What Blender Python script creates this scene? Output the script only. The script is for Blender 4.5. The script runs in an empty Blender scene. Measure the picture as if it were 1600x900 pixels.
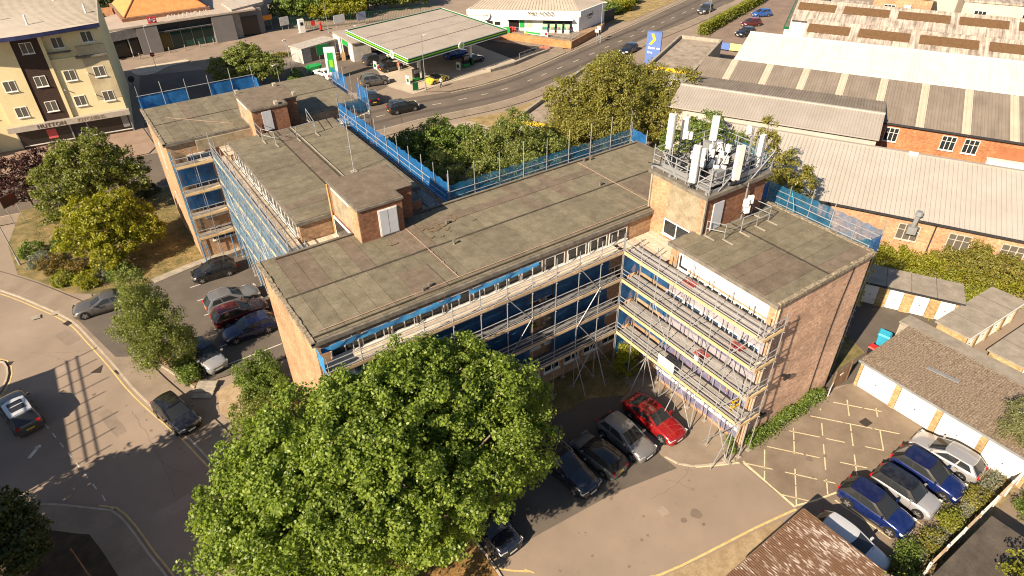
import bpy, math, random
import numpy as np
from mathutils import Matrix, Vector

scene = bpy.context.scene
COL = scene.collection
rad = math.radians

# ---------------------------------------------------------------- camera
# world: X runs along the long wing of the office block, Y across it, metres, camera 36 m up
AZ, DIP, ROLL = rad(34.0), rad(35.8), rad(0.86)
def turn(v, a):
    return Vector((v[0] * math.cos(a) - v[1] * math.sin(a), v[0] * math.sin(a) + v[1] * math.cos(a), v[2]))
_f = turn((0, math.cos(DIP), -math.sin(DIP)), -AZ)
_u = turn((0, math.sin(DIP), math.cos(DIP)), -AZ)
_r = turn((1, 0, 0), -AZ)
_R = _r * math.cos(ROLL) - _u * math.sin(ROLL)
_U = _r * math.sin(ROLL) + _u * math.cos(ROLL)
cam_data = bpy.data.cameras.new('camera')
cam = bpy.data.objects.new('camera', cam_data)
COL.objects.link(cam)
cam_data.sensor_width = 36
cam_data.lens = 36 * 1030 / 1600
cam_data.clip_end = 2000
m = Matrix(((_R.x, _U.x, -_f.x, 0), (_R.y, _U.y, -_f.y, 0), (_R.z, _U.z, -_f.z, 36), (0, 0, 0, 1)))
cam.matrix_world = m
scene.camera = cam

# ---------------------------------------------------------------- sky and sun
SUN_EL, SHADOW_AZ = rad(33), rad(14)
world = bpy.data.worlds.new('World')
scene.world = world
world.use_nodes = True
nt = world.node_tree
sky = nt.nodes.new('ShaderNodeTexSky')
sky.sky_type = 'NISHITA'
sky.sun_disc = False
sky.sun_elevation = SUN_EL
sky.sun_rotation = rad(256)
bg = nt.nodes['Background']
bg.inputs[1].default_value = 0.05
nt.links.new(sky.outputs[0], bg.inputs[0])
sun_data = bpy.data.lights.new('sun', 'SUN')
sun_data.energy = 5.0
sun_data.angle = rad(0.5)
sun_data.color = (1.0, 0.82, 0.61)
sun = bpy.data.objects.new('sun', sun_data)
COL.objects.link(sun)
sun.rotation_euler = Vector((math.cos(SHADOW_AZ) * math.cos(SUN_EL), math.sin(SHADOW_AZ) * math.cos(SUN_EL), -math.sin(SUN_EL))).to_track_quat('-Z', 'Y').to_euler()
scene.view_settings.view_transform = 'Standard'
scene.view_settings.look = 'None'
scene.view_settings.gamma = 1
scene.view_settings.use_curve_mapping = False
scene.view_settings.exposure = 1.2
scene.cycles.use_denoising = True
scene.cycles.filter_width = 1.1
scene.cycles.max_bounces = 6
scene.cycles.transparent_max_bounces = 12
scene.cycles.caustics_reflective = False
scene.cycles.caustics_refractive = False

# ---------------------------------------------------------------- materials
MATS = {}
def _new(name):
    mt = bpy.data.materials.new(name)
    mt.use_nodes = True
    n = mt.node_tree.nodes
    MATS[name] = mt
    return mt, n, mt.node_tree.links, n['Principled BSDF']
def c4(c):
    return (c[0], c[1], c[2], 1)
def mat(name, col, rough=.8, var=.18, scale=1.5, col2=None, bump=0., bscale=30., metal=0., rnd=0., spec=.3, coat=0., fine=0., detail=5., lo=.33, hi=.67):
    """plain surface: two colours mixed by noise in world space, a per-object brightness change, fine grain and relief"""
    if name in MATS: return MATS[name]
    mt, n, l, b = _new(name)
    b.inputs['Roughness'].default_value = rough
    b.inputs['Metallic'].default_value = metal
    b.inputs['Specular IOR Level'].default_value = spec
    b.inputs['Coat Weight'].default_value = coat
    b.inputs['Coat Roughness'].default_value = .04
    geo = n.new('ShaderNodeNewGeometry')
    nz = n.new('ShaderNodeTexNoise'); nz.inputs['Scale'].default_value = scale; nz.inputs['Detail'].default_value = detail
    nz.inputs['Roughness'].default_value = .62
    l.new(geo.outputs['Position'], nz.inputs['Vector'])
    rp = n.new('ShaderNodeValToRGB')
    rp.color_ramp.elements[0].position = lo; rp.color_ramp.elements[1].position = hi
    if col2 is None:
        ca = [c * (1 - var) for c in col]; cb_ = [c * (1 + var) for c in col]
    else:
        ca, cb_ = col, col2
    rp.color_ramp.elements[0].color = c4(ca); rp.color_ramp.elements[1].color = c4(cb_)
    l.new(nz.outputs['Fac'], rp.inputs[0])
    out = rp.outputs[0]
    if fine:
        nf = n.new('ShaderNodeTexNoise'); nf.inputs['Scale'].default_value = 14; nf.inputs['Detail'].default_value = 3
        l.new(geo.outputs['Position'], nf.inputs['Vector'])
        mr = n.new('ShaderNodeMapRange'); mr.inputs[1].default_value = .3; mr.inputs[2].default_value = .7
        mr.inputs[3].default_value = 1 - fine; mr.inputs[4].default_value = 1 + fine
        l.new(nf.outputs['Fac'], mr.inputs[0])
        mx = n.new('ShaderNodeMix'); mx.data_type = 'RGBA'; mx.blend_type = 'MULTIPLY'; mx.inputs[0].default_value = 1
        l.new(out, mx.inputs[6]); l.new(mr.outputs[0], mx.inputs[7]); out = mx.outputs[2]
    if rnd:
        oi = n.new('ShaderNodeObjectInfo')
        mr = n.new('ShaderNodeMapRange'); mr.inputs[3].default_value = 1 - rnd; mr.inputs[4].default_value = 1 + rnd
        l.new(oi.outputs['Random'], mr.inputs[0])
        mx = n.new('ShaderNodeMix'); mx.data_type = 'RGBA'; mx.blend_type = 'MULTIPLY'; mx.inputs[0].default_value = 1
        l.new(out, mx.inputs[6]); l.new(mr.outputs[0], mx.inputs[7]); out = mx.outputs[2]
    l.new(out, b.inputs['Base Color'])
    if bump:
        nb = n.new('ShaderNodeTexNoise'); nb.inputs['Scale'].default_value = bscale; nb.inputs['Detail'].default_value = 4
        l.new(geo.outputs['Position'], nb.inputs['Vector'])
        bp = n.new('ShaderNodeBump'); bp.inputs['Strength'].default_value = bump; bp.inputs['Distance'].default_value = .03
        l.new(nb.outputs['Fac'], bp.inputs['Height']); l.new(bp.outputs[0], b.inputs['Normal'])
    return mt
def wall_uv(n, l):
    """(along the wall, height) for a wall of any heading"""
    geo = n.new('ShaderNodeNewGeometry')
    cr = n.new('ShaderNodeVectorMath'); cr.operation = 'CROSS_PRODUCT'; cr.inputs[0].default_value = (0, 0, 1)
    l.new(geo.outputs['True Normal'], cr.inputs[1])
    dt = n.new('ShaderNodeVectorMath'); dt.operation = 'DOT_PRODUCT'
    l.new(cr.outputs[0], dt.inputs[0]); l.new(geo.outputs['Position'], dt.inputs[1])
    sp = n.new('ShaderNodeSeparateXYZ'); l.new(geo.outputs['Position'], sp.inputs[0])
    cb = n.new('ShaderNodeCombineXYZ'); l.new(dt.outputs['Value'], cb.inputs[0]); l.new(sp.outputs[2], cb.inputs[1])
    return geo, cb
def brick(name, c1, c2, mortar, bw=.225, bh=.075, wear=.25):
    if name in MATS: return MATS[name]
    mt, n, l, b = _new(name)
    b.inputs['Roughness'].default_value = .9; b.inputs['Specular IOR Level'].default_value = .15
    geo, uv = wall_uv(n, l)
    br = n.new('ShaderNodeTexBrick')
    br.inputs['Scale'].default_value = 1; br.inputs['Brick Width'].default_value = bw; br.inputs['Row Height'].default_value = bh
    br.inputs['Mortar Size'].default_value = .006; br.inputs['Mortar Smooth'].default_value = .3; br.inputs['Bias'].default_value = 0.
    br.inputs['Color1'].default_value = c4(c1); br.inputs['Color2'].default_value = c4(c2); br.inputs['Mortar'].default_value = c4(mortar)
    l.new(uv.outputs[0], br.inputs['Vector'])
    nz = n.new('ShaderNodeTexNoise'); nz.inputs['Scale'].default_value = .55; nz.inputs['Detail'].default_value = 6
    l.new(geo.outputs['Position'], nz.inputs['Vector'])
    mr = n.new('ShaderNodeMapRange'); mr.inputs[1].default_value = .3; mr.inputs[2].default_value = .7
    mr.inputs[3].default_value = 1 - wear; mr.inputs[4].default_value = 1 + wear * .6
    l.new(nz.outputs['Fac'], mr.inputs[0])
    mx = n.new('ShaderNodeMix'); mx.data_type = 'RGBA'; mx.blend_type = 'MULTIPLY'; mx.inputs[0].default_value = 1
    l.new(br.outputs['Color'], mx.inputs[6]); l.new(mr.outputs[0], mx.inputs[7])
    # single bricks that are darker or paler than their neighbours
    sc = n.new('ShaderNodeVectorMath'); sc.operation = 'MULTIPLY'; sc.inputs[1].default_value = (1 / bw * .8, 1 / bh * .33, 1)
    l.new(uv.outputs[0], sc.inputs[0])
    n2 = n.new('ShaderNodeTexNoise'); n2.inputs['Scale'].default_value = 1; n2.inputs['Detail'].default_value = 2
    l.new(sc.outputs[0], n2.inputs['Vector'])
    m2 = n.new('ShaderNodeMapRange'); m2.inputs[1].default_value = .3; m2.inputs[2].default_value = .7; m2.inputs[3].default_value = .72; m2.inputs[4].default_value = 1.22
    l.new(n2.outputs['Fac'], m2.inputs[0])
    mx2 = n.new('ShaderNodeMix'); mx2.data_type = 'RGBA'; mx2.blend_type = 'MULTIPLY'; mx2.inputs[0].default_value = 1
    l.new(mx.outputs[2], mx2.inputs[6]); l.new(m2.outputs[0], mx2.inputs[7])
    l.new(mx2.outputs[2], b.inputs['Base Color'])
    bp = n.new('ShaderNodeBump'); bp.inputs['Strength'].default_value = .5; bp.inputs['Distance'].default_value = .012; bp.invert = True
    l.new(br.outputs['Fac'], bp.inputs['Height']); l.new(bp.outputs[0], b.inputs['Normal'])
    return mt
def glass(name, col=(.02, .025, .03), rough=.06):
    if name in MATS: return MATS[name]
    mt, n, l, b = _new(name)
    b.inputs['Base Color'].default_value = c4(col); b.inputs['Roughness'].default_value = rough
    b.inputs['Specular IOR Level'].default_value = .5
    return mt
def paint(name, col, metal=.0, rough=.25, coat=1., flake=0.):
    if name in MATS: return MATS[name]
    mt, n, l, b = _new(name)
    b.inputs['Base Color'].default_value = c4(col); b.inputs['Metallic'].default_value = metal
    b.inputs['Roughness'].default_value = rough; b.inputs['Coat Weight'].default_value = coat; b.inputs['Coat Roughness'].default_value = .03
    # a thin film of road dust
    geo = n.new('ShaderNodeNewGeometry'); nz = n.new('ShaderNodeTexNoise'); nz.inputs['Scale'].default_value = 3; nz.inputs['Detail'].default_value = 6
    l.new(geo.outputs['Position'], nz.inputs['Vector'])
    rp = n.new('ShaderNodeValToRGB'); rp.color_ramp.elements[0].position = .45; rp.color_ramp.elements[1].position = .8
    rp.color_ramp.elements[0].color = c4(col); rp.color_ramp.elements[1].color = c4([c * .9 + .02 for c in col])
    l.new(nz.outputs['Fac'], rp.inputs[0]); l.new(rp.outputs[0], b.inputs['Base Color'])
    return mt
def leafmat(name, dark, light, trans=.35, dry=None):
    if name in MATS: return MATS[name]
    mt, n, l, b = _new(name)
    geo = n.new('ShaderNodeNewGeometry')
    rp = n.new('ShaderNodeValToRGB')
    e = rp.color_ramp.elements
    e[0].position = 0; e[0].color = c4(dark); e[1].position = .93; e[1].color = c4(light)
    if dry:
        x = e.new(1.); x.color = c4(dry); e[1].position = .86 if e[1].position > .9 else e[1].position
    nz = n.new('ShaderNodeTexNoise'); nz.inputs['Scale'].default_value = .9; nz.inputs['Detail'].default_value = 3
    l.new(geo.outputs['Position'], nz.inputs['Vector'])
    ad = n.new('ShaderNodeMath'); ad.operation = 'MULTIPLY_ADD'; ad.inputs[1].default_value = .55; 
    l.new(geo.outputs['Random Per Island'], ad.inputs[0])
    mu = n.new('ShaderNodeMath'); mu.operation = 'MULTIPLY'; mu.inputs[1].default_value = .5
    l.new(nz.outputs['Fac'], mu.inputs[0]); l.new(mu.outputs[0], ad.inputs[2])
    l.new(ad.outputs[0], rp.inputs[0])
    b.inputs['Roughness'].default_value = .42; b.inputs['Specular IOR Level'].default_value = .4
    l.new(rp.outputs[0], b.inputs['Base Color'])
    tr = n.new('ShaderNodeBsdfTranslucent')
    hs = n.new('ShaderNodeHueSaturation'); hs.inputs['Saturation'].default_value = 1.15; hs.inputs['Value'].default_value = 1.5
    l.new(rp.outputs[0], hs.inputs['Color']); l.new(hs.outputs[0], tr.inputs['Color'])
    mx = n.new('ShaderNodeMixShader'); mx.inputs[0].default_value = trans
    l.new(b.outputs[0], mx.inputs[1]); l.new(tr.outputs[0], mx.inputs[2])
    l.new(mx.outputs[0], n['Material Output'].inputs[0])
    return mt
def netmat(name, col, open_=.35):
    if name in MATS: return MATS[name]
    mt, n, l, b = _new(name)
    b.inputs['Base Color'].default_value = c4(col); b.inputs['Roughness'].default_value = .6
    geo = n.new('ShaderNodeNewGeometry'); nz = n.new('ShaderNodeTexNoise'); nz.inputs['Scale'].default_value = 1.3; nz.inputs['Detail'].default_value = 5
    l.new(geo.outputs['Position'], nz.inputs['Vector'])
    rp = n.new('ShaderNodeValToRGB'); rp.color_ramp.elements[0].position = .3; rp.color_ramp.elements[1].position = .75
    rp.color_ramp.elements[0].color = c4([c * .75 for c in col]); rp.color_ramp.elements[1].color = c4([min(1, c * 1.3 + .01) for c in col])
    l.new(nz.outputs['Fac'], rp.inputs[0]); l.new(rp.outputs[0], b.inputs['Base Color'])
    tl = n.new('ShaderNodeBsdfTranslucent'); l.new(rp.outputs[0], tl.inputs[0])
    m1 = n.new('ShaderNodeMixShader'); m1.inputs[0].default_value = .5
    l.new(b.outputs[0], m1.inputs[1]); l.new(tl.outputs[0], m1.inputs[2])
    tp = n.new('ShaderNodeBsdfTransparent')
    mr = n.new('ShaderNodeMapRange'); mr.inputs[1].default_value = .3; mr.inputs[2].default_value = .7
    mr.inputs[3].default_value = max(0, open_ - .15); mr.inputs[4].default_value = open_ + .15
    n2 = n.new('ShaderNodeTexNoise'); n2.inputs['Scale'].default_value = 2.5; l.new(geo.outputs['Position'], n2.inputs['Vector'])
    l.new(n2.outputs['Fac'], mr.inputs[0])
    m2 = n.new('ShaderNodeMixShader'); l.new(mr.outputs[0], m2.inputs[0])
    l.new(m1.outputs[0], m2.inputs[1]); l.new(tp.outputs[0], m2.inputs[2])
    l.new(m2.outputs[0], n['Material Output'].inputs[0])
    return mt
def streaked(name, c1, c2, ang, su=2.2, sw=.12, rough=.9, lo=.35, hi=.65, seam=0., seamc=.8):
    """roof sheet with stains running down the slope; ang is the heading of the ridge"""
    if name in MATS: return MATS[name]
    mt, n, l, b = _new(name)
    b.inputs['Roughness'].default_value = rough; b.inputs['Specular IOR Level'].default_value = .2
    geo = n.new('ShaderNodeNewGeometry'); rt = n.new('ShaderNodeVectorRotate'); rt.rotation_type = 'Z_AXIS'; rt.inputs['Angle'].default_value = -ang
    l.new(geo.outputs['Position'], rt.inputs['Vector'])
    sc = n.new('ShaderNodeVectorMath'); sc.operation = 'MULTIPLY'; sc.inputs[1].default_value = (su, sw, sw); l.new(rt.outputs[0], sc.inputs[0])
    nz = n.new('ShaderNodeTexNoise'); nz.inputs['Scale'].default_value = 1; nz.inputs['Detail'].default_value = 5; l.new(sc.outputs[0], nz.inputs['Vector'])
    n2 = n.new('ShaderNodeTexNoise'); n2.inputs['Scale'].default_value = .5; n2.inputs['Detail'].default_value = 4; l.new(geo.outputs['Position'], n2.inputs['Vector'])
    ad = n.new('ShaderNodeMath'); ad.operation = 'MULTIPLY_ADD'; ad.inputs[1].default_value = .6; l.new(nz.outputs['Fac'], ad.inputs[0])
    mu = n.new('ShaderNodeMath'); mu.operation = 'MULTIPLY'; mu.inputs[1].default_value = .4; l.new(n2.outputs['Fac'], mu.inputs[0]); l.new(mu.outputs[0], ad.inputs[2])
    rp = n.new('ShaderNodeValToRGB'); rp.color_ramp.elements[0].position = lo; rp.color_ramp.elements[1].position = hi
    rp.color_ramp.elements[0].color = c4(c1); rp.color_ramp.elements[1].color = c4(c2); l.new(ad.outputs[0], rp.inputs[0])
    out = rp.outputs[0]
    if seam:
        sp = n.new('ShaderNodeSeparateXYZ'); l.new(rt.outputs[0], sp.inputs[0])
        md = n.new('ShaderNodeMath'); md.operation = 'PINGPONG'; md.inputs[1].default_value = seam / 2; l.new(sp.outputs[0], md.inputs[0])
        gt_ = n.new('ShaderNodeMapRange'); gt_.inputs[1].default_value = 0; gt_.inputs[2].default_value = .06; gt_.inputs[3].default_value = seamc; gt_.inputs[4].default_value = 1; l.new(md.outputs[0], gt_.inputs[0])
        mx = n.new('ShaderNodeMix'); mx.data_type = 'RGBA'; mx.blend_type = 'MULTIPLY'; mx.inputs[0].default_value = 1; l.new(out, mx.inputs[6]); l.new(gt_.outputs[0], mx.inputs[7]); out = mx.outputs[2]
    l.new(out, b.inputs['Base Color'])
    return mt
def planks(name, c1, c2, rnd=.2):
    return mat(name, c1, .85, col2=c2, scale=3.2, rnd=rnd, fine=.12)

BRICK = brick('orange brown stock brick', (.43, .265, .155), (.36, .215, .125), (.42, .32, .22))
BRICK_END = brick('pinkish weathered brick', (.61, .39, .275), (.48, .295, .20), (.55, .42, .32), wear=.3)
BRICK_RED = brick('red brown brick', (.27, .115, .065), (.20, .085, .05), (.25, .17, .12))
BRICK_YEL = brick('yellow stock brick', (.46, .33, .16), (.34, .22, .10), (.42, .35, .25))
BRICK_PINK = brick('warm orange brick', (.48, .28, .165), (.40, .22, .13), (.42, .31, .22))
FELT = mat('mineral roof felt', (.118, .102, .070), .95, col2=(.185, .163, .115), scale=1.5, bump=.3, bscale=12, rnd=.11, fine=.2, detail=9)
FELT_BROWN = mat('worn brown roof felt', (.112, .087, .064), .95, col2=(.172, .138, .104), scale=1.5, bump=.3, bscale=12, rnd=.09, fine=.18, detail=9)
FELT_DARK = mat('tarred felt lap', (.05, .043, .033), .9, var=.3, scale=3)
MOSS = mat('mossy stone verge', (.10, .085, .055), .95, col2=(.36, .30, .22), scale=5, bump=.6, bscale=14)
CONC = mat('weathered concrete', (.22, .20, .165), .92, col2=(.36, .32, .26), scale=1.6, bump=.2, fine=.08)
CONC_DARK = mat('dark stained concrete', (.10, .09, .075), .92, col2=(.20, .18, .15), scale=2, bump=.2)
RENDER_STAIN = mat('stained render panel', (.20, .165, .11), .95, col2=(.33, .28, .2), scale=1.6, fine=.2)
WHITE = mat('white paint', (.72, .70, .66), .55, var=.06, scale=1.2)
WHITE_DIRTY = mat('weathered white paint', (.50, .48, .44), .7, col2=(.68, .66, .62), scale=2)
WHITE_GLOSS = mat('white gelcoat', (.74, .73, .70), .35, var=.04, spec=.5)
STEEL = mat('galvanised steel tube', (.36, .375, .395), .42, var=.15, scale=6, metal=.4, rnd=.2)
STEEL_BLUE = mat('blue painted tube', (.10, .25, .46), .5, var=.1, metal=.2)
STEEL_DARK = mat('dark steel', (.045, .045, .05), .5, var=.2, metal=.4)
GREYMETAL = mat('grey metal', (.26, .27, .28), .45, var=.12, metal=.3)
BOARD = planks('scaffold board', (.40, .335, .255), (.54, .465, .37), .22)
BOARD_GREY = planks('weathered grey scaffold board', (.235, .22, .205), (.34, .32, .30), .22)
BOARD_SHADED = planks('shade darkened scaffold board', (.10, .10, .105), (.17, .165, .165), .25)  # shade on the lower front lifts, put into the board colour
TOE = planks('yellow toe board', (.52, .35, .16), (.68, .50, .27), .15)
WOOD = planks('brown timber', (.12, .075, .045), (.20, .13, .08), .2)
WOOD_PALE = planks('pale dry timber', (.36, .27, .17), (.52, .42, .30), .2)
NET = netmat('blue debris netting', (.02, .185, .50), .18)
NET_FRONT = netmat('navy debris netting', (.015, .125, .32), .12)
NET_OPEN = netmat('faded open debris netting', (.025, .20, .38), .38)
NET_PALE = netmat('pale worn debris netting', (.12, .36, .62), .64)
SHEET_BLUE = mat('blue sheeting', (.03, .17, .42), .45, col2=(.07, .30, .58), scale=2)
GLASS = glass('dark window glass')
GLASS_BLUE = glass('blue tinted glass', (.03, .055, .10))
GLASS_GREEN = glass('green tinted glass', (.008, .045, .035), .1)
BLACK = mat('black rubber', (.012, .012, .013), .8, var=.2)
PLASTIC_BLACK = mat('black plastic', (.02, .02, .021), .45, var=.1)
ASPHALT = mat('sun bleached asphalt', (.212, .167, .130), .95, col2=(.278, .221, .172), scale=.16, bump=.15, bscale=60, fine=.07, detail=9)
ASPHALT_DARK = mat('patched dark asphalt', (.088, .076, .064), .95, col2=(.125, .106, .088), scale=.3, bump=.15, bscale=60, fine=.09, detail=9)
ASPHALT_ROAD = mat('road asphalt', (.10, .083, .068), .93, col2=(.14, .115, .094), scale=.22, bump=.12, bscale=60, fine=.07, detail=9)
TARMAC_BLACK = mat('new black tarmac', (.032, .030, .029), .9, var=.18, scale=.5, fine=.1)
PAVING = mat('pavement asphalt', (.19, .152, .115), .95, col2=(.26, .21, .16), scale=.5, bump=.15, fine=.08, detail=8)
CONCRETE_PAD = mat('forecourt concrete', (.36, .31, .24), .9, col2=(.46, .40, .32), scale=.25, fine=.06, detail=8)
KERB = mat('concrete kerb', (.30, .255, .195), .9, col2=(.42, .365, .29), scale=2)
YELLOW = mat('worn yellow road paint', (.42, .31, .13), .85, col2=(.62, .47, .21), scale=4, fine=.2)
YELLOW_PALE = mat('faded pale yellow paint', (.46, .38, .23), .85, col2=(.66, .57, .37), scale=5, fine=.25)
WHITELINE = mat('worn white road paint', (.42, .39, .34), .85, col2=(.68, .65, .58), scale=4)
EARTH = mat('bare dry soil', (.16, .105, .06), .98, col2=(.30, .21, .125), scale=1.2, bump=.6, bscale=18, fine=.15)
DRYGRASS = mat('parched lawn', (.17, .125, .05), .98, col2=(.34, .26, .125), scale=.8, bump=.8, bscale=25, fine=.22, detail=8)
GRASS_MIX = mat('patchy lawn', (.085, .085, .03), .98, col2=(.27, .20, .09), scale=.7, bump=.8, bscale=25, fine=.25, detail=8)
RED = mat('red paint', (.5, .03, .025), .5, var=.08)
GREEN = mat('bright green paint', (.02, .30, .06), .45, var=.06)
GREEN_DARK = mat('dark green panel', (.005, .10, .03), .4, var=.06)
GREEN_LIME = mat('lime green panel', (.22, .50, .03), .45, var=.06)
YELLOWP = mat('yellow paint', (.80, .50, .03), .5, var=.06)
BLUEP = mat('blue sign panel', (.10, .17, .42), .45, var=.05)
CYANP = mat('cyan plastic', (.04, .38, .55), .5, var=.08)

# ---------------------------------------------------------------- building blocks
FRAME = {}           # empty name -> (loc, rz): children are modelled in this frame
def tag(o, label=None, cat=None, group=None, kind=None):
    if label: o['label'] = label
    if cat: o['category'] = cat
    if group: o['group'] = group
    if kind: o['kind'] = kind
    return o
def thing(name, label, cat, loc=(0, 0, 0), rz=0., group=None):
    o = bpy.data.objects.new(name, None)
    o.empty_display_size = .3
    COL.objects.link(o)
    o.location = loc; o.rotation_euler = (0, 0, rz)
    FRAME[o.name] = (Vector(loc), rz)
    return tag(o, label, cat, group)
def top(o):
    while o.parent: o = o.parent
    return o
def to_local(parent, vs):
    if parent is None: return vs
    t = top(parent)
    if t.name not in FRAME: return vs
    L, rz = FRAME[t.name]
    a = np.asarray(vs, float) - np.array(L)
    c, s = math.cos(-rz), math.sin(-rz)
    return np.stack([a[:, 0] * c - a[:, 1] * s, a[:, 0] * s + a[:, 1] * c, a[:, 2]], 1)
def link(name, me, parent=None, mt=None):
    o = bpy.data.objects.new(name, me)
    COL.objects.link(o)
    if parent is not None: o.parent = parent
    if mt is not None:
        if len(me.materials) == 0: me.materials.append(mt)
        if me.materials[0] != mt:
            o.material_slots[0].link = 'OBJECT'; o.material_slots[0].material = mt
    return o
def smooth(me, ang=40):
    me.shade_smooth(); me.set_sharp_from_angle(angle=rad(ang))
class MB:
    """collects boxes, bars and sheets and links them as one mesh object"""
    def __init__(s): s.v = []; s.f = []; s.mi = []
    def add(s, vs, fs, mi=0):
        k = len(s.v); s.v += [tuple(v) for v in vs]
        s.f += [tuple(i + k for i in f) for f in fs]; s.mi += [mi] * len(fs)
        return s
    def box(s, x0, x1, y0, y1, z0, z1, mi=0):
        return s.add([(x0, y0, z0), (x1, y0, z0), (x1, y1, z0), (x0, y1, z0), (x0, y0, z1), (x1, y0, z1), (x1, y1, z1), (x0, y1, z1)],
                     [(3, 2, 1, 0), (4, 5, 6, 7), (0, 1, 5, 4), (1, 2, 6, 5), (2, 3, 7, 6), (3, 0, 4, 7)], mi)
    def obox(s, c, d, yaw=0., pitch=0., mi=0):
        R = Matrix.Rotation(yaw, 3, 'Z') @ Matrix.Rotation(pitch, 3, 'Y')
        P = [Vector(c) + R @ Vector((sx * d[0] / 2, sy * d[1] / 2, sz * d[2] / 2)) for sz in (-1, 1) for sx, sy in ((-1, -1), (1, -1), (1, 1), (-1, 1))]
        return s.add(P, [(3, 2, 1, 0), (4, 5, 6, 7), (0, 1, 5, 4), (1, 2, 6, 5), (2, 3, 7, 6), (3, 0, 4, 7)], mi)
    def cyl(s, p, q, r, n=8, r2=None, mi=0):
        p, q = Vector(p), Vector(q); r2 = r if r2 is None else r2
        d = (q - p).normalized(); a = d.orthogonal().normalized(); b = d.cross(a)
        vs = [p + (a * math.cos(t) + b * math.sin(t)) * r for t in [2 * math.pi * i / n for i in range(n)]]
        vs += [q + (a * math.cos(t) + b * math.sin(t)) * r2 for t in [2 * math.pi * i / n for i in range(n)]]
        fs = [(i, (i + 1) % n, n + (i + 1) % n, n + i) for i in range(n)] + [tuple(range(n))[::-1], tuple(range(n, 2 * n))]
        return s.add(vs, fs, mi)
    def path(s, pts, r, n=6, mi=0):
        for a, b in zip(pts, pts[1:]): s.cyl(a, b, r, n, mi=mi)
        return s
    def prism(s, poly, z0, z1, mi=0):
        n = len(poly)
        A = sum(poly[i][0] * poly[(i + 1) % n][1] - poly[(i + 1) % n][0] * poly[i][1] for i in range(n))
        if A < 0: poly = poly[::-1]
        vs = [(x, y, z0) for x, y in poly] + [(x, y, z1) for x, y in poly]
        return s.add(vs, [tuple(range(n))[::-1], tuple(range(n, 2 * n))] + [(i, (i + 1) % n, n + (i + 1) % n, n + i) for i in range(n)], mi)
    def quad(s, a, b, c, d, mi=0): return s.add([a, b, c, d], [(0, 1, 2, 3)], mi)
    def slab(s, a, b, c, d, t, mi=0):
        """quad a b c d with thickness t below it"""
        a, b, c, d = map(Vector, (a, b, c, d)); nrm = (b - a).cross(d - a).normalized()
        lo = [v - nrm * t for v in (a, b, c, d)]
        return s.add([*lo, a, b, c, d], [(3, 2, 1, 0), (4, 5, 6, 7), (0, 1, 5, 4), (1, 2, 6, 5), (2, 3, 7, 6), (3, 0, 4, 7)], mi)
    def mesh(s, name, mats, parent=None, world=True, sm=None):
        me = bpy.data.meshes.new(name)
        v = to_local(parent, s.v) if (world and parent is not None) else s.v
        me.from_pydata([tuple(map(float, p)) for p in v], [], s.f)
        for mt in (mats if isinstance(mats, (list, tuple)) else [mats]): me.materials.append(mt)
        if any(s.mi): me.polygons.foreach_set('material_index', s.mi)
        me.update()
        if sm: smooth(me, sm)
        return me
    def build(s, name, mats, parent=None, world=True, sm=None):
        return link(name, s.mesh(name, mats, parent, world, sm), parent)
def sheet(name, poly, z, mt, parent=None, kind=None):
    """flat ground sheet with a body below it"""
    me = bpy.data.meshes.new(name)
    n = len(poly)
    A = sum(poly[i][0] * poly[(i + 1) % n][1] - poly[(i + 1) % n][0] * poly[i][1] for i in range(n))
    if A < 0: poly = poly[::-1]
    me.from_pydata([tuple(map(float, q)) for q in to_local(parent, [(x, y, z) for x, y in poly])], [], [tuple(range(n))])
    me.materials.append(mt)
    o = link(name, me, parent)
    if kind: o['kind'] = kind
    return o
_unit = {}
def unit_box(mt):
    if ('b', mt.name) not in _unit:
        _unit['b', mt.name] = MB().box(-.5, .5, -.5, .5, -.5, .5).mesh('block', mt)
    return _unit['b', mt.name]
def unit_tube(mt, n=7):
    if ('t', mt.name) not in _unit:
        _unit['t', mt.name] = MB().cyl((0, 0, 0), (0, 0, 1), 1, n).mesh('tube', mt, sm=50)
    return _unit['t', mt.name]
def _loc(parent, p):
    return Vector(to_local(parent, [tuple(p)])[0]) if parent is not None else Vector(p)
def tube(name, p, q, r, mt, parent, world=True):
    """one straight tube as an object of its own, sharing its mesh"""
    if world: p, q = _loc(parent, p), _loc(parent, q)
    else: p, q = Vector(p), Vector(q)
    d = q - p
    o = link(name, unit_tube(mt), parent)
    o.matrix_local = Matrix.Translation(p) @ d.to_track_quat('Z', 'Y').to_matrix().to_4x4() @ Matrix.Diagonal((r, r, d.length, 1))
    return o
def block(name, c, d, mt, parent, yaw=0., world=True, pitch=0.):
    """one box-shaped piece as an object of its own, sharing its mesh"""
    if world and parent is not None:
        c = _loc(parent, c); yaw = yaw - FRAME.get(top(parent).name, (0, 0))[1]
    o = link(name, unit_box(mt), parent)
    o.matrix_local = Matrix.Translation(Vector(c)) @ Matrix.Rotation(yaw, 4, 'Z') @ Matrix.Rotation(pitch, 4, 'Y') @ Matrix.Diagonal((*d, 1))
    return o
def copy_tree(o, parent=None):
    c = o.copy(); COL.objects.link(c); c.parent = parent
    for ch in o.children: copy_tree(ch, c)
    return c
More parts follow.
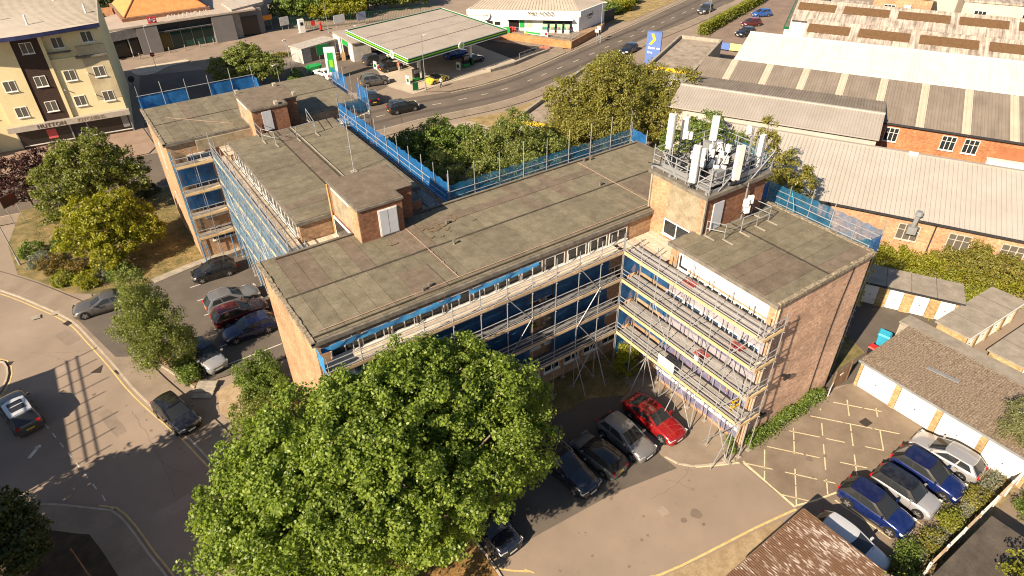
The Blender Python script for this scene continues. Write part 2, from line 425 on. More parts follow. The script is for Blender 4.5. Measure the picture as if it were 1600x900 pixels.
def text(name, body, size, mt, parent, loc, rot, depth=.01, align='CENTER', spacing=1., world=True):
    cu = bpy.data.curves.new(name, 'FONT')
    cu.body = body; cu.size = size; cu.align_x = align; cu.align_y = 'CENTER'; cu.extrude = depth; cu.space_character = spacing
    cu.materials.append(mt)
    tmp = bpy.data.objects.new(name, cu); me = bpy.data.meshes.new_from_object(tmp); bpy.data.objects.remove(tmp)
    o = bpy.data.objects.new(name, me); COL.objects.link(o)
    o.parent = parent
    if world and parent is not None:
        loc = _loc(parent, loc); rot = (rot[0], rot[1], rot[2] - FRAME.get(top(parent).name, (0, 0))[1])
    o.location = loc; o.rotation_euler = rot
    return o
def lerp(a, b, t): return tuple(x + (y - x) * t for x, y in zip(a, b))

# ================================================================ ground, roads, pavements
def offset_line(pts, w0, w1):
    """band between two offsets of a polyline"""
    L, R = [], []
    for i, p in enumerate(pts):
        a = Vector(pts[max(i - 1, 0)]); b = Vector(pts[min(i + 1, len(pts) - 1)])
        d = (b - a).normalized(); nn = Vector((-d.y, d.x))
        L.append(tuple(Vector(p) + nn * w0)); R.append(tuple(Vector(p) + nn * w1))
    return L + R[::-1]
def dense(pts, step=1.2):
    """smooth curve through points"""
    P = [Vector(pts[0])] + [Vector(p) for p in pts] + [Vector(pts[-1])]
    out = []
    for i in range(1, len(P) - 2):
        a, b, c, d = P[i - 1:i + 3]
        n = max(1, int((c - b).length / step))
        for k in range(n):
            t = k / n
            out.append(tuple(.5 * ((2 * b) + (c - a) * t + (2 * a - 5 * b + 4 * c - d) * t * t + (3 * b - a - 3 * c + d) * t ** 3)))
    return out + [tuple(P[-1])]
def band(name, pts, w0, w1, z, mt, parent):
    """flat painted or laid band along a polyline"""
    b = offset_line(pts, w0, w1); n = len(pts); me = bpy.data.meshes.new(name)
    me.from_pydata([(x, y, z) for x, y in b], [], [(i, i + 1, 2 * n - 2 - i, 2 * n - 1 - i) for i in range(n - 1)])
    me.materials.append(mt)
    o = link(name, me, parent)
    me.update()
    if me.polygons[0].normal.z < 0: me.flip_normals()
    return o
def kerb(pts, w0, w1, z, parent, step=.915, mt=None):
    """kerb stones laid end to end, each a stone of its own"""
    L = [0.]
    for a, b in zip(pts, pts[1:]): L.append(L[-1] + math.dist(a, b))
    n = max(1, int(L[-1] / step)); k = 0
    def at(s):
        i = 0
        while i < len(L) - 2 and L[i + 1] < s: i += 1
        t = (s - L[i]) / max(1e-6, L[i + 1] - L[i])
        return Vector(lerp(pts[i], pts[i + 1], t))
    for j in range(n):
        a, b = at(j * L[-1] / n), at((j + 1) * L[-1] / n)
        d = b - a; yaw = math.atan2(d.y, d.x); nn = Vector((-math.sin(yaw), math.cos(yaw)))
        c = (a + b) / 2 + nn * (w0 + w1) / 2
        block('kerb_stone', (c.x, c.y, z / 2 - .02), (d.length - .012, abs(w1 - w0), z + .04 + random.uniform(-.006, .006)), mt or KERB, parent, yaw)

random.seed(4)
ground = sheet('ground', [(-500, -300), (600, -300), (600, 700), (-500, 700)], 0, ASPHALT, kind='structure')
# --- estate road with its kerbs and yellow lines
estate = sheet('estate_road', [(-40, 100), (-20, 80), (-11.9, 69.2), (-8.9, 64.2), (-6.7, 59.8), (-4.6, 51.5), (-2.8, 44.1), (-.6, 36.5), (1.6, 30), (5, 23.5), (8, 20.3),
                               (11, 18.9), (20.4, 18.6), (26.1, 17.3), (28.9, 15.9), (29.1, 11.3), (25.8, 11.8), (18.7, 12.9), (10, 6), (0, 0), (-30, 10), (-40, 40)], .004, ASPHALT, kind='structure')
kR = dense([(-19, 80), (-11.7, 69.0), (-8.9, 64.2), (-6.7, 59.8), (-5.7, 56.1), (-4.6, 51.5), (-3.8, 47.7), (-2.8, 44.1), (-1.4, 39.7), (-.6, 36.5), (.9, 31.5)], .9)
band('yellow_line', kR, -.34, -.23, .012, YELLOW, estate)
kerb(kR, .0, .14, .10, estate)
footway = sheet('footway', offset_line(kR, .14, 2.2), .095, PAVING, kind='structure')
kL = dense([(-12, 40.4), (-9.5, 38.6), (-7.6, 36.9), (-6.7, 36.1), (-6.0, 34.1), (-5.3, 31.1), (-4.8, 29.3), (-4.0, 25)], .9)
band('yellow_line', kL[5:], .16, .27, .012, YELLOW, estate)
kerb(kL, -.14, 0, .11, estate)
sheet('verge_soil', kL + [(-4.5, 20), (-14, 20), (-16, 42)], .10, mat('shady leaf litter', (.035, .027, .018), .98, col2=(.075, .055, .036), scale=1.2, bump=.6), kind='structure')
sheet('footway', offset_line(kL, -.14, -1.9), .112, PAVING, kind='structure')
kJ = dense([(-16, 58.5), (-12.6, 57.9), (-11.8, 56.9), (-11.6, 55), (-12.2, 53), (-14, 50)], .8)
band('yellow_line', kJ, .15, .26, .012, YELLOW, estate); kerb(kJ, -.14, 0, .11, estate)
for i in range(9):
    t = i / 8
    c = lerp((-9.6, 46.9), (-6.75, 36.2), t)
    block('centre_dash', (c[0], c[1], .008), (.07, .62, .006), WHITELINE, estate, rad(14 if i < 7 else 9))
# white keep-clear patches and small stains
for c, d, a in (((-10.6, 44.6), (.25, 1.0), -38), ((-10.3, 45.0), (.35, .3), 10)):
    block('paint_mark', (*c, .008), (*d, .006), WHITELINE, estate, rad(a))
front_line = dense([(16.6, 13.9), (18.7, 12.95), (22, 12.35), (25.8, 11.8), (29.0, 11.2)], 1.5)
band('yellow_line', front_line, -.07, .07, .012, YELLOW, estate)
band('yellow_line', dense([(26.3, 17.15), (27.4, 16.5), (29.0, 15.7)], .7), -.06, .06, .012, YELLOW_PALE, estate)
band('yellow_line', [(11.05, 18.9), (11.9, 18.05), (12.6, 17.5)], -.06, .06, .012, YELLOW, estate)
block('yellow_line', (12.7, 17.45, .012), (.1, .6, .006), YELLOW, estate, rad(35))
band('bay_line', [(29.3, 15.65), (29.05, 11.35)], -.06, .06, .012, YELLOW_PALE, estate)
CRACK = mat('crack filler', (.07, .058, .047), .9, var=.3)
for pts in ([(10.2, 17.2), (10.9, 15.9), (11.6, 14.8), (12.6, 13.2)], [(-10, 57), (-7.5, 55.4), (-6.4, 54.7), (-4.5, 54.2)], [(-9.6, 43), (-6, 41), (-3, 40.5)], [(26.0, 17.4), (24.4, 16.9), (22, 17.0)], [(-4.2, 45), (-3.5, 40), (-3.2, 35)]):
    band('crack', [(x + random.uniform(-.08, .08), y + random.uniform(-.08, .08)) for x, y in dense(pts, .35)], -.007, .007, .009, CRACK, estate)
for c, d in (((23.6, 14.6), .38), ((22.6, 14.7), .2), ((23.4, 13.8), .12), ((-3.4, 42.0), .12), ((-6.3, 48.5), .14), ((-8.2, 50.1), .2), ((19.5, 15.2), .1)):
    p = [(c[0] + d * random.uniform(.8, 1.1) * math.cos(t), c[1] + d * random.uniform(.8, 1.1) * math.sin(t)) for t in np.linspace(0, 2 * math.pi, 13)[:-1]]
    sheet('oil_stain', p, .01, mat('oil stain', (.155, .122, .096), .85, var=.15), estate)
IRON = mat('cast iron', (.055, .042, .034), .7, var=.3, scale=8, metal=.3)
def drain(c, yaw, parent, d=(.5, .42)):
    o = block('drain_grate', (*c, .012), (*d, .012), IRON, parent, yaw)
    for i in range(5): block('grate_bar', (c[0] + (i - 2) * .09 * math.cos(yaw), c[1] + (i - 2) * .09 * math.sin(yaw), .02), (.03, d[1] * .8, .01), STEEL_DARK, parent, yaw)
drain((-6.95, 59.7), rad(-60), estate, (.7, .55)); drain((-4.25, 50.3), rad(-72), estate, (.7, .55)); drain((-11.5, 56.5), rad(60), estate)
tri = [(-6.2, 51.4), (-5.2, 51.9), (-5.5, 50.9)]
sheet('manhole_cover', tri, .014, IRON, estate)
for c in ((-9.2, 62.2), (-7.7, 61.9)):
    sheet('access_cover', [(c[0] - .35, c[1] - .3), (c[0] + .35, c[1] - .3), (c[0] + .35, c[1] + .3), (c[0] - .35, c[1] + .3)], .10, CONC, estate)

# --- front parking bays and yard
bays = sheet('parking_bays', [(11.2, 19.3), (20.4, 18.72), (25.2, 17.8), (25.1, 19.2), (26.3, 24.7), (27.8, 25.2), (24, 26.5), (11, 26.5), (9.8, 22)], .008, ASPHALT_DARK, kind='structure')
apron = sheet('paved_apron', [(25.3, 19.0), (25.6, 18.0), (26.2, 17.35), (27.4, 16.7), (28.9, 16.05), (30.2, 16.3), (30.2, 26), (27.9, 26), (27.7, 23.8), (26.0, 21)], .07, PAVING, kind='structure')
kerb(dense([(25.3, 19.0), (25.6, 18.0), (26.2, 17.35), (27.4, 16.7), (28.9, 16.05)], .5), -.12, 0, .08, apron)
yard_lawn = sheet('yard_lawn', [(11, 26.4), (24.5, 26.2), (27.0, 24.9), (30.2, 25.4), (30.2, 29.4), (6.4, 29.4), (6.4, 25.2)], .05, GRASS_MIX, kind='structure')
sheet('lawn', [(2.2, 29.5), (6.4, 29.3), (9.6, 25.0), (11.05, 21.6), (11.05, 17.9), (10, 17.1), (7.5, 16.6), (4.6, 19.6), (2.4, 25)], .03, mat('sunburnt lawn', (.15, .085, .03), .98, col2=(.30, .18, .065), scale=1.1, bump=.8, bscale=25, fine=.25), kind='structure')
kerb(dense([(1.2, 31), (2.4, 25), (4.6, 19.6), (7.5, 16.6), (10, 17.1), (11.05, 17.9), (11.05, 21.6)], .8), -.13, 0, .09, estate)
# --- hatched yard in front of the right hand garages
yard = sheet('garage_yard', [(29.0, 15.9), (30.1, 16.2), (40.2, 16.2), (42.1, 15.9), (42.1, 2), (27.8, 2), (27.8, 10.3), (29.05, 11.3)], .010, mat('worn yard asphalt', (.15, .115, .085), .95, col2=(.225, .18, .135), scale=.5, bump=.25, fine=.12, detail=9), kind='structure')
hp = [(29.2, 15.5), (38.8, 15.6), (41.2, 14.6), (41.2, 11.0), (33.2, 10.3), (29.1, 11.4)]
def clip_line(p, d, poly):
    ts = []
    n = len(poly)
    for i in range(n):
        a, b = Vector(poly[i]), Vector(poly[(i + 1) % n]); e = b - a
        det = d.x * -e.y + e.x * d.y
        if abs(det) < 1e-9: continue
        w = a - p
        t = (w.x * -e.y + e.x * w.y) / det; s = (d.x * w.y - d.y * w.x) / det
        if 0 <= s <= 1: ts.append(t)
    return (min(ts), max(ts)) if len(ts) >= 2 else None
for ang, off0 in ((38, .3), (-52, .9)):
    d = Vector((math.cos(rad(ang)), math.sin(rad(ang)))); nn = Vector((-d.y, d.x))
    for k in range(-8, 9):
        p = Vector((35, 13)) + nn * (k * 1.95 + off0)
        c = clip_line(p, d, hp)
        if not c or c[1] - c[0] < .8: continue
        # the paint has worn through in places
        s = c[0]
        while s < c[1]:
            e = min(c[1], s + random.uniform(.7, 2.4))
            a, b = p + d * s, p + d * e
            if e - s > .15: band('hatch_line', [tuple(a), tuple(b)], -.04, .04, .016, YELLOW_PALE, yard)
            s = e + random.choice((.08, .15, .4, .8, 1.3))
for a, b in (((29.1, 11.4), (30.6, 10.9)), ((30.6, 10.9), (33.2, 10.25)), ((29.2, 15.5), (29.1, 11.4))):
    band('hatch_edge', [a, b], -.06, .06, .02, YELLOW_PALE, yard)
for a, b in (((31.6, 10.2), (31.9, 6.6)), ((34.1, 10.2), (34.4, 5.6)), ((36.7, 10.2), (36.9, 5.4)), ((39.2, 10.3), (39.5, 5.6))):
    band('bay_line', [a, b], -.05, .05, .018, YELLOW_PALE, yard)
block('manhole_cover', (39.3, 12.9, .018), (.75, .6, .012), IRON, yard, rad(-4))
for i in range(5): block('grate_bar', (39.06 + i * .12, 12.9, .026), (.03, .5, .008), STEEL_DARK, yard)
for c, d in (((33.2, 13.2), .25), ((31.2, 13.6), .16), ((32.0, 12.1), .12), ((34.2, 12.7), .18)):
    p = [(c[0] + d * random.uniform(.5, 1.3) * math.cos(t), c[1] + d * random.uniform(.5, 1.3) * math.sin(t)) for t in np.linspace(0, 2 * math.pi, 12)[:-1]]
    sheet('oil_stain', p, .022, mat('oil stain', (.155, .122, .096), .85, var=.15), yard)
sheet('rough_verge', [(27.8, 5.6), (31.5, 5.9), (33, 5.2), (42.5, 5.0), (47, 6.5), (50, 4.0), (44, 4.0), (31, 3.9), (24, -3), (15, -3)], .03, mat('overgrown dry verge', (.13, .10, .045), .98, col2=(.33, .26, .14), scale=1.5, bump=.9, fine=.25), kind='structure')
sheet('sandy_bank', [(19.2, 12.7), (22, 12.15), (25.8, 11.6), (27.6, 11.2), (26.6, 10.1), (20, 9.8), (16, 11.6)], .03, mat('sandy bank', (.24, .175, .10), .98, col2=(.36, .28, .175), scale=1.4, bump=.6, fine=.15), kind='structure')
sheet('back_yard', [(40.0, 16.6), (42.2, 15.8), (49, 16.2), (55.5, 14.8), (57.5, 23), (50, 30), (40, 40)], .012, ASPHALT_DARK, kind='structure')
sheet('back_grass', [(40.6, 17.4), (46.2, 17.3), (47.5, 21), (44, 27), (40.6, 27)], .03, GRASS_MIX, kind='structure')

# --- left car park, planting and garden
park = sheet('side_car_park', [(-6.4, 60.6), (-4.2, 52.2), (-1.7, 50.6), (.5, 44.9), (3.4, 44.5), (6.4, 40), (6.4, 44), (10, 44), (10, 63.2), (4.8, 62.6), (.6, 61.9), (-3.4, 62.3)], .10, ASPHALT_DARK, kind='structure')
for i in range(6): band('bay_line', [(3.2, 45.9 + i * 2.6), (7.6, 45.9 + i * 2.6)], -.05, .05, .106, WHITELINE, park)
bed = sheet('planting_bed', [(-1.75, 50.3), (-.9, 50.9), (1.2, 46.0), (.35, 44.75)], .14, EARTH, kind='structure')
kerb([(-1.85, 50.3), (.3, 44.65)], -.06, .06, .17, bed)
steps = thing('garden_steps', 'three shallow concrete steps beside the birch bed at the side car park', 'steps', (.9, 43.9, 0), rad(-34))
for i in range(3): MB().box(-.75, .75, -.3 - i * .55 + .55, .25 - i * .55 + .55, 0, .14 + .10 * (2 - i)).build('step', CONC, steps, world=False)
sheet('sandy_patch', [(1.6, 43.2), (3.0, 43.6), (4.4, 41.0), (3.8, 36.5), (2.6, 37), (1.2, 40.8)], .105, mat('dry sandy soil', (.28, .20, .12), .98, col2=(.40, .31, .20), scale=1.8, bump=.6, fine=.15), kind='structure')
sheet('side_lawn', [(3.0, 43.0), (6.4, 43.4), (6.4, 29.4), (3.2, 30), (1.6, 36)], .098, GRASS_MIX, kind='structure')
sheet('garden_lawn', [(-10.1, 71), (-8.7, 68.8), (-6.4, 64.7), (-3.6, 62.4), (.6, 62.0), (5.2, 63.0), (10, 63.2), (10, 60.6), (10, 82), (3, 82.6), (-9, 86), (-10.6, 78)], .12, GRASS_MIX, kind='structure')
sheet('garden_path', [(.6, 61.6), (4.6, 62.4), (9.8, 62.8), (9.8, 63.6), (4.4, 63.3), (.4, 62.5)], .14, CONC, kind='structure')

# --- main road
near = dense([(-120, 112), (-60, 93), (-25, 87), (-11, 85.7), (5.8, 82.8), (22, 82.6), (40.5, 83.6), (50.8, 82.6), (63.3, 84), (93.8, 93.8), (118, 100.2), (160, 114), (260, 150)], 4)
far = dense([(-120, 124), (-60, 103), (-25, 97), (-8, 95.5), (6, 94), (22, 93.4), (34, 93.4), (44, 92.6), (50, 91.2), (62.6, 92), (82, 98), (103.7, 105), (124, 112.2), (160, 124.5), (260, 160)], 4)
road = sheet('main_road', near + far[::-1], .006, ASPHALT_ROAD, kind='structure')
kerb([p for p in near if -20 < p[0] < 130], -.14, 0, .11, road, 1.8)
kerb([p for p in far if (-20 < p[0] < 6)], 0, .14, .11, road, 1.8)
kerb([p for p in far if 50 < p[0] < 79], 0, .14, .11, road, 1.8)
mid = [((a[0] + b[0]) / 2, (a[1] + b[1]) / 2) for a, b in zip(dense(near, 1.)[::4], dense(near, 1.)[::4])]
cl = dense([(-60, 98), (-11, 90.8), (6, 88.4), (22, 88.1), (40, 88.3), (50.8, 87.1), (63, 88.0), (93, 96.9), (118, 104.8), (160, 119)], 1.5)
for a, b in list(zip(cl, cl[1:]))[::3]:
    if -14 < a[0] < 135: band('centre_dash', [a, b], -.06, .06, .012, WHITELINE, road)
for off in (-2.0, 2.1): band('wheel_track', [p for p in cl if 30 < p[0] < 135], off - .45, off + .45, .009, mat('polished wheel track', (.085, .07, .058), .85, var=.1, scale=.3), road)
for x0 in (38, 62, 78): band('trench_patch', [(x0, 83.8 + (x0 - 38) * .05), (x0 + 3, 91.5 + (x0 - 38) * .13)], -.05, .05, .013, CRACK, road)
band('edge_line', [p for p in far if 48 < p[0] < 130], -.5, -.38, .012, YELLOW_PALE, road)
sheet('footway', [p for p in near if -20 < p[0] < 130] + [(x, y - 2.4) for x, y in reversed([p for p in near if -20 < p[0] < 130])], .10, PAVING, kind='structure')
sheet('footway', [p for p in far if 48 < p[0] < 79] + [(80, 101), (66, 95.6), (52, 94.9), (46.5, 93.6)], .10, PAVING, kind='structure')
sheet('shop_pavement', [(-30, 98.3), (-8, 95.7), (6, 94.2), (7.2, 96), (7, 105), (-30, 110)], .10, mat('pinkish block paving', (.22, .155, .115), .95, col2=(.29, .21, .155), scale=.6, fine=.08), kind='structure')
sheet('dry_grass_bank', [(46, 79.8), (52, 78.8), (63, 80.4), (68, 82.5), (60, 77.5), (48, 73)], .06, DRYGRASS, kind='structure')
sheet('side_street', [(7.2, 93.4), (24, 92.8), (26.5, 108), (24, 126), (11, 130), (9.0, 118), (7.4, 105)], .014, ASPHALT_ROAD, kind='structure')
sheet('station_square', [(5, 128), (26, 124), (44, 126), (58, 124), (52, 146), (36, 150), (8, 150)], .010, mat('station forecourt paving', (.20, .155, .12), .95, col2=(.27, .21, .165), scale=.3, fine=.07), kind='structure')
isl = [(10.4, 134.0), (10.5, 131.0), (11.4, 129.7), (13.2, 129.5), (14.8, 130.9), (16.2, 132.2), (19.4, 132.9), (20.2, 133.8), (19.6, 134.7), (15.5, 134.7), (12.1, 135.1)]
island = sheet('traffic_island', dense(isl + isl[:1], .8)[:-1], .14, mat('pale island paving', (.40, .34, .25), .9, col2=(.50, .43, .33), scale=.8), kind='structure')
kerb(dense(isl + isl[:1], .8), -.12, 0, .13, island, 1.2)
# --- petrol station forecourt
fore = sheet('forecourt', [(47.2, 115.6), (43.2, 99.4), (44.8, 93.8), (52, 95.0), (66, 96.2), (73, 100), (72.5, 118), (60, 121)], .016, CONCRETE_PAD, kind='structure')
band('forecourt_edge', [(43.4, 99.6), (45.0, 94)], -.1, .1, .022, KERB, fore); band('forecourt_edge', [(47, 115.6), (43.4, 99.6)], -.08, .08, .022, CONC_DARK, fore)
sheet('car_wash_lane', [(28, 108), (40, 98), (43.2, 99.4), (47, 115.6), (44, 122), (30, 122), (26.8, 114)], .012, ASPHALT_ROAD, kind='structure')
sheet('shop_car_park', [(68, 97.6), (76, 99), (81.5, 98.6), (80.3, 97.4), (75, 110.4), (70, 117), (67, 118)], .024, TARMAC_BLACK, kind='structure')
sheet('shop_apron', [(69.5, 115.0), (75.2, 104.2), (80.5, 97.8), (82, 98.8), (80, 104), (74, 111.5), (70.5, 116.6)], .03, PAVING, kind='structure')
sheet('coloured_crossing_pad', [(76.4, 103.0), (77.9, 101.6), (77.0, 100.3), (75.6, 101.6)], .036, mat('pink tactile paving', (.42, .16, .11), .9, var=.1), kind='structure')
sheet('dry_bank', [(96, 107.5), (103, 106.3), (124, 113.5), (150, 122.8), (150, 140), (110, 130)], .05, DRYGRASS, kind='structure')
sheet('trade_yard', [(92, 84), (106, 90), (140, 101.5), (150, 96), (120, 78), (104, 70), (95, 73)], .014, mat('trade yard tarmac', (.17, .125, .10), .95, col2=(.22, .165, .13), scale=.4, fine=.08), kind='structure')
sheet('pale_drive', [(40, 80), (60, 76), (70, 80), (80, 84), (70, 66), (46, 60), (40, 62)], .020, mat('pale concrete drive', (.30, .25, .19), .95, col2=(.37, .31, .24), scale=.4, fine=.06), kind='structure')

# --- wear of the estate road: patch repairs, cracks, drips, tyre polish
random.seed(31)
PATCH_A = mat('older paler patch', (.25, .20, .157), .95, col2=(.30, .24, .19), scale=.8, fine=.12); PATCH_B = mat('newer darker patch', (.18, .145, .115), .95, col2=(.225, .18, .143), scale=.8, fine=.12)
for c, d, a, m_ in (((-7.2, 57.5), (1.1, 2.4), 20, PATCH_B), ((-8.9, 53.0), (2.4, .9), 12, PATCH_A), ((-5.6, 44.5), (.8, 3.4), 14, PATCH_B), ((-3.6, 34), (2.6, 1.0), 10, PATCH_A), ((-.5, 27.0), (1.2, 3.0), 25, PATCH_B), ((22.0, 15.9), (.6, .6), 0, PATCH_A), ((-10.2, 60.6), (1.6, 1.0), -50, PATCH_A), ((6, 13.5), (3, 1.2), 30, PATCH_B)):
    ca, sa = math.cos(rad(a)), math.sin(rad(a)); n = 14; pl = []
    for k in range(n):
        t = 2 * math.pi * k / n; x = max(-1, min(1, 1.5 * math.cos(t))) * d[0] / 2 + random.uniform(-.05, .05); y = max(-1, min(1, 1.5 * math.sin(t))) * d[1] / 2 + random.uniform(-.05, .05)
        pl.append((c[0] + x * ca - y * sa, c[1] + x * sa + y * ca))
    sheet('patch_repair', pl, .008, m_, estate)
def crackline(x, y, a, L):
    pts = [(x, y)]
    while L > 0:
        a += random.uniform(-.5, .5); s = random.uniform(.2, .5); pts.append((pts[-1][0] + s * math.cos(a), pts[-1][1] + s * math.sin(a))); L -= s
    band('crack', pts, -.006, .006, .0095, CRACK, estate)
for x, y, a, L in ((24.8, 15.8, 2.4, 2), (-9, 56, -1.2, 3), (-3.3, 38.8, -2, 3), (2, 26, -1.1, 3)): crackline(x, y, a, L)
DRIP = mat('faint drip mark', (.165, .13, .102), .9, var=.12)
for k in range(70):
    f = random.random(); c = (random.uniform(12, 28.5), random.uniform(13.6, 18.2)) if k < 38 else (lerp((-9.5, 60), (-2, 32), f)[0] + random.uniform(-1.6, 3.0), lerp((-9.5, 60), (-2, 32), f)[1]); d = random.choice((.03, .04, .06, .09))
    sheet('drip_mark', [(c[0] + d * random.uniform(.7, 1.3) * math.cos(t), c[1] + d * random.uniform(.7, 1.3) * math.sin(t)) for t in np.linspace(0, 2 * math.pi, 8)[:-1]], .0098, DRIP, estate)

# ================================================================ office block
_win = {}
def window(parent, c, w, h, yaw=0., n=2, frame=None, pane=None, sill=True, world=True, bar=False, name='window'):
    """framed window facing local -Y; panes and sill are sub-parts"""
    frame = frame or WHITE; pane = pane or GLASS
    key = (round(w, 2), round(h, 2), n, bar, frame.name, pane.name)
    if key not in _win:
        f = MB(); t = .07
        f.box(-w / 2, w / 2, -.05, .03, -h / 2, -h / 2 + t); f.box(-w / 2, w / 2, -.05, .03, h / 2 - t, h / 2)
        for i in range(n + 1):
            x = -w / 2 + t / 2 + i * (w - t) / n
            f.box(x - t / 2, x + t / 2, -.047, .027, -h / 2 + t, h / 2 - t)
        if bar: f.box(-w / 2 + t, w / 2 - t, -.044, .024, h * .12, h * .12 + .05)
        ps = []
        for i in range(n):
            x0 = -w / 2 + t + i * (w - t) / n; x1 = x0 + (w - t) / n - t
            ps.append(MB().box(x0, x1, -.02, .02, -h / 2 + t, h / 2 - t).mesh('pane', pane))
        _win[key] = (f.mesh('window', frame), ps, MB().box(-w / 2 - .06, w / 2 + .06, -.16, .03, -h / 2 - .07, -h / 2 - .004).mesh('sill', frame))
    fm, ps, sm = _win[key]
    if world and parent is not None:
        c = _loc(parent, c); yaw -= FRAME.get(top(parent).name, (0, 0))[1]
    o = link(name, fm, parent); o.matrix_local = Matrix.Translation(Vector(c)) @ Matrix.Rotation(yaw, 4, 'Z')
    for p in ps: link('pane', p, o)
    if sill: link('sill', sm, o)
    return o
FX, FY, FXP, FYP = rad(-90), 0., rad(90), rad(180)     # facing -X, -Y, +X, +Y
ZR = 12.4
office = thing('office_block', 'four storey brick office block with flat felted roofs wrapped in scaffolding', 'office building', (22, 40, 0))
wall = lambda x0, x1, y0, y1, z0, z1, mt=BRICK, nm='wall': MB().box(x0, x1, y0, y1, z0, z1).build(nm, mt, office)
wall(6.5, 39.8, 29.4, 39.0, 0, 12.05)
wall(30.2, 39.8, 16.8, 25.3, 0, 12.05)
wall(30.25, 39.75, 25.3, 29.4, 0, 10.4)
wall(30.2, 39.8, 16.72, 16.8, 0, 12.05, BRICK_END, 'end_wall')
wall(10.4, 20.0, 42.75, 60.3, 0, 12.05)
wall(10.45, 19.95, 39.0, 42.75, 0, 10.4)
wall(5.5, 23.8, 63.4, 73.7, 0, 12.05)
wall(10.4, 20.0, 60.3, 63.4, 0, 10.9)
# roofs: slab with a shadowed drip edge, mossy verge, then felt laid in lapped strips
random.seed(8)
def roof(x0, x1, y0, y1, rows, along, parts_brown=.2, verges=()):
    r = MB().box(x0, x1, y0, y1, 12.05, 12.33).build('roof', CONC_DARK, office)
    for k in range(len(rows) - 1):
        a, b = rows[k] + .02, rows[k + 1] - .02
        lo, hi = (x0, x1) if along == 'Y' else (y0, y1)
        s = lo + .14
        while s < hi - .2:
            w = min(random.uniform(.98, 1.14), hi - .14 - s)
            if w < .25: break
            z = 12.345 + random.choice((0, .006, .012))
            mt = FELT_BROWN if random.random() < parts_brown else FELT
            c = ((s + w / 2), (a + b) / 2) if along == 'Y' else ((a + b) / 2, s + w / 2)
            d = (w - .022, b - a) if along == 'Y' else (b - a, w - .022)
            block('felt_strip', (c[0], c[1], z), (d[0], d[1], .035), mt, r)
            s += w
    for k in rows[1:-1]:
        c = ((x0 + x1) / 2, k) if along == 'Y' else (k, (y0 + y1) / 2)
        d = (x1 - x0 - .3, .16) if along == 'Y' else (.16, y1 - y0 - .3)
        block('felt_lap', (*c, 12.372), (*d, .03), FELT_DARK, r)
    for (vx0, vx1, vy0, vy1) in verges:
        g_ = MB(); n = int(max(vx1 - vx0, vy1 - vy0) / .3)
        for i in range(n):
            t0, t1 = i / n, (i + 1) / n
            if vx1 - vx0 > vy1 - vy0: g_.box(vx0 + (vx1 - vx0) * t0, vx0 + (vx1 - vx0) * t1 - .01, vy0 - random.uniform(0, .03), vy1 + random.uniform(0, .05), 12.2, 12.40 + random.uniform(0, .05))
            else: g_.box(vx0 - random.uniform(0, .03), vx1 + random.uniform(0, .05), vy0 + (vy1 - vy0) * t0, vy0 + (vy1 - vy0) * t1 - .01, 12.2, 12.40 + random.uniform(0, .05))
        g_.build('verge', MOSS, r)
    return r
rM = roof(6.3, 40.0, 29.2, 39.2, (29.35, 34.1, 39.05), 'Y', .12, [(6.28, 6.5, 29.2, 39.2)])
rR = roof(30.0, 40.0, 16.6, 25.5, (30.15, 35.3, 39.85), 'X', .22, [(30.2, 40.0, 16.58, 16.8), (39.8, 40.02, 16.8, 25.5)])
rL = roof(10.2, 20.2, 42.6, 60.5, (10.35, 14.3, 15.75, 20.05), 'X', .05)
rF = roof(5.3, 24.0, 63.2, 73.9, (63.35, 68.4, 73.75), 'Y', .12, [(5.28, 5.5, 63.2, 73.9)])
block('walkway_strip', (15.02, 51.5, 12.39), (1.3, 17.6, .03), FELT_BROWN, rL)
block('walkway_strip', (25.0, 36.9, 12.392), (15.5, .85, .03), FELT_BROWN, rM)
block('walkway_strip', (16.2, 35.9, 12.393), (1.5, 3.4, .03), FELT_BROWN, rM)
block('walkway_strip', (14.2, 31.0, 12.391), (2.2, 3.0, .03), FELT_BROWN, rM)
block('walkway_strip', (33.9, 31.8, 12.391), (1.6, 3.8, .03), FELT_BROWN, rM)
block('lead_flashing', (16.0, 51.5, 12.42), (.07, 17.8, .05), CONC, rL)
block('felt_kerb', (23.1, 29.62, 12.42), (33.0, .08, .07), FELT_DARK, rM); block('felt_kerb', (23.5, 38.75, 12.42), (32, .08, .07), FELT_DARK, rM)
COPPER = mat('copper earthing tape', (.30, .19, .14), .6, col2=(.42, .30, .23), scale=3)
for x in (16.25, 32.8):
    block('earthing_tape', (x, 34.3, 12.425), (.05, 8.6, .025), COPPER, rM)
    for i in range(6): block('tape_clip', (x, 30.6 + i * 1.5, 12.43), (.14, .10, .04), CONC, rM)
block('earthing_tape', (9.4, 67.2, 12.41), (.05, 7.4, .025), COPPER, rF, rad(42))
block('earthing_tape', (20.5, 30.0, 12.43), (27, .05, .025), COPPER, rM)
for c in ((18.0, 33.6), (18.9, 36.2), (13.7, 30.0), (14.2, 30.15), (31.6, 34.4), (33.4, 38.5), (34.0, 38.4)):
    v = MB().cyl((*c, 12.35), (*c, 12.62), .07, 8).cyl((*c, 12.62), (*c, 12.70), .12, 8).build('vent_cowl', CONC_DARK, rM, sm=40)
# moss and lichen scab on the felt by the stair tower
for i in range(34):
    c = (random.gauss(17.8, 1.3), random.gauss(36.0, .5)); d = random.uniform(.08, .34)
    p = [(c[0] + d * random.uniform(.5, 1.2) * math.cos(t), c[1] + d * .6 * random.uniform(.5, 1.2) * math.sin(t)) for t in np.linspace(0, 2 * math.pi, 10)[:-1]]
    sheet('moss_patch', p, 12.415 + i * .0006, mat('dry moss', (.12, .078, .046), .98, col2=(.185, .15, .10), scale=6, fine=.3), rM)

